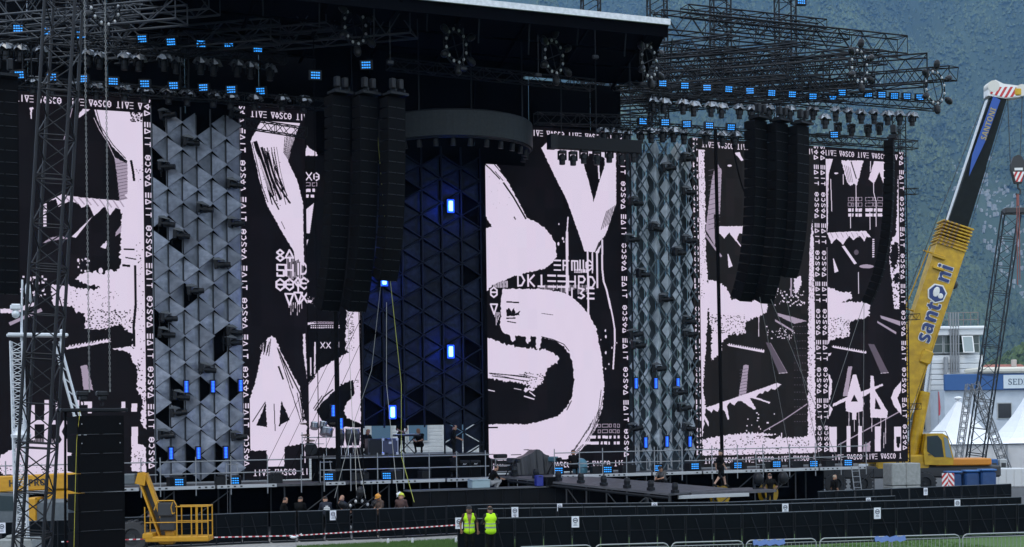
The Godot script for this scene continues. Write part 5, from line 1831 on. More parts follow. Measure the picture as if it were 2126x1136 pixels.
func panel_column_dark() -> void:
	var t := thing("panel_column", "dark slate column of triangular panels in a bar grid, above the band riser", "stage panels", Vector3(-7.8, 2.2, 0))
	var S := 1.143
	var w := .99
	var ms := []
	for i in 4: ms.append(grained("slate panel %d" % i, Color(.003, .005, .012) * (.7 + .22 * i), Color(.011, .017, .036) * (.7 + .22 * i), .6, .6, .014 + .003 * i))
	var bar := mat("slate bar", Color(.005, .007, .013), .5, .1, .25)
	var shapes := {}
	var holes := [Vector2(-4.7, 11), Vector2(-2.9, 11.4), Vector2(-2.4, 11.5), Vector2(-6.8, 10.3), Vector2(-4.8, 9.3), Vector2(-7.3, 8.7), Vector2(-2.5, 8.4), Vector2(-2.3, 8.0), Vector2(-7.3, 7.1), Vector2(-5.3, 6.0), Vector2(-2.5, 6.0), Vector2(-2.4, 14.9), Vector2(-2.9, 14.7), Vector2(-5.5, 15.6), Vector2(-7.0, 5.3), Vector2(-6.3, 4.9)]
	for i in 6:
		for j in 28:
			var right := j % 2 == 0
			var y := (j / 2) * S + (0.0 if (i % 2 == 0) == right else S * .5) + .35
			var low := .5 if i >= 4 else 2.35
			if y < low or y + S > 15.6: continue
			var mid := Vector2(-7.8 + (i + .5) * w, 2.2 + y + S * .5)
			var hole := false
			for h in holes:
				if mid.distance_to(h) < .36: hole = true
			if hole: continue
			if not shapes.has(right):
				shapes[right] = plate(Vector3(.05, .09, -.02), Vector3(.05, S - .09, -.02), Vector3(w - .1, S * .5, .1), .03) if right else plate(Vector3(w - .05, .09, -.02), Vector3(w - .05, S - .09, -.02), Vector3(.1, S * .5, .1), .03)
			put("panel", shapes[right], ms[rng.randi() % 4], t, Transform3D(Basis.IDENTITY, Vector3(i * w, y, .8)))
	for i in 7: stick("upright", Vector3(i * w, .5 if i >= 4 else 2.3, .95), Vector3(i * w, 15.6, .95), .045, bar, t)
	for i in 6:                                             # the slanting bars, one per panel edge
		for j in 14:
			for d in [0, 1]:
				var ya := j * S + (.35 if i % 2 == 0 else .35 + S * .5)
				var yb := ya + S * .5 * (1 if d == 0 else -1)
				if minf(ya, yb) < (.4 if i >= 4 else 2.2) or maxf(ya, yb) > 15.7: continue
				stick("slanting_bar", Vector3(i * w, ya, .97), Vector3((i + 1) * w, yb, .97), .035, bar, t, 5)
	obj("backing", Geo.new().box(Vector3(3 * w, 9.1, .55), Vector3(6 * w, 13.4, .06)), mat("black cloth"), t)
	obj("edge_post", Geo.new().box(Vector3(6 * w + .12, 7.8, .8), Vector3(.2, 15.6, .5)), mat("black cloth"), t)


func panel_column_right() -> void:
	var t := thing("panel_column", "open column of grey diamond panels behind crossed lattice bars", "stage panels", Vector3(6.45, 2.2, 0))
	var P := 1.22
	var w := .625
	var ms := []
	for i in 3: ms.append(grained("pale panel %d" % i, Color(.28, .31, .34) * (.85 + .16 * i), Color(.5, .54, .58) * (.85 + .16 * i), .5, .5, .012 + .004 * i, .25))
	var bar := mat("lattice bar", Color(.075, .1, .115), .5, .3)
	var lh := plate(Vector3(0, -.55, .2), Vector3(0, .55, .2), Vector3(-.31, 0, .02), .02)
	var rh := plate(Vector3(0, -.55, .2), Vector3(0, .55, .2), Vector3(.31, 0, .02), .02)
	for i in 6:
		var x := (i + .5) * w
		for j in 14:
			var y := .35 + j * P + (P * .5 if i % 2 else 0.0)
			if y > 16.3: continue
			if rng.randf() < .06: continue
			put("panel", lh, ms[rng.randi() % 3], t, Transform3D(Basis.IDENTITY, Vector3(x, y, 0)))
			put("panel", rh, ms[rng.randi() % 3], t, Transform3D(Basis.IDENTITY, Vector3(x, y, 0)))
		stick("upright", Vector3(x, 0, .14), Vector3(x, 16.6, .14), .03, bar, t)
	for i in 7:
		stick("rear_upright", Vector3(i * w, 0, -.5), Vector3(i * w, 16.6, -.5), .04, mat("black steel"), t)
		if i < 6: obj("rear_panel", Geo.new().box(Vector3((i + .5) * w, 8.0, -.42 - .02 * (i % 2)), Vector3(w * (.6 if i % 3 else .5), 16.4, .02)), mat("rear mesh", Color(.045, .056, .066), .7, 0, .3), t)
	var wid := 6 * w
	for j in range(-5, 15):
		for d in [0, 1]:
			var y0 := j * P * 1.0
			var y1 := y0 + wid * 1.49
			var a := Vector3(0, y0, .42)
			var b := Vector3(wid, y1, .42)
			if d == 1:
				a.x = wid; b.x = 0.0; a.z = .47; b.z = .47
			if b.y < .3 or a.y > 16.3: continue
			if a.y < 0: a = a.lerp(b, -a.y / (b.y - a.y))
			if b.y > 16.6: b = a.lerp(b, (16.6 - a.y) / (b.y - a.y))
			stick("lattice_bar", a, b, .036, bar, t)
	for s in [0.0, wid]:
		for z in [.4, -.3]: stick("corner_post", Vector3(s, 0, z), Vector3(s, 16.8, z), .05, mat("black steel"), t)


func roof_and_trusses() -> void:
	var blk := mat("black steel")
	var r := thing("stage_roof", "black stage roof with a pale front edge over the middle screens", "roof", Vector3(-5, 22.2, 3))
	var poly := PackedVector2Array([Vector2(-13, -6), Vector2(9.1, -6), Vector2(13.4, 5.0), Vector2(-13, 5.0)])
	var lie := Transform3D(Basis(Vector3(1, 0, 0), Vector3(0, 0, -1), Vector3(0, 1, 0)), Vector3.ZERO)
	obj("roof_skin", Geo.new().prism(poly, .0, .16, lie), mat("roof black"), r)
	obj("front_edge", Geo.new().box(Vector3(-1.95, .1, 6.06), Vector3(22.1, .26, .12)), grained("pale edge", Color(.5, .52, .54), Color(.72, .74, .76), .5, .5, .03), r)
	for i in 8: stick("rafter", Vector3(-12 + i * 2.9, -.1, 6.0), Vector3(-11.5 + i * 3.3, -.25, -4.9), .09, mat("roof black"), r)
	for i in 4: stick("purlin", Vector3(-13, -.3, 5.4 - i * 3.0), Vector3(9.2 + i * 1.1, -.3, 5.4 - i * 3.0), .06, mat("roof black"), r)
	obj("edge_drop", Geo.new().box(Vector3(-1.95, -.28, 5.9), Vector3(22.0, .5, .1)), mat("roof black"), r)
	for i in 9: stick("hanger", Vector3(-9 + i * 2.3, -.5, 5.7), Vector3(-9 + i * 2.3 + .1, -1.1 - .3 * (i % 3), 5.3), .03, blk, r)
	# black drapes hanging behind the screens and under the roof
	var dr := thing("back_drape", "black cloth hung behind and above the screens up to the roof", "drape", Vector3(-10, 18.9, -2.6))
	for i in 22: obj("cloth_panel", Geo.new().box(Vector3(-20 + i * 1.74, 4.6 if i < 14 else 1.6, .05 * (i % 2)), Vector3(1.73, 9.4 if i < 14 else 3.4, .04)), mat("black cloth"), dr)
	var lo := thing("back_drape", "black cloth masking the upper end of the dark slate column", "drape", Vector3(-4.8, 17.4, .3))
	for i in 4: obj("cloth_panel", Geo.new().box(Vector3(-3.6 + i * 2.6, 2.3, .05 * (i % 2)), Vector3(2.6, 5.0, .04)), mat("black cloth"), lo)
	# light-carrying trusses along the stage
	var rows := [["lower left lighting truss hung just above the screens", -24.5, -9.0, 19.15, 2.0], ["upper left lighting truss with blue strobes on top", -24.5, -11.5, 21.05, 2.0], ["upper right lighting truss with blue strobes on top", 5.5, 18.2, 21.05, 2.0], ["lower right lighting truss hung just above the screens", 4.8, 18.2, 19.15, 2.0], ["short lighting truss at the far end above the outermost screen", 15.8, 23.4, 21.15, 3.0], ["header truss standing on top of the outermost screen", 17.6, 24.2, 19.65, .1]]
	for a in rows: truss("lighting_truss", a[0], "lighting trusses along the stage", Vector3(a[1], a[3], a[4]), Vector3(a[2], a[3], a[4]), .5, .42, .55, .032, blk)
	for a in [[-22.5, 20.1, 2.0], [-16.0, 20.1, 2.0], [7.0, 20.1, 2.0], [14.0, 20.1, 2.0]]:
		truss("hanging_truss", "short black truss tying the upper lighting truss to the lower one", "tie trusses", Vector3(a[0], 19.35, a[2]), Vector3(a[0], 20.85, a[2]), .35, .35, .4, .025, blk, Vector3.RIGHT)
	# the wings: deep roof trusses slanting out and forward
	var d := Vector3(.8, 0, .6)
	var wing := [[Vector3(21.2, 22.45, 5.0), 15.0, 1.5], [Vector3(19.6, 22.9, 2.6), 15.5, 1.6], [Vector3(20.5, 23.6, .6), 15.0, 1.7], [Vector3(21.5, 24.0, -1.6), 15.0, 1.6], [Vector3(15.5, 22.2, 2.2), 10.0, 1.4], [Vector3(18.0, 24.6, -2.6), 12.0, 1.5], [Vector3(12.0, 23.0, .2), 8.0, 1.5], [Vector3(17.5, 22.1, 1.2), 12.0, 1.2], [Vector3(14.0, 22.6, 3.2), 9.0, 1.3], [Vector3(19.0, 21.9, 3.6), 12.0, 1.0]]
	for a in wing: truss("roof_truss", "deep black roof truss slanting forward over the outermost screens", "roof trusses of the far wing", a[0] - d * a[1], a[0], 1.0, a[2], 1.1, .045, blk)
	for a in [[9.5, 25.2, 25.75, -2.2, 1.0], [13.5, 22.0, 26.3, -3.2, .55], [12.0, 20.9, 26.95, -3.8, .5], [8.5, 19.0, 24.6, -4.5, 1.3]]:
		truss("ridge_truss", "black box truss running along the top of the far wing", "ridge trusses of the far wing", Vector3(a[0], a[2], a[3]), Vector3(a[1], a[2], a[3]), .9, a[4], .8, .045, blk)
	for a in [[9.5, 24.5], [14.0, 24.5], [18.5, 24.5], [23.0, 24.0]]:
		truss("cross_truss", "black cross truss joining the ridge trusses to the front trusses", "cross trusses of the far wing", Vector3(a[0], a[1], -4.0), Vector3(a[0] + 1.5, a[1] - 1.0, 3.0), .7, .7, .7, .04, blk)
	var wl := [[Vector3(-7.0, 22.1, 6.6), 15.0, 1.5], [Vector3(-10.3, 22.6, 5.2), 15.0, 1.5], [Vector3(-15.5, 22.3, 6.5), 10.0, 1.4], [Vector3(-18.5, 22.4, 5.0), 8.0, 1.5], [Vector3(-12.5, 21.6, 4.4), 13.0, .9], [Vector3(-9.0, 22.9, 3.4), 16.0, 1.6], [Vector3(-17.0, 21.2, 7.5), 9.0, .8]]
	for a in wl: truss("roof_truss", "deep black roof truss over the near wing in front of the drape", "roof trusses of the near wing", a[0] - d * a[1], a[0], 1.0, a[2], 1.1, .045, mat("grey steel", Color(.05, .055, .062), .45, .3, .4))  # greyer than the other trusses: light on the chords put into the colour
	truss("hanging_truss", "small black truss hung across the painted letter Y", "", Vector3(-13.7, 17.75, 3.5), Vector3(-11.0, 17.5, 3.5), .35, .4, .35, .028, blk)
	truss("hanging_truss", "black drop truss with lamps inside the small grey band", "", Vector3(.4, 19.1, 2.5), Vector3(6.4, 19.3, 2.5), .5, .5, .55, .03, blk)
	truss("hanging_truss", "black truss hung below the roof behind the round grey band", "", Vector3(-7.5, 20.6, 4.4), Vector3(2.5, 20.4, 4.4), .5, .45, .55, .03, blk)
	# roof masts rising above the frame
	for a in [[9.5, -10.4, 21.0], [13.1, -9.0, 21.0], [16.5, -7.6, 24.0], [20.0, -6.2, 25.0]]:
		mast("roof_mast", "black lattice mast standing behind the roof trusses", "mast", Vector3(a[0], a[2], a[1]), Vector3(a[0], 33.0, a[1]), 1.0, 1.25, .05, blk, .3, "roof masts")
	mast("roof_mast", "black lattice corner mast at the outer edge of the last screen", "mast", Vector3(23.9, 0, -.9), Vector3(23.9, 21.5, -.9), .5, .9, .035, blk, 0)
	for y in [5.2, 10.2, 17.2]: truss("bracket_truss", "little black bracket truss sticking out beside the crane boom", "bracket trusses", Vector3(23.7, y, -.7), Vector3(24.9, y + .05, -.7), .3, .32, .3, .02, blk)
	# round grey band over the middle and the short one next to it
	var bandm := grained("ribbon screen", Color(.013, .016, .0175), Color(.024, .028, .03), .8, .5, .03)
	var b := thing("ring_screen", "big round unlit grey ribbon screen hanging under the roof", "screen", Vector3(-3.5, 17.5, 1.6))
	var g := Geo.new()
	var steps := 40
	for i in steps:
		var a0 := PI * (1.02 - 1.04 * i / steps)
		var a1 := PI * (1.02 - 1.04 * (i + 1) / steps)
		var q := []
		for rr in [3.78, 3.6]:
			for a in [a0, a1]:
				for y in [0.0, 1.12]: q.append(Vector3(cos(a) * rr, y, sin(a) * rr))
		g.quad(q[0], q[2], q[3], q[1]); g.quad(q[6], q[4], q[5], q[7]); g.quad(q[1], q[3], q[7], q[5]); g.quad(q[0], q[4], q[6], q[2])
	obj("ribbon", g, bandm, b)
	var hoop := Geo.new()
	for y in [-.05, 1.17]:
		var path := []
		for i in 31: path.append(Vector3(cos(PI * i / 30) * 3.66, y, sin(PI * i / 30) * 3.66))
		hoop.tube(path, .04, 5)
	obj("hoop_frame", hoop, blk, b)
	for i in 14:
		var a := PI * (i + .5) / 14
		obj("lamp", Geo.new().bar(Vector3(cos(a) * 3.5, -.1, sin(a) * 3.5), Vector3(cos(a) * 3.45, -.42, sin(a) * 3.45), .1, .13, 8), mat("lamp black"), b)
	for i in 3: stick("drop_rod", Vector3(-2.5 + i * 2.5, 1.2, 2.6), Vector3(-2.5 + i * 2.5, 4.7, 2.6), .03, blk, b)
	var s := thing("ribbon_screen", "short straight dark ribbon screen above the lamps at the painted Y", "screen", Vector3(2.85, 17.42, 4))
	obj("ribbon", Geo.new().bevel(Vector3(.12, .3, 0), Vector3(4.4, .62, .35), .02), mat("dark ribbon", Color(.008, .0085, .01), .6, 0, .3), s)
	obj("end_frame", Geo.new().box(Vector3(-2.27, .3, 0), Vector3(.36, .66, .5)), mat("lamp black"), s)
	for i in 3: stick("drop_rod", Vector3(-1.8 + i * 1.8, .6, 0), Vector3(-1.8 + i * 1.8, 4.3, 0), .025, blk, s)
	for i in rings_at.size():
		light_ring(["ring of pale bulbs with black spotlights, under the pale roof edge", "ring of bulbs hung in front of the round grey band", "ring of bulbs at the outer corner of the roof", "ring of bulbs above the middle loudspeaker columns", "ring of bulbs hung high behind the tall dark mast", "ring of bulbs among the far wing trusses", "light ring with spotlights sticking out past the end of the far wing"][i], rings_at[i], [.55, .55, .6, .6, .55, .45, .3][i], [.82, .82, .82, .82, .78, .9, .92][i])


func stage_floor() -> void:
	var st := thing("stage_deck", "long low stage deck with perforated steel edge in front of the screens", "stage", Vector3(-3, 0, 1))
	var dk := grained("deck boards", Color(.03, .031, .034), Color(.07, .07, .075), .5, .6, .03)
	for i in 18: obj("deck_board", Geo.new().box(Vector3(-21.0 + i * 2.4 + 1.2, 2.07, .4), Vector3(2.38, .1, 3.2)), dk, st)
	var edge := mat("deck edge", Color(.42, .43, .44), .45, .4)
	var hole := mat("edge hole", Color(.03, .03, .03), .8)
	for a in [[-21, -18.4], [-18.3, -15.3], [-15.2, -12.1], [-12, -9.4], [-7.2, -6.3], [-5.6, -4.2], [-4.1, -1.6], [-1.5, .9], [3.8, 6.4], [6.5, 9.0], [9.1, 11.8], [11.9, 15.3], [15.4, 18.6], [18.7, 21.5]]:
		var m := obj("edge_beam", Geo.new().bevel(Vector3((a[0] + a[1]) * .5, 2.08, 2.06), Vector3(a[1] - a[0], .15, .07), .01), edge, st)
		for i in int((a[1] - a[0]) / .28):
			if (i / 4) % 2 == 0: obj("hole", Geo.new().box(Vector3(a[0] + .2 + i * .28, 2.08, 2.094), Vector3(.1, .07, .01)), hole, m)
	for i in 19:
		stick("leg", Vector3(-21 + i * 2.4, 0, 1.8), Vector3(-21 + i * 2.4, 2.0, 1.8), .035, mat("worn steel"), st)
		stick("leg", Vector3(-21 + i * 2.4, 0, -.9), Vector3(-21 + i * 2.4, 2.0, -.9), .035, mat("worn steel"), st)
		if i < 18 and i % 3 != 1: stick("brace", Vector3(-21 + i * 2.4, .2, 1.8), Vector3(-21 + (i + 1) * 2.4, 1.9, 1.8), .025, mat("worn steel"), st)
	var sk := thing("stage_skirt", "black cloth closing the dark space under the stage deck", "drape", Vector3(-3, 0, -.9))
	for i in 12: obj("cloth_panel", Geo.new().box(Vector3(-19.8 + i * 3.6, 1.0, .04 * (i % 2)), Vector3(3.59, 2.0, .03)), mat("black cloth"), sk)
	var rs := thing("band_riser", "black raised platform carrying the drums under the dark slate column", "stage", Vector3(-6.1, 2.12, -.6))
	obj("platform_top", Geo.new().box(Vector3(0, 1.08, 0), Vector3(8.6, .1, 4.0)), dk, rs)
	obj("front_panel", Geo.new().box(Vector3(0, .52, 1.96), Vector3(8.6, 1.02, .05)), mat("black cloth"), rs)
	obj("edge_rail", Geo.new().box(Vector3(-2.2, 1.1, 2.03), Vector3(4.2, .07, .06)), mat("worn steel"), rs)
	# guard rails of scaffold tube along the deck edge
	var galv := mat("galvanised")
	var rails := [[-24.2, -17.5, [-23.6, -20.9, -18.2], "scaffold guard rail in front of the piano-key screen"], [-17.4, -11.2, [-17.4, -15.9, -14.4, -12.8, -11.3], "scaffold guard rail in front of the grey folded panels"], [-10.3, -2.4, [-10.27, -9.05, -7.8, -6.57, -5.35, -4.02, -2.6], "scaffold guard rail in front of the drum riser"], [.9, 7.8, [.89, 2.19, 3.41, 4.69, 6.2, 7.72], "scaffold guard rail below the giant painted S"], [7.9, 18.7, [9.4, 10.85, 12.33, 13.89, 15.44, 16.99, 18.54], "scaffold guard rail in front of the keyboard collage screen"]]
	for a in rails:
		var t := thing("guard_rail", a[3], "railing", Vector3(a[0], 2.15, 3.0), 0, "scaffold guard rails")
		for y in [1.05, .52]: stick("rail", Vector3(0, y, 0), Vector3(a[1] - a[0], y, 0), .025, galv, t, 8)
		for x in a[2]: stick("post", Vector3(x - a[0], -.42, .06), Vector3(x - a[0], 1.25, .06), .025, galv, t, 8)
	# the catwalk sloping out to the front
	var cw := thing("catwalk", "grey walkway sloping down from the stage out to the front", "walkway", Vector3(2, 0, 5))
	var a := Vector3(-3.6, 2.16, -2.0)
	var q := [Vector3(-3.6, 2.16, -1.6), Vector3(-.2, 2.16, -3.0), Vector3(5.7, 1.52, 2.8), Vector3(1.4, 1.5, 4.7)]
	var plank := grained("walkway grey", Color(.04, .04, .046), Color(.085, .085, .095), .4, .55, .02)
	for i in 10:
		var f0 := i / 10.0
		var f1 := (i + .985) / 10.0
		var p := [q[0].lerp(q[3], f0), q[0].lerp(q[3], f1), q[1].lerp(q[2], f0), q[1].lerp(q[2], f1)]
		var g := Geo.new()
		var dn := Vector3(0, -.09, 0)
		g.hexa([p[2] + dn, p[3] + dn, p[2], p[3], p[0] + dn, p[1] + dn, p[0], p[1]])
		obj("walkway_board", g, plank, cw)
	for e in [[q[0], q[3]], [q[1], q[2]]]:
		stick("side_beam", e[0] + Vector3(0, -.2, 0), e[1] + Vector3(0, -.2, 0), .07, mat("black steel"), cw)
	obj("end_platform", Geo.new().box(Vector3(5.0, 1.42, 3.0), Vector3(4.4, .12, 2.4)), plank, cw)
	obj("end_edge", Geo.new().bevel(Vector3(3.9, 1.3, 4.25), Vector3(3.6, .16, .08), .01), edge, cw)
	for i in 9:
		var p: Vector3 = q[0].lerp(q[3], i / 8.0)
		stick("leg", p - Vector3(0, .1, 0), Vector3(p.x, 0, p.z), .035, mat("worn steel"), cw)
		if i % 2: stick("brace", p - Vector3(0, .2, 0), Vector3(p.x + .9, .1, p.z + .8), .025, mat("worn steel"), cw)
	# front wall of black panels before the band riser
	var fw := thing("front_wall", "black panelled wall with a grey top ledge before the band riser", "wall", Vector3(-2, 0, 5.0))
	for i in 11:
		obj("wall_panel", Geo.new().bevel(Vector3(-4.4 + i * .86, .85, 0), Vector3(.84, 1.66, .06), .015), mat("panel black", Color(.006, .0065, .0075), .7, 0, .2), fw)
		stick("stud", Vector3(-4.0 + i * .86, .1, .06), Vector3(-4.0 + i * .86, 1.66, .06), .022, mat("black steel"), fw, 4)
	obj("ledge", Geo.new().box(Vector3(-.3, 1.73, -.3), Vector3(9.4, .06, .8)), mat("ledge grey", Color(.07, .075, .08), .6), fw)
	# white cabin behind the stage, seen under the dark column
	var cb := thing("site_cabin", "white boarded cabin with windows seen under the dark slate column", "cabin", Vector3(5.5, 0, -27))
	var white := grained("white boards", Color(.68, .71, .72), Color(.8, .82, .82), .3, .7, .02)
	for i in 24: obj("wall_board", Geo.new().bevel(Vector3(0, .12 + i * .25, .02), Vector3(22, .235, .08), .02), white, cb)
	obj("roof", Geo.new().box(Vector3(0, 6.1, -1.4), Vector3(22.4, .15, 3.2)), mat("cabin roof", Color(.3, .3, .3), .8), cb)
	for x in [-7.0, -4.0, -1.4, 1.4, 4.0]:
		var w := obj("window", Geo.new().box(Vector3(x, 4.1, .1), Vector3(1.5, 1.5, .06)), mat("frame white", Color(.7, .71, .7), .5), cb)
		obj("pane", Geo.new().box(Vector3(x, 4.1, .14), Vector3(1.3, 1.3, .02)), mat("window glass", Color(.14, .24, .33), .1), w)
	for x in [-5.2, -2.3, .4, 2.9]: stick("downpipe", Vector3(x, 0, .14), Vector3(x, 6.0, .14), .06, white, cb)


func lamps() -> void:
	var h := moving_head("black moving light with crumpled silver rain cover, in the row on the upper left truss", "moving lights in rain covers", true)
	var rows := [[heads_left_up, "black moving light with crumpled silver rain cover, in the row on the upper left truss"], [heads_left_low, "black moving light with crumpled silver rain cover, just above the piano-key and arrow screens"], [heads_right_up, "black moving light with crumpled silver rain cover, in the row on the upper right truss"], [heads_right_low, "black moving light with crumpled silver rain cover, just above the diamond panel column"], [heads_right_end, "black moving light with crumpled silver rain cover, hanging from the far end truss"]]
	var first := true
	for r in rows:
		for p in r[0]:
			if first:
				h.position = p + Vector3(0, .3, 0)
				first = false
			else: copy(h, "moving_light", r[1], p + Vector3(0, .3, 0), rng.randf_range(-.5, .5), "moving lights in rain covers")
	var bare := moving_head("uncovered black moving light hanging below the short ribbon screen", "bare moving lights", false)
	for i in heads_band.size():
		if i == 0: bare.position = heads_band[0] + Vector3(0, .45, 0)
		else: copy(bare, "moving_light", "uncovered black moving light hanging below the short ribbon screen", heads_band[i] + Vector3(0, .45, 0), 0, "bare moving lights")
	for p in heads_mid: copy(bare, "moving_light", "uncovered black moving light hanging above the outermost screen", p + Vector3(0, .4, 0), 0, "bare moving lights")
	var s := strobe("blue glowing strobe light on the two left lighting trusses", "blue strobe lights", false)
	first = true
	for r in [[strobes_left, "blue glowing strobe light on the two left lighting trusses"], [strobes_right, "blue glowing strobe light on the two right lighting trusses"], [strobes_end, "blue glowing strobe light on the short far end truss"], [strobes_deck, "blue glowing strobe light standing on the stage deck behind the guard rails"], [strobes_hang, "blue glowing strobe light hung alone on a chain hoist"]]:
		for p in r[0]:
			if first:
				s.position = p
				first = false
				s.rotation.y = -.3
			else: copy(s, "strobe_light", r[1], p, -.3 + rng.randf_range(-.25, .2), "blue strobe lights").rotation.x = rng.randf_range(-.05, .3)
	var b := strobe("upright blue light bar set in a gap of the grey folded panels", "upright blue light bars", true)
	first = true
	for r in [[left_bars, "upright blue light bar set in a gap of the grey folded panels"], [right_bars, "upright blue light bar set among the diamond panels"], [inner_bars, "upright blue light bar standing over the drum kit"]]:
		for p in r[0]:
			if first:
				b.position = p
				first = false
			else: copy(b, "light_bar", r[1], p, 0, "upright blue light bars")
	var bl := beam_light("black beam light sticking out sideways from the grey folded panels", "beam lights on the panel columns")
	first = true
	for r in [[left_lamps, "black beam light sticking out sideways from the grey folded panels", 1], [right_lamps, "black beam light fixed on the lattice of the diamond panels", 0]]:
		for p in r[0]:
			if first:
				bl.position = p
				first = false
			else:
				var c := copy(bl, "beam_light", r[1], p, rng.randf_range(-.5, .1), "beam lights on the panel columns")
				c.rotation.z = rng.randf_range(-.15, .15)
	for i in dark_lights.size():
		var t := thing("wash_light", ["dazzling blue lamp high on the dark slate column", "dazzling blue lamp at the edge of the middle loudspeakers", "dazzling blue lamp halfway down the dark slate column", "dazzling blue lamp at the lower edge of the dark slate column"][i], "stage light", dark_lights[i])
		obj("housing", Geo.new().bevel(Vector3(0, 0, -.12), Vector3(.34, .64, .2), .03), mat("lamp black"), t)
		obj("lens", Geo.new().bevel(Vector3(0, 0, .01), Vector3(.2, .48, .05), .02), glow("bright blue", Color(.2, .62, 1.0), 4.0), t)
		obj("halo_rim", Geo.new().bevel(Vector3(0, 0, -.01), Vector3(.36, .64, .04), .02), glow("deep blue", Color(.0, .06, 1.0), 1.6), t)  # glowing rim added to imitate the blue halo around the lamp
		var o := OmniLight3D.new()
		o.name = "blue_light"
		o.light_color = Color(.05, .3, 1.0)
		o.light_energy = 3.0
		o.omni_range = 30
		o.omni_attenuation = 2.0
		o.light_size = .12
		o.shadow_enabled = true
		t.add_child(o)
		o.position = Vector3(0, 0, .4)
	for i in 8:
		var p := Vector3(-1.6, 2.16, 3.4).lerp(Vector3(3.4, 1.5, 9.7), i / 7.0) + Vector3(.3, .02, 0)
		var f := thing("floor_light", "small black floor light standing along the sloping walkway", "stage light", p, .3, "floor lights on the walkway")
		obj("base", Geo.new().bevel(Vector3(0, .07, 0), Vector3(.3, .14, .26), .02), mat("lamp black"), f)
		obj("head", Geo.new().lathe([Vector2(0, .1), Vector2(.13, .12), Vector2(.15, .3), Vector2(.11, .45), Vector2(0, .46)], 10), mat("lamp black"), f)
	for p in [Vector3(10.2, 1.5, 8.2), Vector3(8.6, 1.5, 8.6)]:
		var f := thing("floor_light", "large black floor light in a yoke at the end of the walkway", "stage light", p, .2, "large floor lights")
		obj("yoke", Geo.new().bar(Vector3(-.3, 0, 0), Vector3(-.3, .5, 0), .03).bar(Vector3(.3, 0, 0), Vector3(.3, .5, 0), .03).bar(Vector3(-.3, .03, 0), Vector3(.3, .03, 0), .03), mat("lamp black"), f)
		obj("head", Geo.new().ball(Vector3(0, .45, 0), Vector3(.25, .3, .25), 10, 8), mat("lamp black"), f)


func loudspeakers() -> void:
	var soft := [.2, .2, .3, .5, .8, 1.2, 1.8, 2.6]
	for i in 3:
		line_array(["middle loudspeaker column hung nearest the painted arrow screen", "middle loudspeaker column between its two neighbours over the drums", "middle loudspeaker column hung against the dark slate panels"][i], yard(-6.75 + i * 1.12, 18.05 - i * .05, 58.5), .3, [20, 20, 17][i], .86, .44, .6, [.2, .3, .5, .8, 1.0, 1.4, 2.0, 3.0], "middle hanging loudspeakers")
	for i in 3:
		line_array(["far loudspeaker column nearest the thick black cable drop", "far loudspeaker column between two others before the collage screen", "shortest far loudspeaker column before the collage screen"][i], yard([11.55, 12.55, 13.55][i], [18.35, 18.25, 18.15][i], 66 + i * .2), .35, [19, 19, 16][i], .9, .44, .62, [.1, .3, .5, .8, 1.2, 1.7, 2.6, 4.0], "far hanging loudspeakers")
	line_array("thin curved loudspeaker column seen from the side before the outermost screen", yard(19.2, 18.5, 72), .75, 22, .5, .38, .45, [.2, .4, .6, .8, 1.2, 1.8, 2.4, 3.0], "")
	for i in 2:
		line_array(["hanging loudspeaker column farther from the tall leaning mast", "hanging loudspeaker column right behind the tall leaning mast"][i], yard(-19.5 + i * 1.02, 17.6, 53), .1, 18, 1.0, .44, .6, [.1, .1, .2, .2, .3, .6, .9, 1.2], "near hanging loudspeakers")
	var t := line_array("big black stack of loudspeaker cabinets hanging from two chains in the foreground", yard(-9.68, 5.08, 34), .24, 10, 1.12, .452, .72, [0, .1, .2, .3], "", false)
	var rail := mat("black steel")
	obj("lifting_beam", Geo.new().bevel(Vector3(-.05, .13, -.3), Vector3(1.62, .09, .16), .02).bevel(Vector3(-.05, .13, -.55), Vector3(1.62, .09, .1), .02), rail, t)
	for x in [-.3, .18]:
		var m := obj("chain_hoist", Geo.new().bevel(Vector3(x, .52, -.4), Vector3(.28, .13, .17), .03).bevel(Vector3(x + .02, .42, -.4), Vector3(.16, .12, .15), .02), mat("lamp black"), t)
		obj("hook", Geo.new().tube([Vector3(x, .36, -.4), Vector3(x + .04, .3, -.4), Vector3(x + .03, .23, -.4), Vector3(x - .03, .23, -.4), Vector3(x - .04, .28, -.4)], .014, 6), rail, m)
	obj("cable", Geo.new().tube([Vector3(-.7, .13, -.4), Vector3(-.72, -1.5, -.42), Vector3(-.74, -4.5, -.45)], .03, 6), mat("grille black"), t)
	obj("strap", Geo.new().tube([Vector3(-.5, .1, .02), Vector3(-.57, -.6, -.03), Vector3(-.6, -1.9, -.1), Vector3(-.62, -3.4, -.2)], .007, 5), mat("yellow strap", Color(.45, .42, .05), .8), t)
	for i in 10:
		for s in [-.46, .46]: obj("knob", Geo.new().ball(Vector3(s, -.2 - i * .452, .02 - i * .012), Vector3(.018, .018, .014), 6, 4), mat("galvanised"), t)


func site(called: String, label: String, category: String, u: float, k: float, group := "") -> Node3D:
	return thing(called, label, category, yard(u, 0, k), -BEARING, group)


func stripes(poly: PackedVector2Array, step: float, lean: float, z: float, parent: Node3D, a: Material, b: Material) -> void:
	# red and white warning boards: slanted bands cut to the outline
	var lo := 1e9
	var hi := -1e9
	for p in poly:
		lo = minf(lo, p.x - p.y * lean); hi = maxf(hi, p.x - p.y * lean)
	var i := 0
	var x := lo
	while x < hi:
		var band := PackedVector2Array([Vector2(x - 50 * lean, -50), Vector2(x + step - 50 * lean, -50), Vector2(x + step + 50 * lean, 50), Vector2(x + 50 * lean, 50)])
		for piece in Geometry2D.intersect_polygons(poly, band):
			obj("red_band" if i % 2 else "white_band", Geo.new().prism(piece, z, z + .03), a if i % 2 else b, parent)
		x += step
		i += 1


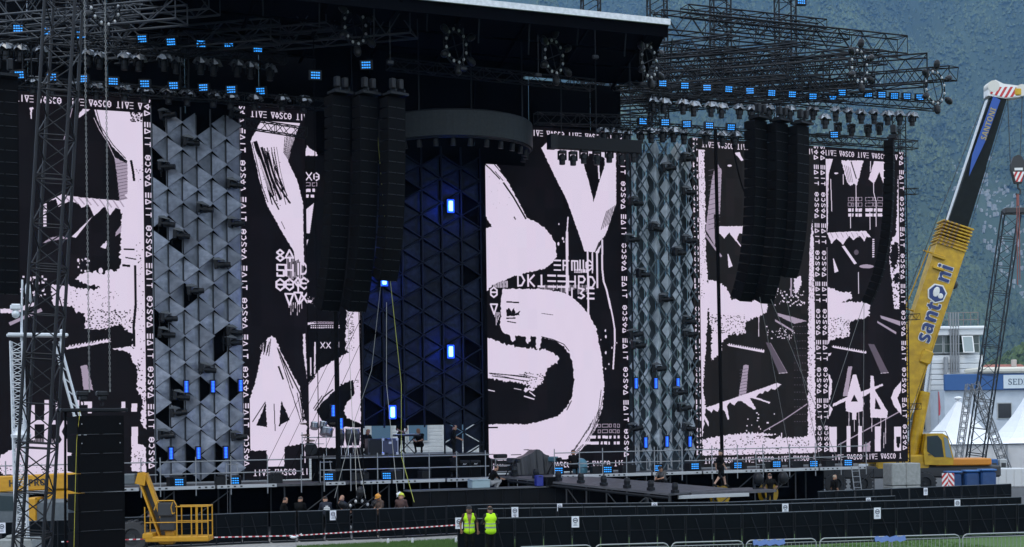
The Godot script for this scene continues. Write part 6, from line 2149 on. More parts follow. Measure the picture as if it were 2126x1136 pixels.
func wheel(parent: Node3D, at: Vector3, r: float, w: float) -> void:   # axis along local z
	var t := Transform3D(Basis(Vector3(1, 0, 0), Vector3(0, 0, 1), Vector3(0, -1, 0)), at)
	var n := Node3D.new()
	n.name = "wheel"
	parent.add_child(n, true)
	var g := Geo.new().lathe([Vector2(r * .55, -w * .5), Vector2(r * .93, -w * .5), Vector2(r, -w * .32), Vector2(r, w * .32), Vector2(r * .93, w * .5), Vector2(r * .55, w * .5)], 22, t)
	for i in 18:
		var a := TAU * i / 18
		g.box(at + Vector3(cos(a), sin(a), 0) * r, Vector3(.09, r * .16, w * .9), Basis(Vector3(0, 0, 1), a))
	obj("tyre", g, mat("tyre rubber", Color(.035, .036, .038), .85), n)
	obj("rim", Geo.new().lathe([Vector2(0, w * .3), Vector2(r * .2, w * .34), Vector2(r * .22, w * .2), Vector2(r * .5, w * .2), Vector2(r * .56, w * .46)], 18, t), mat("wheel rim", Color(.03, .032, .034), .5, .3), n)


func yard_right() -> void:
	var yel := grained("crane yellow", Color(.36, .2, .004), Color(.66, .4, .006), .3, .42, .02)
	var red := mat("warning red", Color(.5, .03, .03), .5)
	var wht := mat("warning white", Color(.75, .75, .73), .5)
	var dark := mat("chassis dark", Color(.03, .031, .033), .6)
	var glass := mat("cab glass", Color(.03, .045, .05), .08)
	# mobile crane with telescopic boom
	var c := site("mobile_crane", "yellow mobile crane with long telescopic boom, blue tip and rope drum collars", "crane", 24.4, 88)
	var ax := Vector3(.3257, .9455, 0)
	var foot := Vector3(-2.0, 2.4, 0)
	var b := Basis(ax.cross(Vector3(0, 0, 1)).normalized(), ax, Vector3(0, 0, 1))
	var section := func(called: String, s0: float, s1: float, w0: float, w1: float, d: float, m: Material) -> MeshInstance3D:
		var p := []
		for i in 8:
			var s: float = s0 if i & 2 == 0 else s1
			var w: float = w0 if i & 2 == 0 else w1
			p.append(foot + ax * s + b.x * (-w if i & 1 == 0 else w) * .5 + Vector3(0, 0, (-d if i & 4 == 0 else d) * .5))
		return obj(called, Geo.new().hexa(p), m, c)
	section.call("base_boom", 0.0, 13.6, 1.5, 1.72, 1.3, yel)
	for s in [-1.0, 1.0]:
		obj("boom_flange", Geo.new().box(foot + ax * 6.8 + b.x * s * .86 + Vector3(0, 0, .62), Vector3(.07, 13.4, .1), b), yel, c)
	var grey := grained("boom grey", Color(.005, .0075, .008), Color(.011, .015, .015), .4, .5, .02)
	section.call("middle_boom", 13.6, 18.5, 1.26, 1.1, 1.0, grey)
	section.call("upper_boom", 18.5, 22.9, 1.06, .88, .86, grey)
	obj("blue_flash", Geo.new().prism(PackedVector2Array([Vector2(-.52, 18.9), Vector2(-.3, 17.6), Vector2(-.02, 20.0), Vector2(.06, 22.6), Vector2(-.42, 22.7)]), .53, .55, Transform3D(b, foot)), mat("crane blue", Color(.01, .07, .33), .4), c)
	obj("lit_edge_strip", Geo.new().box(foot + ax * 18.0 + b.x * -.6, Vector3(.035, 9.0, .5), b), mat("pale edge"), c)  # pale strip paints the light along the left edge of the boom
	for i in 8:
		var col := obj("rope_collar", Geo.new().bevel(foot + ax * (13.2 + i * .2), Vector3(1.86 + .1 * (i % 2), .11, 1.45), .03, b), yel, c)
		for k in 7: obj("collar_pin", Geo.new().box(foot + ax * (13.2 + i * .2) + b.x * (-.85 + k * .28) + Vector3(0, 0, .75), Vector3(.13, .09, .05), b), mat("pin brown", Color(.2, .13, .09), .6) if k < 4 else mat("pin yellow", Color(.5, .32, .02), .5), col)
	obj("boom_bracket", Geo.new().bevel(foot + ax * 12.4 + b.x * -.55 + Vector3(0, 0, .7), Vector3(.8, .22, .2), .03, b).bevel(foot + ax * 11.7 + b.x * -.35 + Vector3(0, 0, .7), Vector3(.7, .16, .2), .03, b), yel, c)
	obj("boom_bracket", Geo.new().bevel(foot + ax * 6.4 + b.x * .65 + Vector3(0, 0, .7), Vector3(.7, .9, .2), .1, b), yel, c)
	obj("side_lamp", Geo.new().ball(foot + ax * 11.2 + b.x * .98, Vector3(.3, .3, .2), 10, 8), dark, c)
	stick("stay_rod", foot + ax * 13.0 + b.x * -1.1, foot + ax * 8.8 + b.x * -1.35, .04, yel, c)
	for i in 2: stick("cross_arm", foot + ax * (12.6 - i * 3.7) + b.x * -.8, foot + ax * (12.6 - i * 3.7) + b.x * -1.4, .05, yel, c)
	# lettering up the boom: white outline, blue face
	var up := Basis(ax, -b.x, Vector3(0, 0, 1))
	var blue := mat("letter blue", Color(.012, .035, .16), .4)
	var place := func(words: String, s: float, em: float, off: float) -> void:
		for k in [[-.04, -.04], [.04, -.04], [-.04, .04], [.04, .04], [0.0, .0]]:
			var front: bool = k[0] == 0.0
			lettering("letters", words, em, .02, blue if front else wht, c, Transform3D(up, foot + ax * (s + k[0]) + b.x * (off - k[1]) + Vector3(0, 0, .68 if front else .66)))
	place.call("sant", 8.45, 1.2, .1)
	place.call("ni", 11.55, 1.2, .1)
	var lg := foot + ax * 10.25 + b.x * .05 + Vector3(0, 0, .67)
	obj("logo_disc", Geo.new().lathe([Vector2(.62, -.0), Vector2(.6, .03), Vector2(0, .03)], 7, Transform3D(Basis(Vector3(1, 0, 0), Vector3(0, 0, 1), Vector3(0, -1, 0)), lg)), wht, c)
	obj("logo_disc", Geo.new().lathe([Vector2(.53, .03), Vector2(.51, .05), Vector2(0, .05)], 7, Transform3D(Basis(Vector3(1, 0, 0), Vector3(0, 0, 1), Vector3(0, -1, 0)), lg)), blue, c)
	obj("logo_mark", Geo.new().ball(lg + Vector3(-.05, .1, .05), Vector3(.2, .32, .02), 10, 6, b).ball(lg + Vector3(.2, -.16, .05), Vector3(.17, .17, .02), 10, 6), wht, c)
	lettering("letters", "SANTONI", .46, .015, mat("letter gold", Color(.35, .28, .1), .5), c, Transform3D(up, foot + ax * 21.0 + b.x * -.18 + Vector3(0, 0, .56)))
	# boom head
	var hd := foot + ax * 22.9
	var plate2 := PackedVector2Array([Vector2(-.75, .0), Vector2(-.72, .75), Vector2(-.3, .95), Vector2(.2, .7), Vector2(1.25, .55), Vector2(1.2, -.1), Vector2(.3, -.2)])
	var head := obj("boom_head", Geo.new().prism(plate2, -.4, .46, Transform3D(Basis.IDENTITY, hd)), wht, c)
	var hn := Node3D.new()
	hn.name = "warning_board"
	c.add_child(hn, true)
	hn.position = hd
	stripes(PackedVector2Array([Vector2(-.62, .1), Vector2(-.6, .5), Vector2(.95, .5), Vector2(.9, -.08), Vector2(.25, -.15)]), .17, .6, .465, hn, red, wht)
	for x in [-.42, 1.3]: obj("sheave", Geo.new().bar(hd + Vector3(x, .55 if x < 0 else .3, -.3), hd + Vector3(x, .55 if x < 0 else .3, .5), .36, -1, 16), mat("sheave white", Color(.62, .6, .54), .5), head)
	obj("head_fork", Geo.new().bevel(hd + Vector3(1.05, .2, 0), Vector3(.5, .5, 1.05), .08), yel, c)
	var rope := mat("steel rope", Color(.05, .06, .065), .5, .3)
	stick("hoist_rope", hd + Vector3(.55, 0, .1), hd + Vector3(.66, -4.0, .1), .03, rope, c, 5)
	stick("hoist_rope", hd + Vector3(1.45, .2, .1), hd + Vector3(1.25, -4.0, .1), .03, rope, c, 5)
	stick("luffing_rope", hd + Vector3(-.6, .4, .1), foot + ax * 3.0 + b.x * -1.9, .025, rope, c, 5)
	stick("luffing_rope", hd + Vector3(.5, -.4, .1), foot + ax * 12.5 + b.x * .95, .02, rope, c, 5)
	# luffing cylinder
	stick("cylinder_rod", Vector3(1.05, 8.9, .2), Vector3(.6, 6.0, .35), .24, mat("chrome rod", Color(.4, .42, .44), .25, .8), c, 14)
	stick("cylinder_barrel", Vector3(.62, 6.15, .35), Vector3(-.15, 2.3, .4), .37, yel, c, 14)
	# cab and carrier
	var cabp := PackedVector2Array([Vector2(.35, 1.75), Vector2(2.05, 1.72), Vector2(2.1, 2.15), Vector2(1.75, 3.45), Vector2(1.45, 3.62), Vector2(.45, 3.6), Vector2(.3, 2.6)])
	var cab := obj("cab", Geo.new().prism(cabp, -.2, 1.25), yel, c)
	obj("side_window", Geo.new().prism(PackedVector2Array([Vector2(.5, 2.55), Vector2(.95, 2.2), Vector2(1.5, 2.2), Vector2(1.38, 3.2), Vector2(1.15, 3.5), Vector2(.5, 3.46)]), 1.25, 1.27), glass, cab)
	obj("front_window", Geo.new().prism(PackedVector2Array([Vector2(1.62, 2.2), Vector2(2.0, 2.15), Vector2(1.72, 3.3), Vector2(1.5, 3.45)]), 1.25, 1.27), mat("pale glass", Color(.2, .26, .28), .1), cab)
	obj("door_handle", Geo.new().box(Vector3(.62, 2.35, 1.28), Vector3(.16, .05, .04)), dark, cab)
	stick("cab_guard", Vector3(1.6, 3.75, 1.3), Vector3(2.35, 2.2, 1.3), .025, mat("galvanised"), c)
	stick("cab_guard", Vector3(.5, 3.75, 1.3), Vector3(1.6, 3.75, 1.3), .025, mat("galvanised"), c)
	obj("turntable", Geo.new().bevel(Vector3(-.9, 1.9, 0), Vector3(3.2, .9, 2.2), .1).bevel(Vector3(-2.6, 2.1, 0), Vector3(2.0, .5, 2.0), .08), yel, c)
	obj("carrier_deck", Geo.new().bevel(Vector3(2.7, 1.88, .2), Vector3(3.4, .42, 2.0), .06), mat("carrier orange", Color(.55, .2, .01), .5), c)
	obj("carrier_frame", Geo.new().bevel(Vector3(-.5, 1.3, 0), Vector3(11, .7, 2.2), .1), dark, c)
	for x in [-5, -3.4, -1.2, .4, 3.4]: wheel(c, Vector3(x, .65, 1.0), .65, .4)

	# hook block
	var hb := site("hook_block", "black crane hook block with red and white stripes hanging on two ropes", "crane hook", 31.0, 88)
	obj("cheek", Geo.new().prism(PackedVector2Array([Vector2(-.2, 18.75), Vector2(.2, 18.75), Vector2(.42, 19.5), Vector2(.44, 19.95), Vector2(.2, 20.4), Vector2(0, 20.5), Vector2(-.25, 20.4), Vector2(-.44, 19.95), Vector2(-.42, 19.5)]), -.15, .15), dark, hb)
	obj("name_plate", Geo.new().box(Vector3(0, 19.62, .17), Vector3(.5, .15, .02)), wht, hb)
	stripes(PackedVector2Array([Vector2(-.18, 18.85), Vector2(.18, 18.85), Vector2(.34, 19.45), Vector2(-.34, 19.45)]), .14, .5, .16, hb, red, wht)
	obj("hook", Geo.new().tube([Vector3(0, 18.75, 0), Vector3(0, 18.5, 0), Vector3(.16, 18.35, 0), Vector3(.14, 18.15, 0), Vector3(0, 18.08, 0), Vector3(-.14, 18.16, 0)], .06, 8), dark, hb)
	obj("sling", Geo.new().bar(Vector3(-.02, 18.1, 0), Vector3(-.02, 17.4, 0), .09).bar(Vector3(-.08, 17.4, 0), Vector3(-.1, 12.6, 0), .03).bar(Vector3(.06, 17.4, 0), Vector3(.05, 12.9, 0), .03), mat("sling red", Color(.25, .09, .08), .8), hb)
	# black lattice boom on an A-frame
	var lb := mast("lattice_boom", "dark slender lattice boom leaning up beside the yellow crane", "crane boom", yard(31.8, 0, 100), yard(34.75, 18.6, 100), 1.1, 1.9, .055, mat("boom dark", Color(.015, .02, .026), .5, .2, .4), BEARING + .5, "", .38)
	obj("head_beam", Geo.new().bevel(yard(35.2, 18.75, 100) - lb.position, Vector3(2.0, .4, .9), .05, Basis(Vector3.UP, -BEARING)), dark, lb)
	stick("hanging_rope", yard(35.7, 18.6, 100) - lb.position, yard(36.0, 9.0, 100) - lb.position, .025, rope, lb)
	mast("lattice_strut", "pale lattice leg of the leaning boom, splayed towards the crane", "mast", yard(30.45, 0, 99.5), yard(31.6, 6.8, 99.7), .4, .55, .035, mat("leg grey", Color(.2, .21, .22), .5, .4), BEARING, "splayed lattice legs")
	mast("lattice_strut", "pale lattice leg of the leaning boom, splayed towards the red toilet", "mast", yard(34.3, 0, 99.3), yard(31.9, 6.9, 99.7), .5, .6, .04, mat("leg grey"), BEARING, "splayed lattice legs")
	# buildings
	var wall := grained("building white", Color(.5, .52, .53), Color(.62, .64, .65), .15, .8, .02)
	var w := site("office_building", "pale white building with ribbon windows and roof railing behind the crane", "building", 35.0, 122)
	obj("wall", Geo.new().box(Vector3(.3, 4.85, -3.1), Vector3(9.2, 9.7, 6)).box(Vector3(.3, 11.65, -3.0), Vector3(9.2, .5, 6.3)).box(Vector3(.3, 10.6, -3.4), Vector3(9.0, 1.9, 5.2)), wall, w)
	for i in 9: obj("cladding_board", Geo.new().bevel(Vector3(2.6, 5.6 + i * .45, .0), Vector3(4.4, .42, .2), .05), wall, w)
	obj("roof_slab", Geo.new().bevel(Vector3(.3, 12.0, -3.0), Vector3(9.5, .28, 6.6), .08), mat("roof white", Color(.68, .7, .71), .7), w)
	for i in 5:
		var f := obj("window", Geo.new().box(Vector3(.0 + i * 1.03, 10.65, -.2), Vector3(.98, 1.55, .14)), mat("window frame grey", Color(.35, .37, .37), .6), w)
		for y in [.36, -.36]: obj("pane", Geo.new().box(Vector3(i * 1.03, 10.65 + y, -.12), Vector3(.84, .66, .02)), mat("dull glass", Color(.035, .055, .05), .15), f)
	var op := obj("open_window", Geo.new().box(Vector3(3.5, 10.6, .3), Vector3(.95, 1.5, .05), Basis(Vector3(1, 0, 0), -.3)), mat("frame white"), w)
	obj("pane", Geo.new().box(Vector3(3.5, 10.6, .34), Vector3(.75, 1.3, .03), Basis(Vector3(1, 0, 0), -.3)), mat("sky glass", Color(.25, .3, .3), .1), op)
	for a in [[-2.3, 7.0], [-2.3, 4.2], [-.75, 4.2], [-.75, 7.0]]:
		var f := obj("window", Geo.new().box(Vector3(a[0], a[1], -.05), Vector3(1.4, 1.6, .12)), mat("window frame grey"), w)
		obj("pane", Geo.new().box(Vector3(a[0], a[1] + .36, .02), Vector3(1.24, .66, .02)).box(Vector3(a[0], a[1] - .4, .02), Vector3(1.24, .66, .02)), mat("dull glass"), f)
	for i in 4: stick("flue_pipe", Vector3(2.05 + i * .22, 8.2, .25), Vector3(2.05 + i * .22, 13.3, .25), .07, mat("galvanised"), w)
	for i in 9: stick("railing_post", Vector3(-.4 + i * .62, 12.1, -.3), Vector3(-.4 + i * .62, 13.3, -.3), .03, mat("rail rust", Color(.2, .17, .16), .7), w, 4)
	for y in [12.7, 13.3]: stick("railing_bar", Vector3(-.4, y, -.3), Vector3(4.6, y, -.3), .03, mat("rail rust"), w, 4)
	obj("vent", Geo.new().bevel(Vector3(1.6, 8.6, .3), Vector3(.35, 1.9, .3), .08).ball(Vector3(1.75, 8.0, .5), Vector3(.2, .25, .1)), mat("galvanised"), w)
	var sh := site("shop_building", "light building with a broad blue fascia and white name board", "building", 39.0, 117)
	obj("wall", Geo.new().box(Vector3(1.0, 3.35, -2.5), Vector3(9.6, 6.7, 4)), grained("shop wall", Color(.42, .47, .52), Color(.52, .57, .62), .2, .8, .02), sh)
	obj("fascia", Geo.new().bevel(Vector3(1.0, 7.3, -.4), Vector3(9.7, 1.32, .4), .04), mat("fascia blue", Color(.02, .085, .24), .5), sh)
	var nb := obj("name_board", Geo.new().box(Vector3(2.6, 7.3, -.17), Vector3(3.4, 1.1, .05)), mat("board white", Color(.55, .62, .66), .6), sh)
	lettering("letters", "SEDIGIT", .66, .02, mat("letter slate", Color(.05, .08, .12), .6), nb, Transform3D(Basis.IDENTITY, Vector3(2.55, 7.28, -.13)), false, "Droid Serif")
	obj("roof", Geo.new().bevel(Vector3(2.4, 8.25, -2.0), Vector3(7, .5, 4), .15), mat("roof cream", Color(.6, .58, .5), .7), sh)
	var dw := obj("window", Geo.new().box(Vector3(1.05, 4.95, -.47), Vector3(1.2, 1.32, .08)), mat("window frame grey"), sh)
	obj("pane", Geo.new().box(Vector3(1.05, 4.95, -.42), Vector3(1.05, 1.18, .04)), mat("dark pane", Color(.012, .015, .02), .1), dw)
	var ho := site("house", "house with a red tiled hip roof beyond the shop building", "house", 55.5, 160)
	obj("wall", Geo.new().box(Vector3(0, 4.2, -3), Vector3(7, 8.4, 6)), mat("house wall", Color(.5, .45, .4), .9), ho)
	var rp := [Vector3(-4, 8.4, .4), Vector3(4, 8.4, .4), Vector3(4, 8.4, -6.4), Vector3(-4, 8.4, -6.4), Vector3(-2, 10.2, -3), Vector3(2, 10.2, -3)]
	var rf := Geo.new()
	rf.quad(rp[0], rp[1], rp[5], rp[4]); rf.quad(rp[2], rp[3], rp[4], rp[5]); rf.tri(rp[1], rp[2], rp[5]); rf.tri(rp[3], rp[0], rp[4])
	var rfo := obj("roof", rf, grained("roof tile red", Color(.2, .07, .05), Color(.32, .13, .1), .4, .9, .04), ho)
	obj("chimney", Geo.new().bevel(Vector3(1, 10.3, -2.4), Vector3(.5, .8, .5), .05), mat("house wall"), rfo)
	# marquee tents
	var tent := grained("tent white", Color(.66, .68, .7), Color(.76, .77, .78), .2, .7, .02)
	for a in [[34.0, 110.0, 5.95, "white peaked marquee tent between the crane cab and lattice boom"], [39.6, 110.5, 6.6, "white peaked marquee tent beside the red toilet"]]:
		var t := site("marquee_tent", a[3], "tent", a[0], a[1], "white marquee tents")
		var g := Geo.new()
		var n := 10
		var prof := func(f: float) -> Vector2: return Vector2(2.72 * (1.0 - pow(f, .62)) + .12 * (1.0 - f), 2.5 + (a[2] - 2.5) * f)
		for j in n:
			var p0: Vector2 = prof.call(float(j) / n)
			var p1: Vector2 = prof.call((j + 1.0) / n)
			for s in 4:
				var q := []
				for e in [[p0, 0], [p0, 1], [p1, 1], [p1, 0]]:
					var an: float = PI / 4 + (s + e[1]) * PI / 2
					q.append(Vector3(sin(an) * e[0].x * 1.414, e[0].y, cos(an) * e[0].x * 1.414))
				g.quad(q[0], q[1], q[2], q[3])
		obj("canopy", g, tent, t)
		obj("finial", Geo.new().ball(Vector3(0, a[2], 0), Vector3(.32, .14, .32), 10, 6), tent, t)
		obj("valance", Geo.new().box(Vector3(0, 2.46, 2.74), Vector3(5.5, .12, .04)), mat("tent edge", Color(.06, .065, .07), .7), t)
		for i in 5: obj("side_wall", Geo.new().box(Vector3(-2.2 + i * 1.1, 1.2, 2.66), Vector3(1.08, 2.36, .02)), grained("tent wall", Color(.5, .5, .5), Color(.6, .6, .6), .2, .7, .02), t)
		for x in [-2.7, 2.7]: stick("pole", Vector3(x, 0, 2.7), Vector3(x, 2.5, 2.7), .06, mat("galvanised"), t)
	for a in [[33.2, 112.5], [40.4, 113.0]]:
		var t := site("banner_flag", "furled red and white flag standing up behind a marquee tent", "flag", a[0], a[1], "furled flags")
		stick("pole", Vector3(0, 0, 0), Vector3(0, 6.6, 0), .03, mat("galvanised"), t)
		obj("cloth", Geo.new().prism(PackedVector2Array([Vector2(.03, 4.6), Vector2(.14, 4.7), Vector2(.18, 5.3), Vector2(.07, 6.5), Vector2(.03, 6.5)]), -.03, .03), mat("flag red", Color(.4, .06, .08), .8), t)
	# smaller yard things
	var to := site("portable_toilet", "bright red portable toilet cabin with a white roof", "toilet", 35.35, 97)
	obj("cabin", Geo.new().bevel(Vector3(.3, .92, 0), Vector3(1.2, 1.84, 1.2), .05), mat("toilet red", Color(.45, .02, .025), .4), to)
	obj("roof", Geo.new().lathe([Vector2(.84, 1.84), Vector2(.86, 1.92), Vector2(.6, 2.1), Vector2(0, 2.15)], 4, Transform3D(Basis(Vector3.UP, PI / 4), Vector3(.3, 0, 0))), wht, to)
	obj("door", Geo.new().bevel(Vector3(.3, .9, .61), Vector3(.8, 1.6, .03), .01), mat("toilet red"), to)
	obj("sign", Geo.new().box(Vector3(.2, 1.6, .64), Vector3(.3, .1, .01)), wht, to)
	for i in 3:
		var t := site("blue_container", "blue %s beside the crane carrier" % ["tool box with a warning board", "plastic tank", "plastic skip"][i], "container", [25.9, 26.85, 27.7][i], 85.0 - i * .3, "blue containers")
		obj("tub", Geo.new().bevel(Vector3(0, .75, 0), Vector3(.86, 1.1 + .12 * i, .8), .08), grained("bin blue", Color(.006, .035, .12), Color(.015, .06, .18), .4, .4, .03), t)
		obj("lid", Geo.new().bevel(Vector3(0, 1.38 + .06 * i, 0), Vector3(.92, .1, .86), .03), mat("bin lid", Color(.03, .12, .32), .4), t)
	var wb := site("warning_board", "red and white striped warning board beside the blue containers", "sign", 25.3, 84.0)
	stripes(PackedVector2Array([Vector2(-.35, .35), Vector2(.0, .35), Vector2(.0, 1.35), Vector2(-.35, 1.35)]), .14, .8, 0, wb, red, wht)
	stripes(PackedVector2Array([Vector2(.01, .35), Vector2(.36, .35), Vector2(.36, 1.35), Vector2(.01, 1.35)]), .14, -.8, 0, wb, red, wht)
	stick("post", Vector3(0, 0, -.05), Vector3(0, 1.4, -.05), .03, mat("galvanised"), wb)
	var wc := site("white_container", "low white crate in front of the lattice boom foot", "container", 32.2, 94)
	obj("crate_body", Geo.new().bevel(Vector3(0, .6, 0), Vector3(2.0, 1.2, 1.2), .04), mat("crate white", Color(.55, .56, .56), .6), wc)
	for i in 4: obj("rib", Geo.new().box(Vector3(-.75 + i * .5, .6, .62), Vector3(.06, 1.1, .04)), mat("crate white"), wc)
	for i in 5:
		var t := site("control_cabinet", "small pale control cabinet in the row behind the white crate", "cabinet", 30.4 + i * .62, 97.0, "pale control cabinets")
		obj("body", Geo.new().bevel(Vector3(0, .85, 0), Vector3(.5, 1.7, .5), .04), mat("cabinet grey", Color(.42, .43, .42), .6) if i != 3 else mat("fascia blue"), t)
		obj("vent", Geo.new().box(Vector3(0, 1.3, .26), Vector3(.3, .3, .02)), dark, t)
	var bl := thing("concrete_blocks", "stack of grey concrete ballast blocks at the foot of the last screen", "concrete block", Vector3(19.9, 0, 4.2), -.1)
	var conc := grained("ballast concrete", Color(.2, .21, .2), Color(.3, .31, .3), .5, .9, .03)
	for y in 2:
		for x in 2: obj("block", Geo.new().bevel(Vector3(-.42 + x * .84, .58 + y * 1.16, 0), Vector3(.83, 1.14, .9), .04), conc, bl)
	for p in [Vector3(13.9, .0, 1.0), Vector3(10.9, 0, 1.2)]:
		var t := thing("cable_drum", "yellow cable drum under the stage deck by the scaffold legs", "drum", p, .3, "yellow cable drums")
		obj("flange", Geo.new().bar(Vector3(0, .8, .2), Vector3(0, .8, .26), .5, -1, 18).bar(Vector3(0, .8, -.2), Vector3(0, .8, -.26), .5, -1, 18), yel, t)
		obj("core", Geo.new().bar(Vector3(0, .8, -.2), Vector3(0, .8, .2), .3, -1, 14), dark, t)
		obj("stand", Geo.new().box(Vector3(0, .15, 0), Vector3(.8, .3, .6)), dark, t)


func yard_left() -> void:
	var yel := grained("lift yellow", Color(.42, .2, .004), Color(.55, .28, .008), .5, .45, .03)
	var dark := mat("chassis dark", Color(.03, .031, .033), .6)
	var slate := grained("cowl grey", Color(.06, .075, .085), Color(.1, .115, .125), .5, .5, .03)
	# tall dark mast
	mast("lattice_mast", "tall dark lattice mast leaning slightly in front of the piano-key screen", "mast", Vector3(-23.66, 0, 18.15), Vector3(-22.1, 23.5, 18.75), .92, 1.41, .052, mat("mast steel", Color(.011, .012, .0145), .45, .2, .4), .35, "", .42)
	# white truss tower with camera and antenna
	var wt := mat("white tube", Color(.62, .64, .66), .4, .2)
	var tw := mast("truss_tower", "slim pale aluminium truss tower with camera and antennas on top", "mast", yard(-15.98, .4, 47), yard(-16.08, 7.6, 47), .36, .38, .03, wt, .2, "", .42)
	obj("top_frame", Geo.new().bevel(Vector3(.55, 7.4, 0), Vector3(1.9, .12, .5), .03).bevel(Vector3(1.3, 7.2, 0), Vector3(.1, .8, .1), .02), wt, tw)
	obj("antenna_pole", Geo.new().bar(Vector3(.05, 7.2, 0), Vector3(.1, 9.2, 0), .04, .03, 8), wt, tw)
	obj("dish_antenna", Geo.new().lathe([Vector2(0, 0), Vector2(.2, .03), Vector2(.38, .13), Vector2(.38, .16), Vector2(.2, .07), Vector2(0, .04)], 16, Transform3D(Basis(Vector3(0, 0, 1), Vector3(.95, .1, .2).normalized(), Vector3(0, 1, 0)).orthonormalized(), Vector3(.18, 8.8, 0))), wt, tw)
	obj("camera", Geo.new().bevel(Vector3(-.12, 8.3, .1), Vector3(.34, .2, .24), .04).ball(Vector3(-.12, 8.08, .1), Vector3(.13, .15, .13)), wt, tw)
	obj("collar", Geo.new().lathe([Vector2(.3, 4.05), Vector2(.32, 4.15), Vector2(.1, 4.45), Vector2(.09, 4.5)], 12), wt, tw)
	for i in 2: stick("stay", Vector3(1.05 + i * .18, 7.2, .1), Vector3(1.95 + i * .18, 3.6, .1), .045, wt, tw, 8)
	for i in 9: stick("stay_lacing", Vector3(1.05 + i * .1, 7.2 - i * .4, .1), Vector3(1.28 + i * .1, 7.0 - i * .4, .1), .02, wt, tw, 4)
	var bb := thing("concrete_block", "grey concrete ballast block under the pale truss tower", "concrete block", yard(-16.05, 0, 47), -BEARING)
	obj("block", Geo.new().bevel(Vector3(0, .6, 0), Vector3(1.1, 1.2, 1.0), .05), grained("ballast concrete", Color(.2, .21, .2), Color(.3, .31, .3), .5, .9, .03), bb)
	obj("lug", Geo.new().bevel(Vector3(-.2, 1.24, 0), Vector3(.4, .12, .6), .05), grained("ballast concrete", Color.WHITE, Color.WHITE, 1), bb)
	# yellow telehandler
	var te := site("telehandler", "yellow telescopic handler with grey engine cowl parked behind the mast", "telehandler", -18.4, 56.5)
	var boom := obj("boom", Geo.new().bevel(Vector3(-.7, 2.6, 0), Vector3(4.3, .62, .5), .04, Basis(Vector3(0, 0, 1), .035)).bevel(Vector3(.85, 2.08, -.05), Vector3(1.5, .5, .5), .08), yel, te)
	lettering("letters", "HA", .36, .02, mat("letter black", Color(.02, .02, .02), .6), boom, Transform3D(Basis(Vector3(0, 0, 1), .035), Vector3(-1.0, 2.6, .26)))
	lettering("letters", "PRO", .36, .02, mat("letter black"), boom, Transform3D(Basis(Vector3(0, 0, 1), .035), Vector3(-.12, 2.62, .26)))
	obj("engine_cowl", Geo.new().bevel(Vector3(.62, 1.5, .3), Vector3(1.25, .95, 1.0), .12), slate, te)
	obj("body_side", Geo.new().bevel(Vector3(-.2, 1.5, .2), Vector3(.4, 1.1, 1.0), .06), yel, te)
	obj("chassis", Geo.new().bevel(Vector3(0, .85, 0), Vector3(4.2, .45, 1.4), .08), dark, te)
	var cab := obj("cab", Geo.new().prism(PackedVector2Array([Vector2(-2.0, 1.0), Vector2(-.6, 1.0), Vector2(-.6, 2.2), Vector2(-1.7, 2.25), Vector2(-2.0, 1.7)]), -.3, .6), slate, te)
	obj("window", Geo.new().prism(PackedVector2Array([Vector2(-1.85, 1.55), Vector2(-.75, 1.55), Vector2(-.75, 2.1), Vector2(-1.6, 2.15)]), .6, .62), mat("cab glass", Color(.03, .045, .05), .08), cab)
	for x in [-1.5, 1.2]:
		wheel(te, Vector3(x, .55, .75), .55, .38)
		wheel(te, Vector3(x, .55, -.75), .55, .38)
	# yellow boom lift with its basket down
	var li := site("boom_lift", "yellow boom lift with its empty basket lowered beside the barrier", "boom lift", -12.9, 55.2)
	var bx := Vector3(.9, -2.55, 0).normalized()
	var bb2 := Basis(Vector3(bx.y, -bx.x, 0), -bx, Vector3(0, 0, 1))
	var mid := Vector3(-.75, 1.72, .3)
	obj("jib", Geo.new().box(mid + bb2.x * -.15, Vector3(.12, 2.55, .3), bb2).box(mid + bb2.x * .17, Vector3(.07, 2.5, .3), bb2).box(mid + Vector3(0, 0, -.14), Vector3(.34, 2.5, .03), bb2), yel, li)
	obj("jib_recess", Geo.new().box(mid + Vector3(0, 0, -.1), Vector3(.24, 2.4, .04), bb2), dark, li)
	obj("jib_head", Geo.new().prism(PackedVector2Array([Vector2(-1.42, 2.6), Vector2(-1.05, 2.5), Vector2(-.98, 2.9), Vector2(-1.15, 3.02), Vector2(-1.3, 3.0)]), .1, .5), yel, li)
	obj("counter_box", Geo.new().bevel(Vector3(-1.65, 2.75, .2), Vector3(.5, .42, .4), .05), slate, li)
	obj("knuckle", Geo.new().bevel(Vector3(-.12, .55, .35), Vector3(.34, .55, .4), .05).bevel(Vector3(-.3, .38, .35), Vector3(.5, .2, .35), .05), yel, li)
	obj("basket_floor", Geo.new().bevel(Vector3(.25, .5, .5), Vector3(2.4, .2, .85), .03), yel, li)
	obj("basket_step", Geo.new().bevel(Vector3(-.85, .62, .5), Vector3(.4, .22, .85), .03), yel, li)
	for x in [-.95, .25, .8, 1.02, 1.42]:
		for z in [.1, .9]: stick("basket_post", Vector3(x, .55, z), Vector3(x, 1.72, z), .024, yel, li)
	for z in [.1, .9]:
		stick("basket_rail", Vector3(.2, 1.72, z), Vector3(1.44, 1.72, z), .026, yel, li)
		stick("basket_rail", Vector3(-.95, 1.13, z), Vector3(1.44, 1.13, z), .022, yel, li)
	stick("basket_rail", Vector3(1.43, 1.72, .1), Vector3(1.43, 1.72, .9), .026, yel, li)
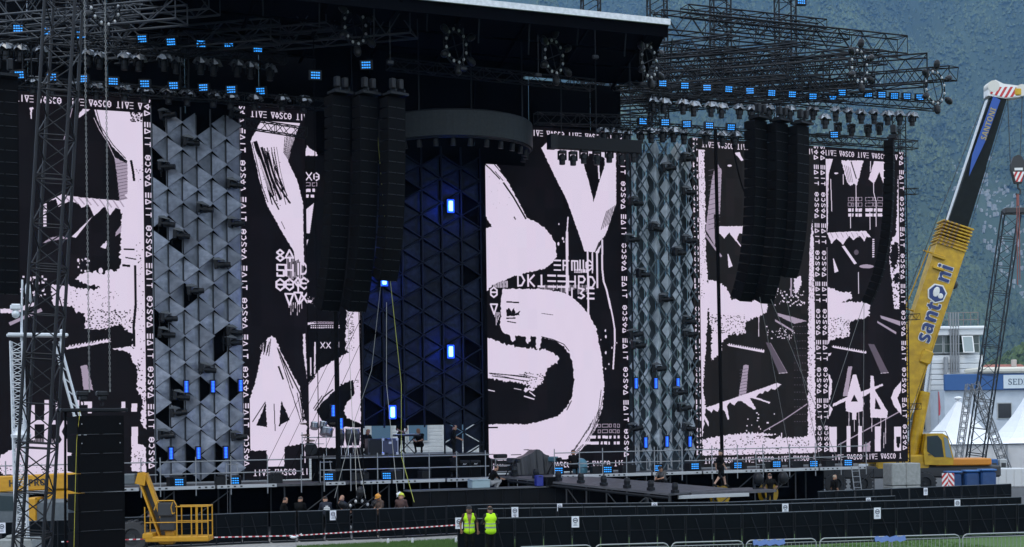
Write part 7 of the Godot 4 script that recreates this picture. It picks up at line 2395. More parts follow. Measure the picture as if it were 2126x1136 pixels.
	obj("basket_hoop", Geo.new().tube([Vector3(-.6, 1.6, .9), Vector3(-.45, 1.95, .9), Vector3(.15, 1.95, .9), Vector3(.25, 1.75, .9)], .024, 6).tube([Vector3(.12, 1.9, .95), Vector3(.05, 1.7, .95), Vector3(.1, 1.45, .95), Vector3(.2, 1.5, .95)], .02, 6), yel, li)
	obj("control_box", Geo.new().bevel(Vector3(-.17, 1.62, .75), Vector3(.6, .52, .3), .04).bevel(Vector3(-.15, 1.1, .6), Vector3(.55, .6, .3), .04), dark, li)
	wheel(li, Vector3(-1.6, .55, .1), .6, .45)
	obj("axle", Geo.new().bevel(Vector3(-1.1, .6, -.3), Vector3(1.8, .35, .5), .05), dark, li)
	var cn := yard(-9.5, 0, 55)


func barrier_row(pts: Array, label: String, group: String, h := 1.2, wide := 1.06) -> void:
	var blk := mat("barrier cloth")
	var bar := mat("barrier bar", Color(.09, .1, .11), .45, .5)
	var keyp := "barrier%.2f" % h
	if not shared.has(keyp):
		shared[keyp] = Geo.new().bevel(Vector3(0, h * .5 + .02, 0), Vector3(wide - .03, h - .06, .04), .012).mesh()
		shared[keyp + "d"] = Geo.new().bevel(Vector3(-.02, h * .34, -.03), Vector3(.4, .4, .03), .02).bevel(Vector3(-.02, h * .74, -.03), Vector3(.4, .3, .03), .02).mesh()
	var first: Node3D = null
	for i in pts.size() - 1:
		var a: Vector3 = pts[i]
		var b: Vector3 = pts[i + 1]
		var n := maxi(1, roundi(a.distance_to(b) / wide))
		var turn := -atan2(b.z - a.z, b.x - a.x)
		for k in n:
			var p := a.lerp(b, (k + .5) / n)
			if first == null:
				first = thing("crowd_barrier", label, "barrier", p, turn, group)
				put("panel", shared[keyp], blk, first)
				stick("top_rail", Vector3(-wide * .5, h + .0, 0), Vector3(wide * .5, h, 0), .022, bar, first)
				for s in [-1.0, 1.0]: stick("post", Vector3(s * (wide * .5 - .03), 0, .035), Vector3(s * (wide * .5 - .03), h, .035), .022, mat("black steel"), first)
				stick("strut", Vector3(.1, .05, .4), Vector3(-.15, h * .9, .03), .014, mat("black steel"), first, 4)
				obj("foot_plate", Geo.new().box(Vector3(0, .015, .3), Vector3(wide - .04, .02, .7)), mat("black steel"), first)
				stick("mid_rail", Vector3(-wide * .48, h * .55, .03), Vector3(wide * .48, h * .55, .03), .014, mat("black steel"), first, 4)
			else: copy(first, "crowd_barrier", label, p, turn + rng.randf_range(-.012, .012), group)


func notice(label: String, at: Vector3, turn: float, s := 1.0) -> void:
	var t := thing("notice_sign", label, "sign", at, turn, "white notices on the barriers")
	obj("sheet", Geo.new().box(Vector3(0, 0, 0), Vector3(.24, .36, .008) * s), mat("paper", Color(.62, .63, .68), .8), t)
	var g := Geo.new()
	var path := []
	for i in 13: path.append(Vector3(cos(TAU * i / 12) * .07, .05 + sin(TAU * i / 12) * .07, .008) * s)
	g.tube(path, .012 * s, 4)
	g.box(Vector3(0, .05, .008) * s, Vector3(.09, .03, .006) * s)
	obj("print", g, mat("print dark", Color(.04, .045, .07), .8), t)
	obj("text_line", Geo.new().box(Vector3(0, -.07, .006) * s, Vector3(.1, .014, .004) * s).box(Vector3(0, -.11, .006) * s, Vector3(.13, .014, .004) * s), mat("print dark"), t)


func barriers() -> void:
	barrier_row([Vector3(-24.0, 0, 7.75), Vector3(-14.9, 0, 7.6), Vector3(-8.2, 0, 8.1), Vector3(-4.4, 0, 7.8)], "black covered crowd barrier in the straight row under the near half of the stage", "barriers along the near half of the stage")
	barrier_row([Vector3(-4.4, 0, 7.8), Vector3(4.8, 0, 12.2), Vector3(13.3, 0, 12.4)], "black covered crowd barrier in the bent row in front of the sloping walkway", "barriers of the bent row")
	barrier_row([Vector3(12.6, 0, 7.4), Vector3(24.6, 0, 6.9)], "black covered crowd barrier in the row leading to the crane yard", "barriers towards the crane yard")
	barrier_row([Vector3(-5.8, 0, 10.4), Vector3(4.4, 0, 14.1), Vector3(17, 0, 16.2)], "black covered crowd barrier in the middle row on the grass", "barriers of the middle row")
	barrier_row([Vector3(-8.55, 0, 15.5), Vector3(1.6, 0, 18.7), Vector3(14.5, 0, 20.1)], "black covered crowd barrier in the row beginning at the two men in yellow vests", "barriers of the row by the vest men")
	var sp := [[Vector3(-11.2, 1.0, 7.95), 0.0, "white notice hung on the barrier behind the crew bending over the light ring", 1.1], [Vector3(-8.5, 1.05, 15.6), -.3, "white notice on the barrier end beside the men in yellow vests", 1.15], [Vector3(-4.4, 1.05, 11.0), -.3, "white notice on the middle row nearest its bend", 1.15], [Vector3(-4.4, 1.02, 16.9), -.3, "white notice on the vest men's row facing the black front wall", 1.15], [Vector3(6.2, 1.0, 14.55), -.15, "white notice on the middle row below the keyboard collage", 1.15], [Vector3(7.2, 1.05, 19.4), -.1, "white notice on the row of the vest men towards the crane", 1.2], [Vector3(13.9, .98, 15.85), -.15, "white notice on the middle row towards the crane", 1.1], [Vector3(-1.6, 1.05, 9.2), -.45, "small white notice on the bent row behind the vest men", .9], [Vector3(2.0, 1.05, 11.0), -.45, "small white notice on the bent row below the sloping walkway", 1.0], [Vector3(11.8, 1.0, 12.5), 0.0, "small white notice on the bent row at its far end", 1.0], [Vector3(19.0, 1.0, 7.25), .05, "small white notice on the row leading to the crane yard", 1.0], [Vector3(-18.0, 1.0, 7.8), 0.0, "white notice on the barrier behind the boom lift", 1.1], [Vector3(-24.0, 1.0, 7.9), 0.0, "white notice on the barrier behind the pale truss tower", 1.1]]
	for a in sp: notice(a[2], a[0], a[1], a[3])
	# steel hurdles nearest the seats
	var st := mat("hurdle steel", Color(.3, .31, .31), .4, .6)
	var proto: Node3D = null
	var A := Vector3(-10.6, 0, 26.3)
	var B := Vector3(7.6, 0, 30.2)
	var dir := (B - A).normalized()
	for i in 8:
		var p := A + dir * (i * 2.34)
		if proto == null:
			proto = thing("steel_hurdle", "grey steel crowd hurdle with round corners standing on the turf", "barrier", p, -atan2(dir.z, dir.x), "steel hurdles on the turf")
			obj("frame", Geo.new().tube([Vector3(.02, .12, 0), Vector3(.02, .98, 0), Vector3(.07, 1.06, 0), Vector3(.15, 1.1, 0), Vector3(2.1, 1.1, 0), Vector3(2.2, 1.06, 0), Vector3(2.25, .98, 0), Vector3(2.25, .12, 0), Vector3(.02, .12, 0)], .021, 8), st, proto)
			for k in 16: stick("bar", Vector3(.15 + k * .13, .12, 0), Vector3(.15 + k * .13, 1.0, 0), .008, st, proto, 5)
			stick("mid_rail", Vector3(.03, 1.0, 0), Vector3(2.24, 1.0, 0), .014, st, proto)
			for x in [.3, 1.95]: obj("foot", Geo.new().tube([Vector3(x, 0.02, -.3), Vector3(x, .12, 0), Vector3(x, .02, .3)], .02, 6), st, proto)
		else:
			var c := copy(proto, "steel_hurdle", "grey steel crowd hurdle with round corners standing on the turf", p, -atan2(dir.z, dir.x) + rng.randf_range(-.02, .02), "steel hurdles on the turf")
	for a in [[-3.2, 28.2], [.6, 29.0]]:
		var t := thing("blue_sheet", "crumpled blue plastic sheet lying over a steel hurdle", "sheet", Vector3(a[0], 1.1, a[1]), -.2, "blue sheets on the hurdles")
		var g := Geo.new()
		for i in 10:
			var x0 := -.5 + i * .1
			var s0 := .03 * sin(i * 2.1)
			var s1 := .03 * sin((i + 1) * 2.1)
			g.quad(Vector3(x0, -.12 + s0, .06), Vector3(x0 + .1, -.12 + s1, .06), Vector3(x0 + .1, .03 + s1, .0), Vector3(x0, .03 + s0, .0))
			g.quad(Vector3(x0, .03 + s0, 0), Vector3(x0 + .1, .03 + s1, 0), Vector3(x0 + .1, -.1, -.08), Vector3(x0, -.1, -.08))
		obj("sheet", g, mat("blue plastic", Color(.06, .12, .3), .4), t)
	# barrier tape
	var tp := thing("barrier_tape", "red and white barrier tape stretched before the near barriers", "tape", Vector3(-20, 0, 9.6))
	var pts := [Vector3(-2, .52, 0), Vector3(1.5, .5, .2), Vector3(6.7, .42, .6), Vector3(8.8, .6, 2.2), Vector3(11.4, .98, 5.9)]
	var k := 0
	for i in 4:
		var n := 26 + 14 * (i % 2)
		for j in n:
			var a: Vector3 = pts[i].lerp(pts[i + 1], float(j) / n)
			var b: Vector3 = pts[i].lerp(pts[i + 1], (j + 1.0) / n)
			obj("red_length" if k % 2 else "white_length", Geo.new().box((a + b) * .5, Vector3(a.distance_to(b), .042, .006), Basis(Vector3.UP, -atan2(b.z - a.z, b.x - a.x)) * Basis(Vector3(0, 0, 1), asin((b.y - a.y) / a.distance_to(b)))), mat("tape red", Color(.45, .04, .05), .5) if k % 2 else mat("tape white", Color(.7, .7, .7), .5), tp)
			k += 1
	var kp := thing("tape_post", "thin steel post carrying the barrier tape", "post", Vector3(-13.3, 0, 10.2))
	stick("rod", Vector3.ZERO, Vector3(0, .5, 0), .012, mat("galvanised"), kp)
	obj("knot", Geo.new().ball(Vector3(-.1, .36, 0), Vector3(.14, .05, .05), 8, 5).box(Vector3(.1, .41, 0), Vector3(.3, .05, .01), Basis(Vector3(0, 0, 1), .5)), mat("tape white"), kp)
	for p in [Vector3(-9.9, 0, 11.3), Vector3(-9.0, 0, 11.6), Vector3(-7.4, 0, 12.2)]:
		var t := thing("ground_marker", "small pale marker stake in the turf near the vest men", "marker", p, .2, "marker stakes")
		obj("stake", Geo.new().bevel(Vector3(0, .1, 0), Vector3(.1, .2, .04), .01), mat("crate white", Color(.55, .56, .56), .6), t)
		obj("tip", Geo.new().box(Vector3(0, .22, 0), Vector3(.06, .05, .03)), mat("tape white"), t)


func on_stage() -> void:
	var blk := mat("lamp black")
	var chrome := mat("chrome", Color(.5, .52, .55), .2, .9)
	# drum kit on the riser
	var d := thing("drum_kit", "drum kit with chrome toms and low cymbals on the riser", "drum kit", Vector3(-9.25, 3.26, .4), -.2)
	for a in [[-.75, 1.25, .18, .26], [-.35, 1.28, .18, .26], [-.2, .95, .3, .3]]:
		var n := obj("tom", Geo.new().bar(Vector3(a[0], a[1], .1), Vector3(a[0] + .04, a[1] + a[3], -.02), a[2], -1, 16), mat("drum shell", Color(.1, .11, .13), .25, .4), d)
		obj("hoop", Geo.new().bar(Vector3(a[0] + .04, a[1] + a[3], -.02), Vector3(a[0] + .045, a[1] + a[3] + .03, -.024), a[2] * 1.05, -1, 16), chrome, n)
	obj("bass_drum", Geo.new().bar(Vector3(-.9, .32, .1), Vector3(-.9, .32, -.4), .3, -1, 18), blk, d)
	obj("rack", Geo.new().bar(Vector3(-1.3, 0, 0), Vector3(-1.3, 1.1, 0), .025).bar(Vector3(.5, 0, 0), Vector3(.5, 1.3, 0), .025).bar(Vector3(-1.3, .85, 0), Vector3(.5, .85, 0), .025).bar(Vector3(-1.3, .55, .1), Vector3(-.3, .55, .1), .02).bar(Vector3(-.55, 0, .1), Vector3(-.55, 1.3, .1), .015).bar(Vector3(-.2, 0, .1), Vector3(-.2, 1.0, .1), .015), chrome, d)
	for a in [[-1.15, .98, .22], [-.95, .72, .25], [.15, 1.5, .22], [-1.2, 1.5, .2]]: obj("cymbal", Geo.new().lathe([Vector2(0, -.01), Vector2(a[2], -.02), Vector2(a[2], -.012), Vector2(.05, .01), Vector2(0, .03)], 16, Transform3D(Basis(Vector3(1, 0, 0), .2), Vector3(a[0], a[1], .15))), mat("bronze dark", Color(.1, .085, .06), .3, .7), d)
	for a in [Vector3(.45, 0, .2), Vector3(.85, 0, .25), Vector3(1.22, 0, .1)]:
		var t := thing("conga_drum", "dark conga drum on a stand beside the drum kit", "drum", Vector3(-9.3, 3.26, .5) + a, 0, "conga drums")
		obj("shell", Geo.new().lathe([Vector2(.13, .45), Vector2(.19, .75), Vector2(.2, 1.0), Vector2(.16, 1.22), Vector2(0, 1.22)], 14), mat("conga black", Color(.02, .02, .022), .25), t)
		obj("rim", Geo.new().lathe([Vector2(.165, 1.19), Vector2(.185, 1.2), Vector2(.185, 1.24), Vector2(.16, 1.24)], 14), chrome, t)
		for s in 3: stick("leg", Vector3(cos(s * 2.1) * .24, 0, sin(s * 2.1) * .24), Vector3(cos(s * 2.1) * .12, .6, sin(s * 2.1) * .12), .015, chrome, t)
	for a in [[-6.65, .75, .6, "tall dark blue flight case with silver corners on the riser"], [-7.25, .9, .55, "black flight case on the riser beside the drums"]]:
		var t := thing("flight_case", a[3], "case", Vector3(a[0], 3.26, 1.0), 0)
		obj("box", Geo.new().bevel(Vector3(0, .38, 0), Vector3(a[1], .74, a[2]), .02), mat("case blue", Color(.015, .02, .05), .4) if a[0] > -7 else blk, t)
		var corner := mat("case corner", Color(.4, .42, .5), .3, .6) if a[0] > -7 else mat("worn steel")
		for x in [-.5, .5]:
			for y in [.05, .71]: obj("corner", Geo.new().bevel(Vector3(x * (a[1] - .06), y, a[2] * .5), Vector3(.12, .12, .05), .01), corner, t)
			obj("edge", Geo.new().box(Vector3(x * a[1], .38, a[2] * .5), Vector3(.03, .72, .03)), corner, t)
		if a[0] > -7: obj("latch", Geo.new().box(Vector3(0, .55, .31), Vector3(.14, .1, .03)), corner, t)
	var k := thing("keyboard", "black keyboard on a crossed stand beside the blue flight case", "keyboard", Vector3(-5.7, 3.26, .9), 0)
	obj("case", Geo.new().bevel(Vector3(0, .88, 0), Vector3(1.3, .1, .35), .02), blk, k)
	obj("keys", Geo.new().box(Vector3(0, .935, .06), Vector3(1.1, .012, .15)), mat("keys white", Color(.6, .6, .6), .4), k)
	obj("stand", Geo.new().bar(Vector3(-.4, 0, 0), Vector3(.4, .83, 0), .022).bar(Vector3(.4, 0, 0), Vector3(-.4, .83, 0), .022), blk, k)
	for i in 2:
		var t := thing("guitar_amplifier", "black guitar amplifier cabinet with a small white script mark", "amplifier", Vector3(-3.15 + i * .55, 2.12, 1.6), 0, "guitar amplifiers")
		obj("cabinet", Geo.new().bevel(Vector3(0, .4, 0), Vector3(.52, .8, .35), .025), blk, t)
		obj("grille", Geo.new().box(Vector3(0, .36, .18), Vector3(.46, .66, .01)), mat("grille black"), t)
		obj("script_mark", Geo.new().tube([Vector3(-.08, .6, .19), Vector3(-.06, .66, .19), Vector3(-.03, .6, .19), Vector3(0, .65, .19), Vector3(.04, .61, .19), Vector3(.08, .66, .19)], .009, 4), mat("tape white", Color(.7, .7, .7), .5), t)
	# covered piano and camera, stage right of the middle
	var cv := thing("covered_piano", "piano under a humped black cover below the giant painted S", "piano", Vector3(.5, 2.16, 1.2), 0)
	var g := Geo.new()
	var top := func(x: float) -> float: return .75 + .42 * exp(-pow((x - .15) / .55, 2)) - (.35 if x > .8 else 0.0) + .04 * sin(x * 9.0)
	for i in 16:
		var x0 := -.95 + i * .12
		var h0: float = top.call(x0)
		var h1: float = top.call(x0 + .12)
		var f0 := .5 + .05 * sin(i * 1.9)
		var f1 := .5 + .05 * sin((i + 1) * 1.9)
		g.quad(Vector3(x0, 0, f0 + .1), Vector3(x0 + .12, 0, f1 + .1), Vector3(x0 + .12, h1, f1 - .1), Vector3(x0, h0, f0 - .1))
		g.quad(Vector3(x0, h0, f0 - .1), Vector3(x0 + .12, h1, f1 - .1), Vector3(x0 + .12, h1 - .05, -.5), Vector3(x0, h0 - .05, -.5))
		g.quad(Vector3(x0 + .12, 0, -.5), Vector3(x0, 0, -.5), Vector3(x0, h0 - .05, -.5), Vector3(x0 + .12, h1 - .05, -.5))
	g.quad(Vector3(-.95, 0, -.5), Vector3(-.95, 0, .6), Vector3(-.95, top.call(-.95), .4), Vector3(-.95, top.call(-.95) - .05, -.5))
	g.quad(Vector3(.97, 0, .6), Vector3(.97, 0, -.5), Vector3(.97, top.call(.97) - .05, -.5), Vector3(.97, top.call(.97), .4))
	obj("cover", g, mat("cover black", Color(.016, .016, .018), .5), cv)
	for x in [-.7, .7]: stick("leg", Vector3(x, 0, .0), Vector3(x, .4, 0), .06, blk, cv)
	var tc := thing("covered_case", "case wrapped in a light blue plastic sheet behind the guard rail", "case", Vector3(2.95, 2.16, 1.5), .1)
	obj("wrap", Geo.new().lathe([Vector2(.36, 0), Vector2(.39, .2), Vector2(.36, .55), Vector2(.22, .68), Vector2(.06, .73), Vector2(0, .73)], 7), mat("pale blue plastic", Color(.08, .2, .26), .3), tc)
	obj("tie", Geo.new().tube([Vector3(-.3, .25, .3), Vector3(0, .28, .4), Vector3(.3, .25, .3)], .015, 5), blk, tc)
	for a in [[Vector3(1.3, 2.16, 2.0), "video camera on a tripod under a teal rain cover", Color(.05, .12, .14)], [Vector3(-1.1, 2.16, 2.6), "black video camera on a tripod beside the silver case trolley", Color(.02, .02, .022)]]:
		var t := thing("video_camera", a[1], "camera", a[0], .4)
		obj("camera_body", Geo.new().bevel(Vector3(0, .72, 0), Vector3(.3, .26, .5), .05), mat("cover " + str(a[2]), a[2], .6), t)
		obj("lens", Geo.new().bar(Vector3(0, .72, .22), Vector3(0, .72, .48), .08, .1, 12), blk, t)
		for s in 3: stick("leg", Vector3(0, .6, 0), Vector3(cos(s * 2.1) * .32, 0, sin(s * 2.1) * .32), .03, blk, t)
	var tr := thing("case_trolley", "open silver equipment trolley below the giant painted S", "trolley", Vector3(-.9, 2.16, .9), 0)
	for x in [-.45, .45]:
		for z in [-.25, .25]: stick("post", Vector3(x, 0, z), Vector3(x, .8, z), .025, mat("galvanised"), tr)
	for y in [.15, .45, .75]: obj("shelf", Geo.new().box(Vector3(0, y, 0), Vector3(.95, .05, .55)), mat("galvanised"), tr)
	obj("gear", Geo.new().bevel(Vector3(-.1, .9, 0), Vector3(.6, .2, .4), .04).bevel(Vector3(.05, .3, 0), Vector3(.6, .2, .4), .03).bevel(Vector3(0, .6, 0), Vector3(.7, .16, .4), .03), blk, tr)
	var bl := thing("blue_box", "dark blue case standing on the black front wall", "case", Vector3(-.75, 1.76, 5.0), 0)
	obj("box", Geo.new().bevel(Vector3(0, .25, 0), Vector3(.34, .5, .3), .03), mat("blue crate", Color(.01, .02, .2), .5), bl)
	obj("handle", Geo.new().box(Vector3(0, .45, .16), Vector3(.14, .04, .02)), blk, bl)
	var bm := thing("wedge_monitor", "black wedge loudspeaker on the front wall beside the blue case", "loudspeaker", Vector3(-.2, 1.76, 5.0), 0)
	obj("cabinet", Geo.new().prism(PackedVector2Array([Vector2(-.25, 0), Vector2(.25, 0), Vector2(.25, .42), Vector2(-.25, .42)]), -.25, .2), blk, bm)
	obj("grille", Geo.new().box(Vector3(0, .21, .21), Vector3(.44, .36, .02)), mat("grille black"), bm)
	var wb := thing("white_box", "pale box lying on the ledge by the seated man", "case", Vector3(-3.6, 1.76, 4.8), .1)
	obj("box", Geo.new().bevel(Vector3(0, .17, 0), Vector3(.9, .34, .5), .03), mat("pale teal", Color(.28, .36, .38), .6), wb)
	obj("lid", Geo.new().bevel(Vector3(0, .36, 0), Vector3(.93, .05, .53), .02), mat("pale teal"), wb)
	# clutter on the deck behind the rails
	for i in 16:
		var x: float = [-22.5, -20.3, -16.6, -14.6, -12.2, -9.6, -8.3, -6.8, -5.2, 3.6, 5.3, 8.8, 11.6, 13.2, 15.0, 16.8][i]
		var t := thing("equipment_case", "low black equipment case on the deck behind the guard rails", "case", Vector3(x, 2.12, 1.9 + .3 * (i % 2)), rng.randf_range(-.3, .3), "low black cases on the deck")
		obj("box", Geo.new().bevel(Vector3(0, .2, 0), Vector3(rng.randf_range(.5, .9), rng.randf_range(.3, .5), .4), .02), blk, t)
		obj("lid", Geo.new().bevel(Vector3(.05, .45, 0), Vector3(.5, .06, .36), .02), mat("worn steel"), t)
	for x in [-14.2, -10.0, 12.6]:
		var t := thing("ladder_stand", "small metal step frame on the deck behind the guard rails", "stand", Vector3(x, 2.12, 2.4), .2, "metal step frames")
		for s in [-.3, .3]: stick("side", Vector3(s, 0, 0), Vector3(s * .8, .95, -.1), .02, mat("galvanised"), t)
		for y in [.25, .55, .9]: stick("tread", Vector3(-.3, y, 0), Vector3(.3, y, 0), .02, mat("galvanised"), t)
	light_ring("light ring with white lamps standing on the ground among the helmeted crew", Vector3(-9.75, .85, 6.6), .35, .74)
	var ld := thing("ladder", "aluminium ladder leaning under the deck near the concrete blocks", "ladder", Vector3(17.6, 0, 3.4), 0)
	for s in [-.22, .22]: stick("side", Vector3(s, 0, .4), Vector3(s, 2.2, 0), .025, mat("galvanised"), ld)
	for i in 7: stick("rung", Vector3(-.22, .25 + i * .28, .36 - i * .05), Vector3(.22, .25 + i * .28, .36 - i * .05), .018, mat("galvanised"), ld)


func crew() -> void:
	var lime := Color(.4, .68, .02)
	var black := Color(.012, .012, .014)
	person("man in an open yellow vest and cap facing the seats, hand at his side", Vector3(-8.62, 0, 17.0), -.3, {"elb_r": Vector3(-.32, 1.14, .02), "wri_r": Vector3(-.3, .92, .1), "elb_l": Vector3(.28, 1.15, -.05), "wri_l": Vector3(.3, .88, .02)}, {"vest": lime, "open": true, "hat": "cap", "shirt": Color(.05, .03, .025), "skin": Color(.2, .11, .075)})
	person("man in a closed yellow vest seen from behind, arms folded in front", Vector3(-8.0, 0, 17.5), PI - .1, {"elb_l": Vector3(.3, 1.15, .08), "wri_l": Vector3(.05, 1.12, .26), "elb_r": Vector3(-.3, 1.15, .08), "wri_r": Vector3(-.05, 1.1, .28)}, {"vest": lime, "hat": "hair", "shirt": Color(.02, .02, .022), "skin": Color(.25, .14, .1)})
	person("man in black shirt with cropped hair, facing his workmate by the dark crate", Vector3(-13.0, 0, 6.9), PI / 2, WORK, {"hair": Color(.05, .035, .03)})
	person("man in black shirt standing beside the dark crate, back to the seats", Vector3(-12.25, 0, 6.6), PI * .8, WORK, {"hair": Color(.06, .045, .035)})
	var ct := person("man in dark T-shirt with white back print, behind the barrier notice", Vector3(-11.25, 0, 7.0), PI, WORK, {"hat": "hair", "shirt": Color(.03, .035, .045)})
	for i in 3: obj("back_print", Geo.new().box(Vector3(0, 1.33 - i * .06, -.168), Vector3([.12, .24, .28][i], .04, .012)), mat("tape white", Color(.7, .7, .7), .5), ct)
	person("bald man in black sleeveless shirt leaning to the light ring", Vector3(-10.5, 0, 6.5), PI / 2 - .3, WORK, {"hat": "none", "bare": true, "skin": Color(.36, .21, .15)})
	person("man in brown shirt and orange helmet working on the light ring", Vector3(-8.9, 0, 7.0), -PI / 2 + .2, WORK, {"hat": "helmet", "hat_color": Color(.55, .24, .03), "shirt": Color(.09, .06, .05)})
	person("man in brown shirt and lime helmet beside the white helmet", Vector3(-7.95, 0, 6.9), PI - .6, WORK, {"hat": "helmet", "hat_color": Color(.5, .55, .03), "shirt": Color(.08, .05, .045)})
	person("man in grey shirt and white helmet among the crew", Vector3(-7.75, 0, 6.4), -PI / 2 - .4, WORK, {"hat": "helmet", "hat_color": Color(.7, .7, .72), "shirt": Color(.2, .19, .2)})
	person("bare-armed man bending behind the boom lift", Vector3(-18.6, 0, 6.9), PI / 2, CROUCH.merged({"head": Vector3(0, 1.2, .2), "neck": Vector3(0, 1.05, .12)}, true), {"bare": true, "skin": Color(.25, .16, .12)})
	person("man in black standing behind the blue flight case on the riser", Vector3(-5.75, 3.26, .2), .0, WORK, {"hat": "hair"})
	person("man in black sitting among the gear behind the black flight case", Vector3(-7.4, 3.26, -.1), .3, CROUCH, {"hat": "hair"})
	person("grey-haired man in black leaning at the end of the riser", Vector3(-4.7, 3.26, -.3), -.5, CROUCH, {"hat": "hair", "hair": Color(.15, .14, .13)})
	person("man in black with headphones standing at the slate column foot", Vector3(-3.5, 2.85, 1.2), PI / 2 - .4, WORK, {"hat": "hair"})
	person("crew man in black crouching behind the end of the guard rail", Vector3(-3.85, 2.12, 2.3), PI - .4, CROUCH, {"hat": "hair"})
	person("man in dark shirt sitting on the ledge of the black front wall", Vector3(-2.9, 1.55, 4.7), PI / 2, CROUCH, {"hat": "hair", "legs": Color(.25, .25, .25)})
	person("man in black crouching behind the sloping walkway", Vector3(2.2, 2.12, 2.4), PI - .3, CROUCH, {"hat": "cap"})
	person("man in grey T-shirt crouching beside the sloping walkway", Vector3(5.5, 1.35, 5.2), -PI / 2 + .5, CROUCH, {"hat": "cap", "shirt": Color(.08, .08, .08)})
	person("man in black shorts and cap walking along the walkway platform", Vector3(7.95, 1.5, 6.3), PI / 2 - .2, WALK, {"hat": "cap", "shorts": true, "skin": Color(.38, .24, .18)})
	person("man in black T-shirt with hands on hips, back to the seats", Vector3(10.5, .34, 6.6), PI, HIPS, {"hat": "hair", "skin": Color(.34, .2, .15)})
	person("fair-haired man in black beside the barrier to the crane yard", Vector3(14.4, .16, 6.2), PI / 2, {}, {"hat": "hair", "hair": Color(.3, .26, .2)})


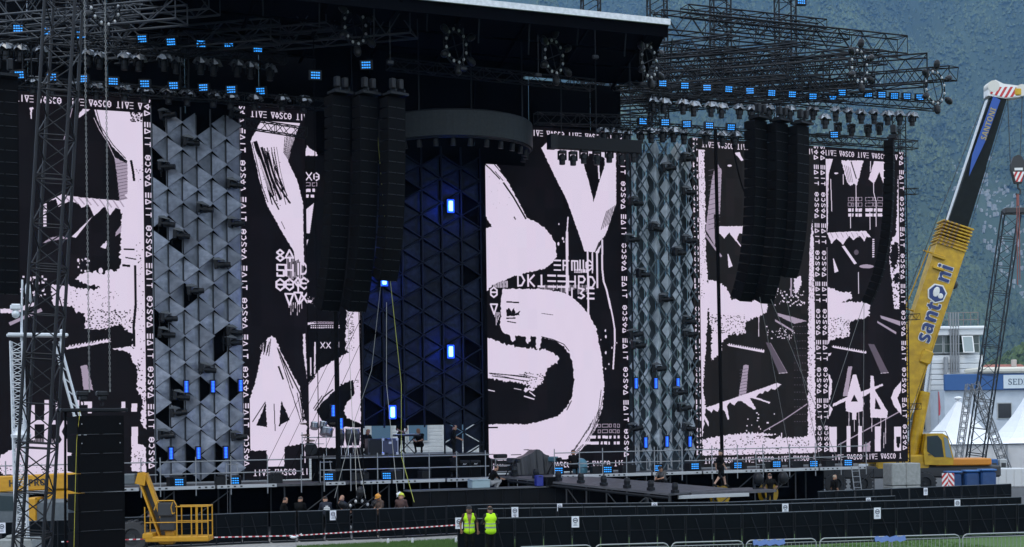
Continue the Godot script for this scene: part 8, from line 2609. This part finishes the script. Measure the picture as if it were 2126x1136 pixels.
func cables() -> void:
	var chain := mat("chain steel", Color(.2, .2, .19), .5, .5)
	var link := Geo.new()
	link.tube([Vector3(0, 0, 0), Vector3(.014, .02, 0), Vector3(.014, .06, 0), Vector3(0, .08, 0), Vector3(-.014, .06, 0), Vector3(-.014, .02, 0), Vector3(0, 0, 0)], .006, 4)
	for a in [[-10.02, 34.0, 5.7], [-9.53, 34.0, 5.7]]:
		var t := thing("hoist_chain", "long steel chain carrying the foreground loudspeaker stack", "chain", yard(a[0], a[2], a[1]) + Vector3(.12, 0, -.38), 0, "hoist chains")
		var g := Geo.new()
		for i in 150:
			var p := Vector3(0, i * .065, 0)
			var q := Vector3(.014, 0, 0) if i % 2 else Vector3(0, 0, .014)
			g.bar(p + q, p + q + Vector3(0, .07, 0), .007, -1, 4, false); g.bar(p - q, p - q + Vector3(0, .07, 0), .007, -1, 4, false)
		tag(obj("links", g, chain, t), "", "", "", "stuff")
		stick("end_ring", Vector3(0, -.06, 0), Vector3(0, 0, 0), .02, chain, t)
	var ropes := [["yellow rope slanting from the middle loudspeakers to the barrier", [Vector3(-9.52, 18.3, 8.9), Vector3(-8.7, 11.3, 8.0), Vector3(-7.64, 6.4, 6.2), Vector3(-7.3, 3.3, 5.0), Vector3(-7.06, 1.3, 6.0)], Color(.4, .42, .08), .014], ["pale rope hanging from the middle loudspeakers past the slate column", [Vector3(-9.0, 9.7, 8.6), Vector3(-8.4, 6.4, 6.5), Vector3(-7.81, 1.6, 6.0)], Color(.4, .39, .36), .013], ["pale rope dropping from the middle loudspeakers over the drums", [Vector3(-9.1, 11.5, 8.6), Vector3(-9.05, 7.0, 6.5), Vector3(-9.7, 4.8, 6.0), Vector3(-10.6, 1.6, 6.0)], Color(.3, .3, .28), .012], ["pale rope from the drum riser down to the light ring", [Vector3(-10.0, 10.0, 6.2), Vector3(-9.8, 4.7, 6.1), Vector3(-9.3, 1.55, 6.2)], Color(.42, .4, .36), .012], ["pale rope slanting across the arrow screen to the ground ring", [Vector3(-9.7, 4.73, 6.0), Vector3(-9.75, 1.6, 6.4)], Color(.42, .4, .36), .012], ["short white rope hanging down the front of the middle loudspeakers", [Vector3(-8.5, 18.0, 9.3), Vector3(-9.1, 14.2, 9.3)], Color(.45, .44, .42), .016]]
	for r in ropes:
		var t := thing("rope", r[0], "rope", r[1][0])
		var pts := []
		for p in r[1]: pts.append(p - r[1][0])
		obj("strand", Geo.new().tube(pts, r[3], 5), mat("rope " + str(r[2]), r[2], .8), t)
	# straight black poles and guys before the screens
	var blk := mat("grille black")
	for a in [[Vector3(8.85, 1.5, 5.0), Vector3(8.7, 18.6, 5.0), .09, "thick black cable drop before the keyboard collage screen"], [Vector3(-10.14, 2.3, 5.0), Vector3(-10.17, 9.9, 5.0), .11, "thick black cable drop in front of the drum kit"], [Vector3(-11.0, 2.2, 5.0), Vector3(-11.0, 21.5, 5.0), .02, "thin black line hanging before the arrow screen"], [Vector3(-9.6, 2.2, 7.0), Vector3(-9.9, 20.5, 7.0), .02, "thin black line hanging before the middle loudspeakers"]]:
		var t := thing("cable_drop", a[3], "cable", a[0])
		stick("cable", Vector3.ZERO, a[1] - a[0], a[2], blk, t, 8)
		stick("clamp", Vector3(0, .4, 0), Vector3(0, .5, 0), a[2] * 1.25, mat("worn steel"), t, 8)
	for a in [[Vector3(9.6, 10.2, 8.3), Vector3(17.2, 2.3, 2.6)], [Vector3(10.2, 10.4, 8.6), Vector3(16.0, 2.3, 2.7)], [Vector3(9.0, 10.3, 8.3), Vector3(14.2, 2.3, 2.8)], [Vector3(16.7, 10.4, 5.6), Vector3(18.4, 2.4, 3.0)], [Vector3(16.7, 10.4, 5.6), Vector3(15.2, 2.3, 3.0)]]:
		var t := thing("guy_wire", "thin guy wire running down from the far loudspeakers to the deck", "wire", a[0], 0, "guy wires of the far loudspeakers")
		stick("wire", Vector3.ZERO, a[1] - a[0], .014, mat("wire grey", Color(.25, .25, .25), .5, .4), t, 5)
		stick("tensioner", (a[1] - a[0]) * .96, (a[1] - a[0]) * .99, .025, mat("worn steel"), t, 5)
	for i in 5:
		var a := Vector3(-10.6 + i * .3, 10.0 - i * .3, 8.9)
		var b := Vector3(-13.2 + i * .6, 2.3, 3.0)
		var t := thing("guy_wire", "thin dark guy wire crossing the painted arrow", "wire", a, 0, "guy wires of the middle loudspeakers")
		stick("wire", Vector3.ZERO, b - a, .01, blk, t, 4)
		stick("tensioner", (b - a) * .96, (b - a) * .99, .02, mat("worn steel"), t, 5)
	for a in [Vector3(.5, 23, 8.9), Vector3(2.8, 22, 8.9), Vector3(-2.2, 22, 8.9), Vector3(-5.6, 22, 8.9), Vector3(-8.8, 22, 8.9)]:
		var t := thing("hanging_chain", "short chain with shackle hanging under the pale roof edge", "chain", a, 0, "chains under the roof edge")
		stick("chain", Vector3(0, -.8, 0), Vector3(0, -2.4, 0), .014, mat("black steel"), t, 5)
		obj("shackle", Geo.new().bevel(Vector3(0, -2.5, 0), Vector3(.28, .16, .16), .03), mat("black steel"), t)
	# bundle of loose black cable hanging before the collage screen
	var cb := thing("cable_loop", "loose black cable loop hanging from the truss before the collage screen", "cable", Vector3(9.6, 18.2, 5.0))
	var path := []
	for i in 13: path.append(Vector3(i * .19, -3.2 * (1.0 - pow((i - 6) / 6.0, 2)) + i * .04, 0))
	obj("cable", Geo.new().tube(path, .04, 6), blk, cb)
	obj("tie", Geo.new().ball(Vector3(.1, -.3, 0), Vector3(.1, .1, .1)), blk, cb)
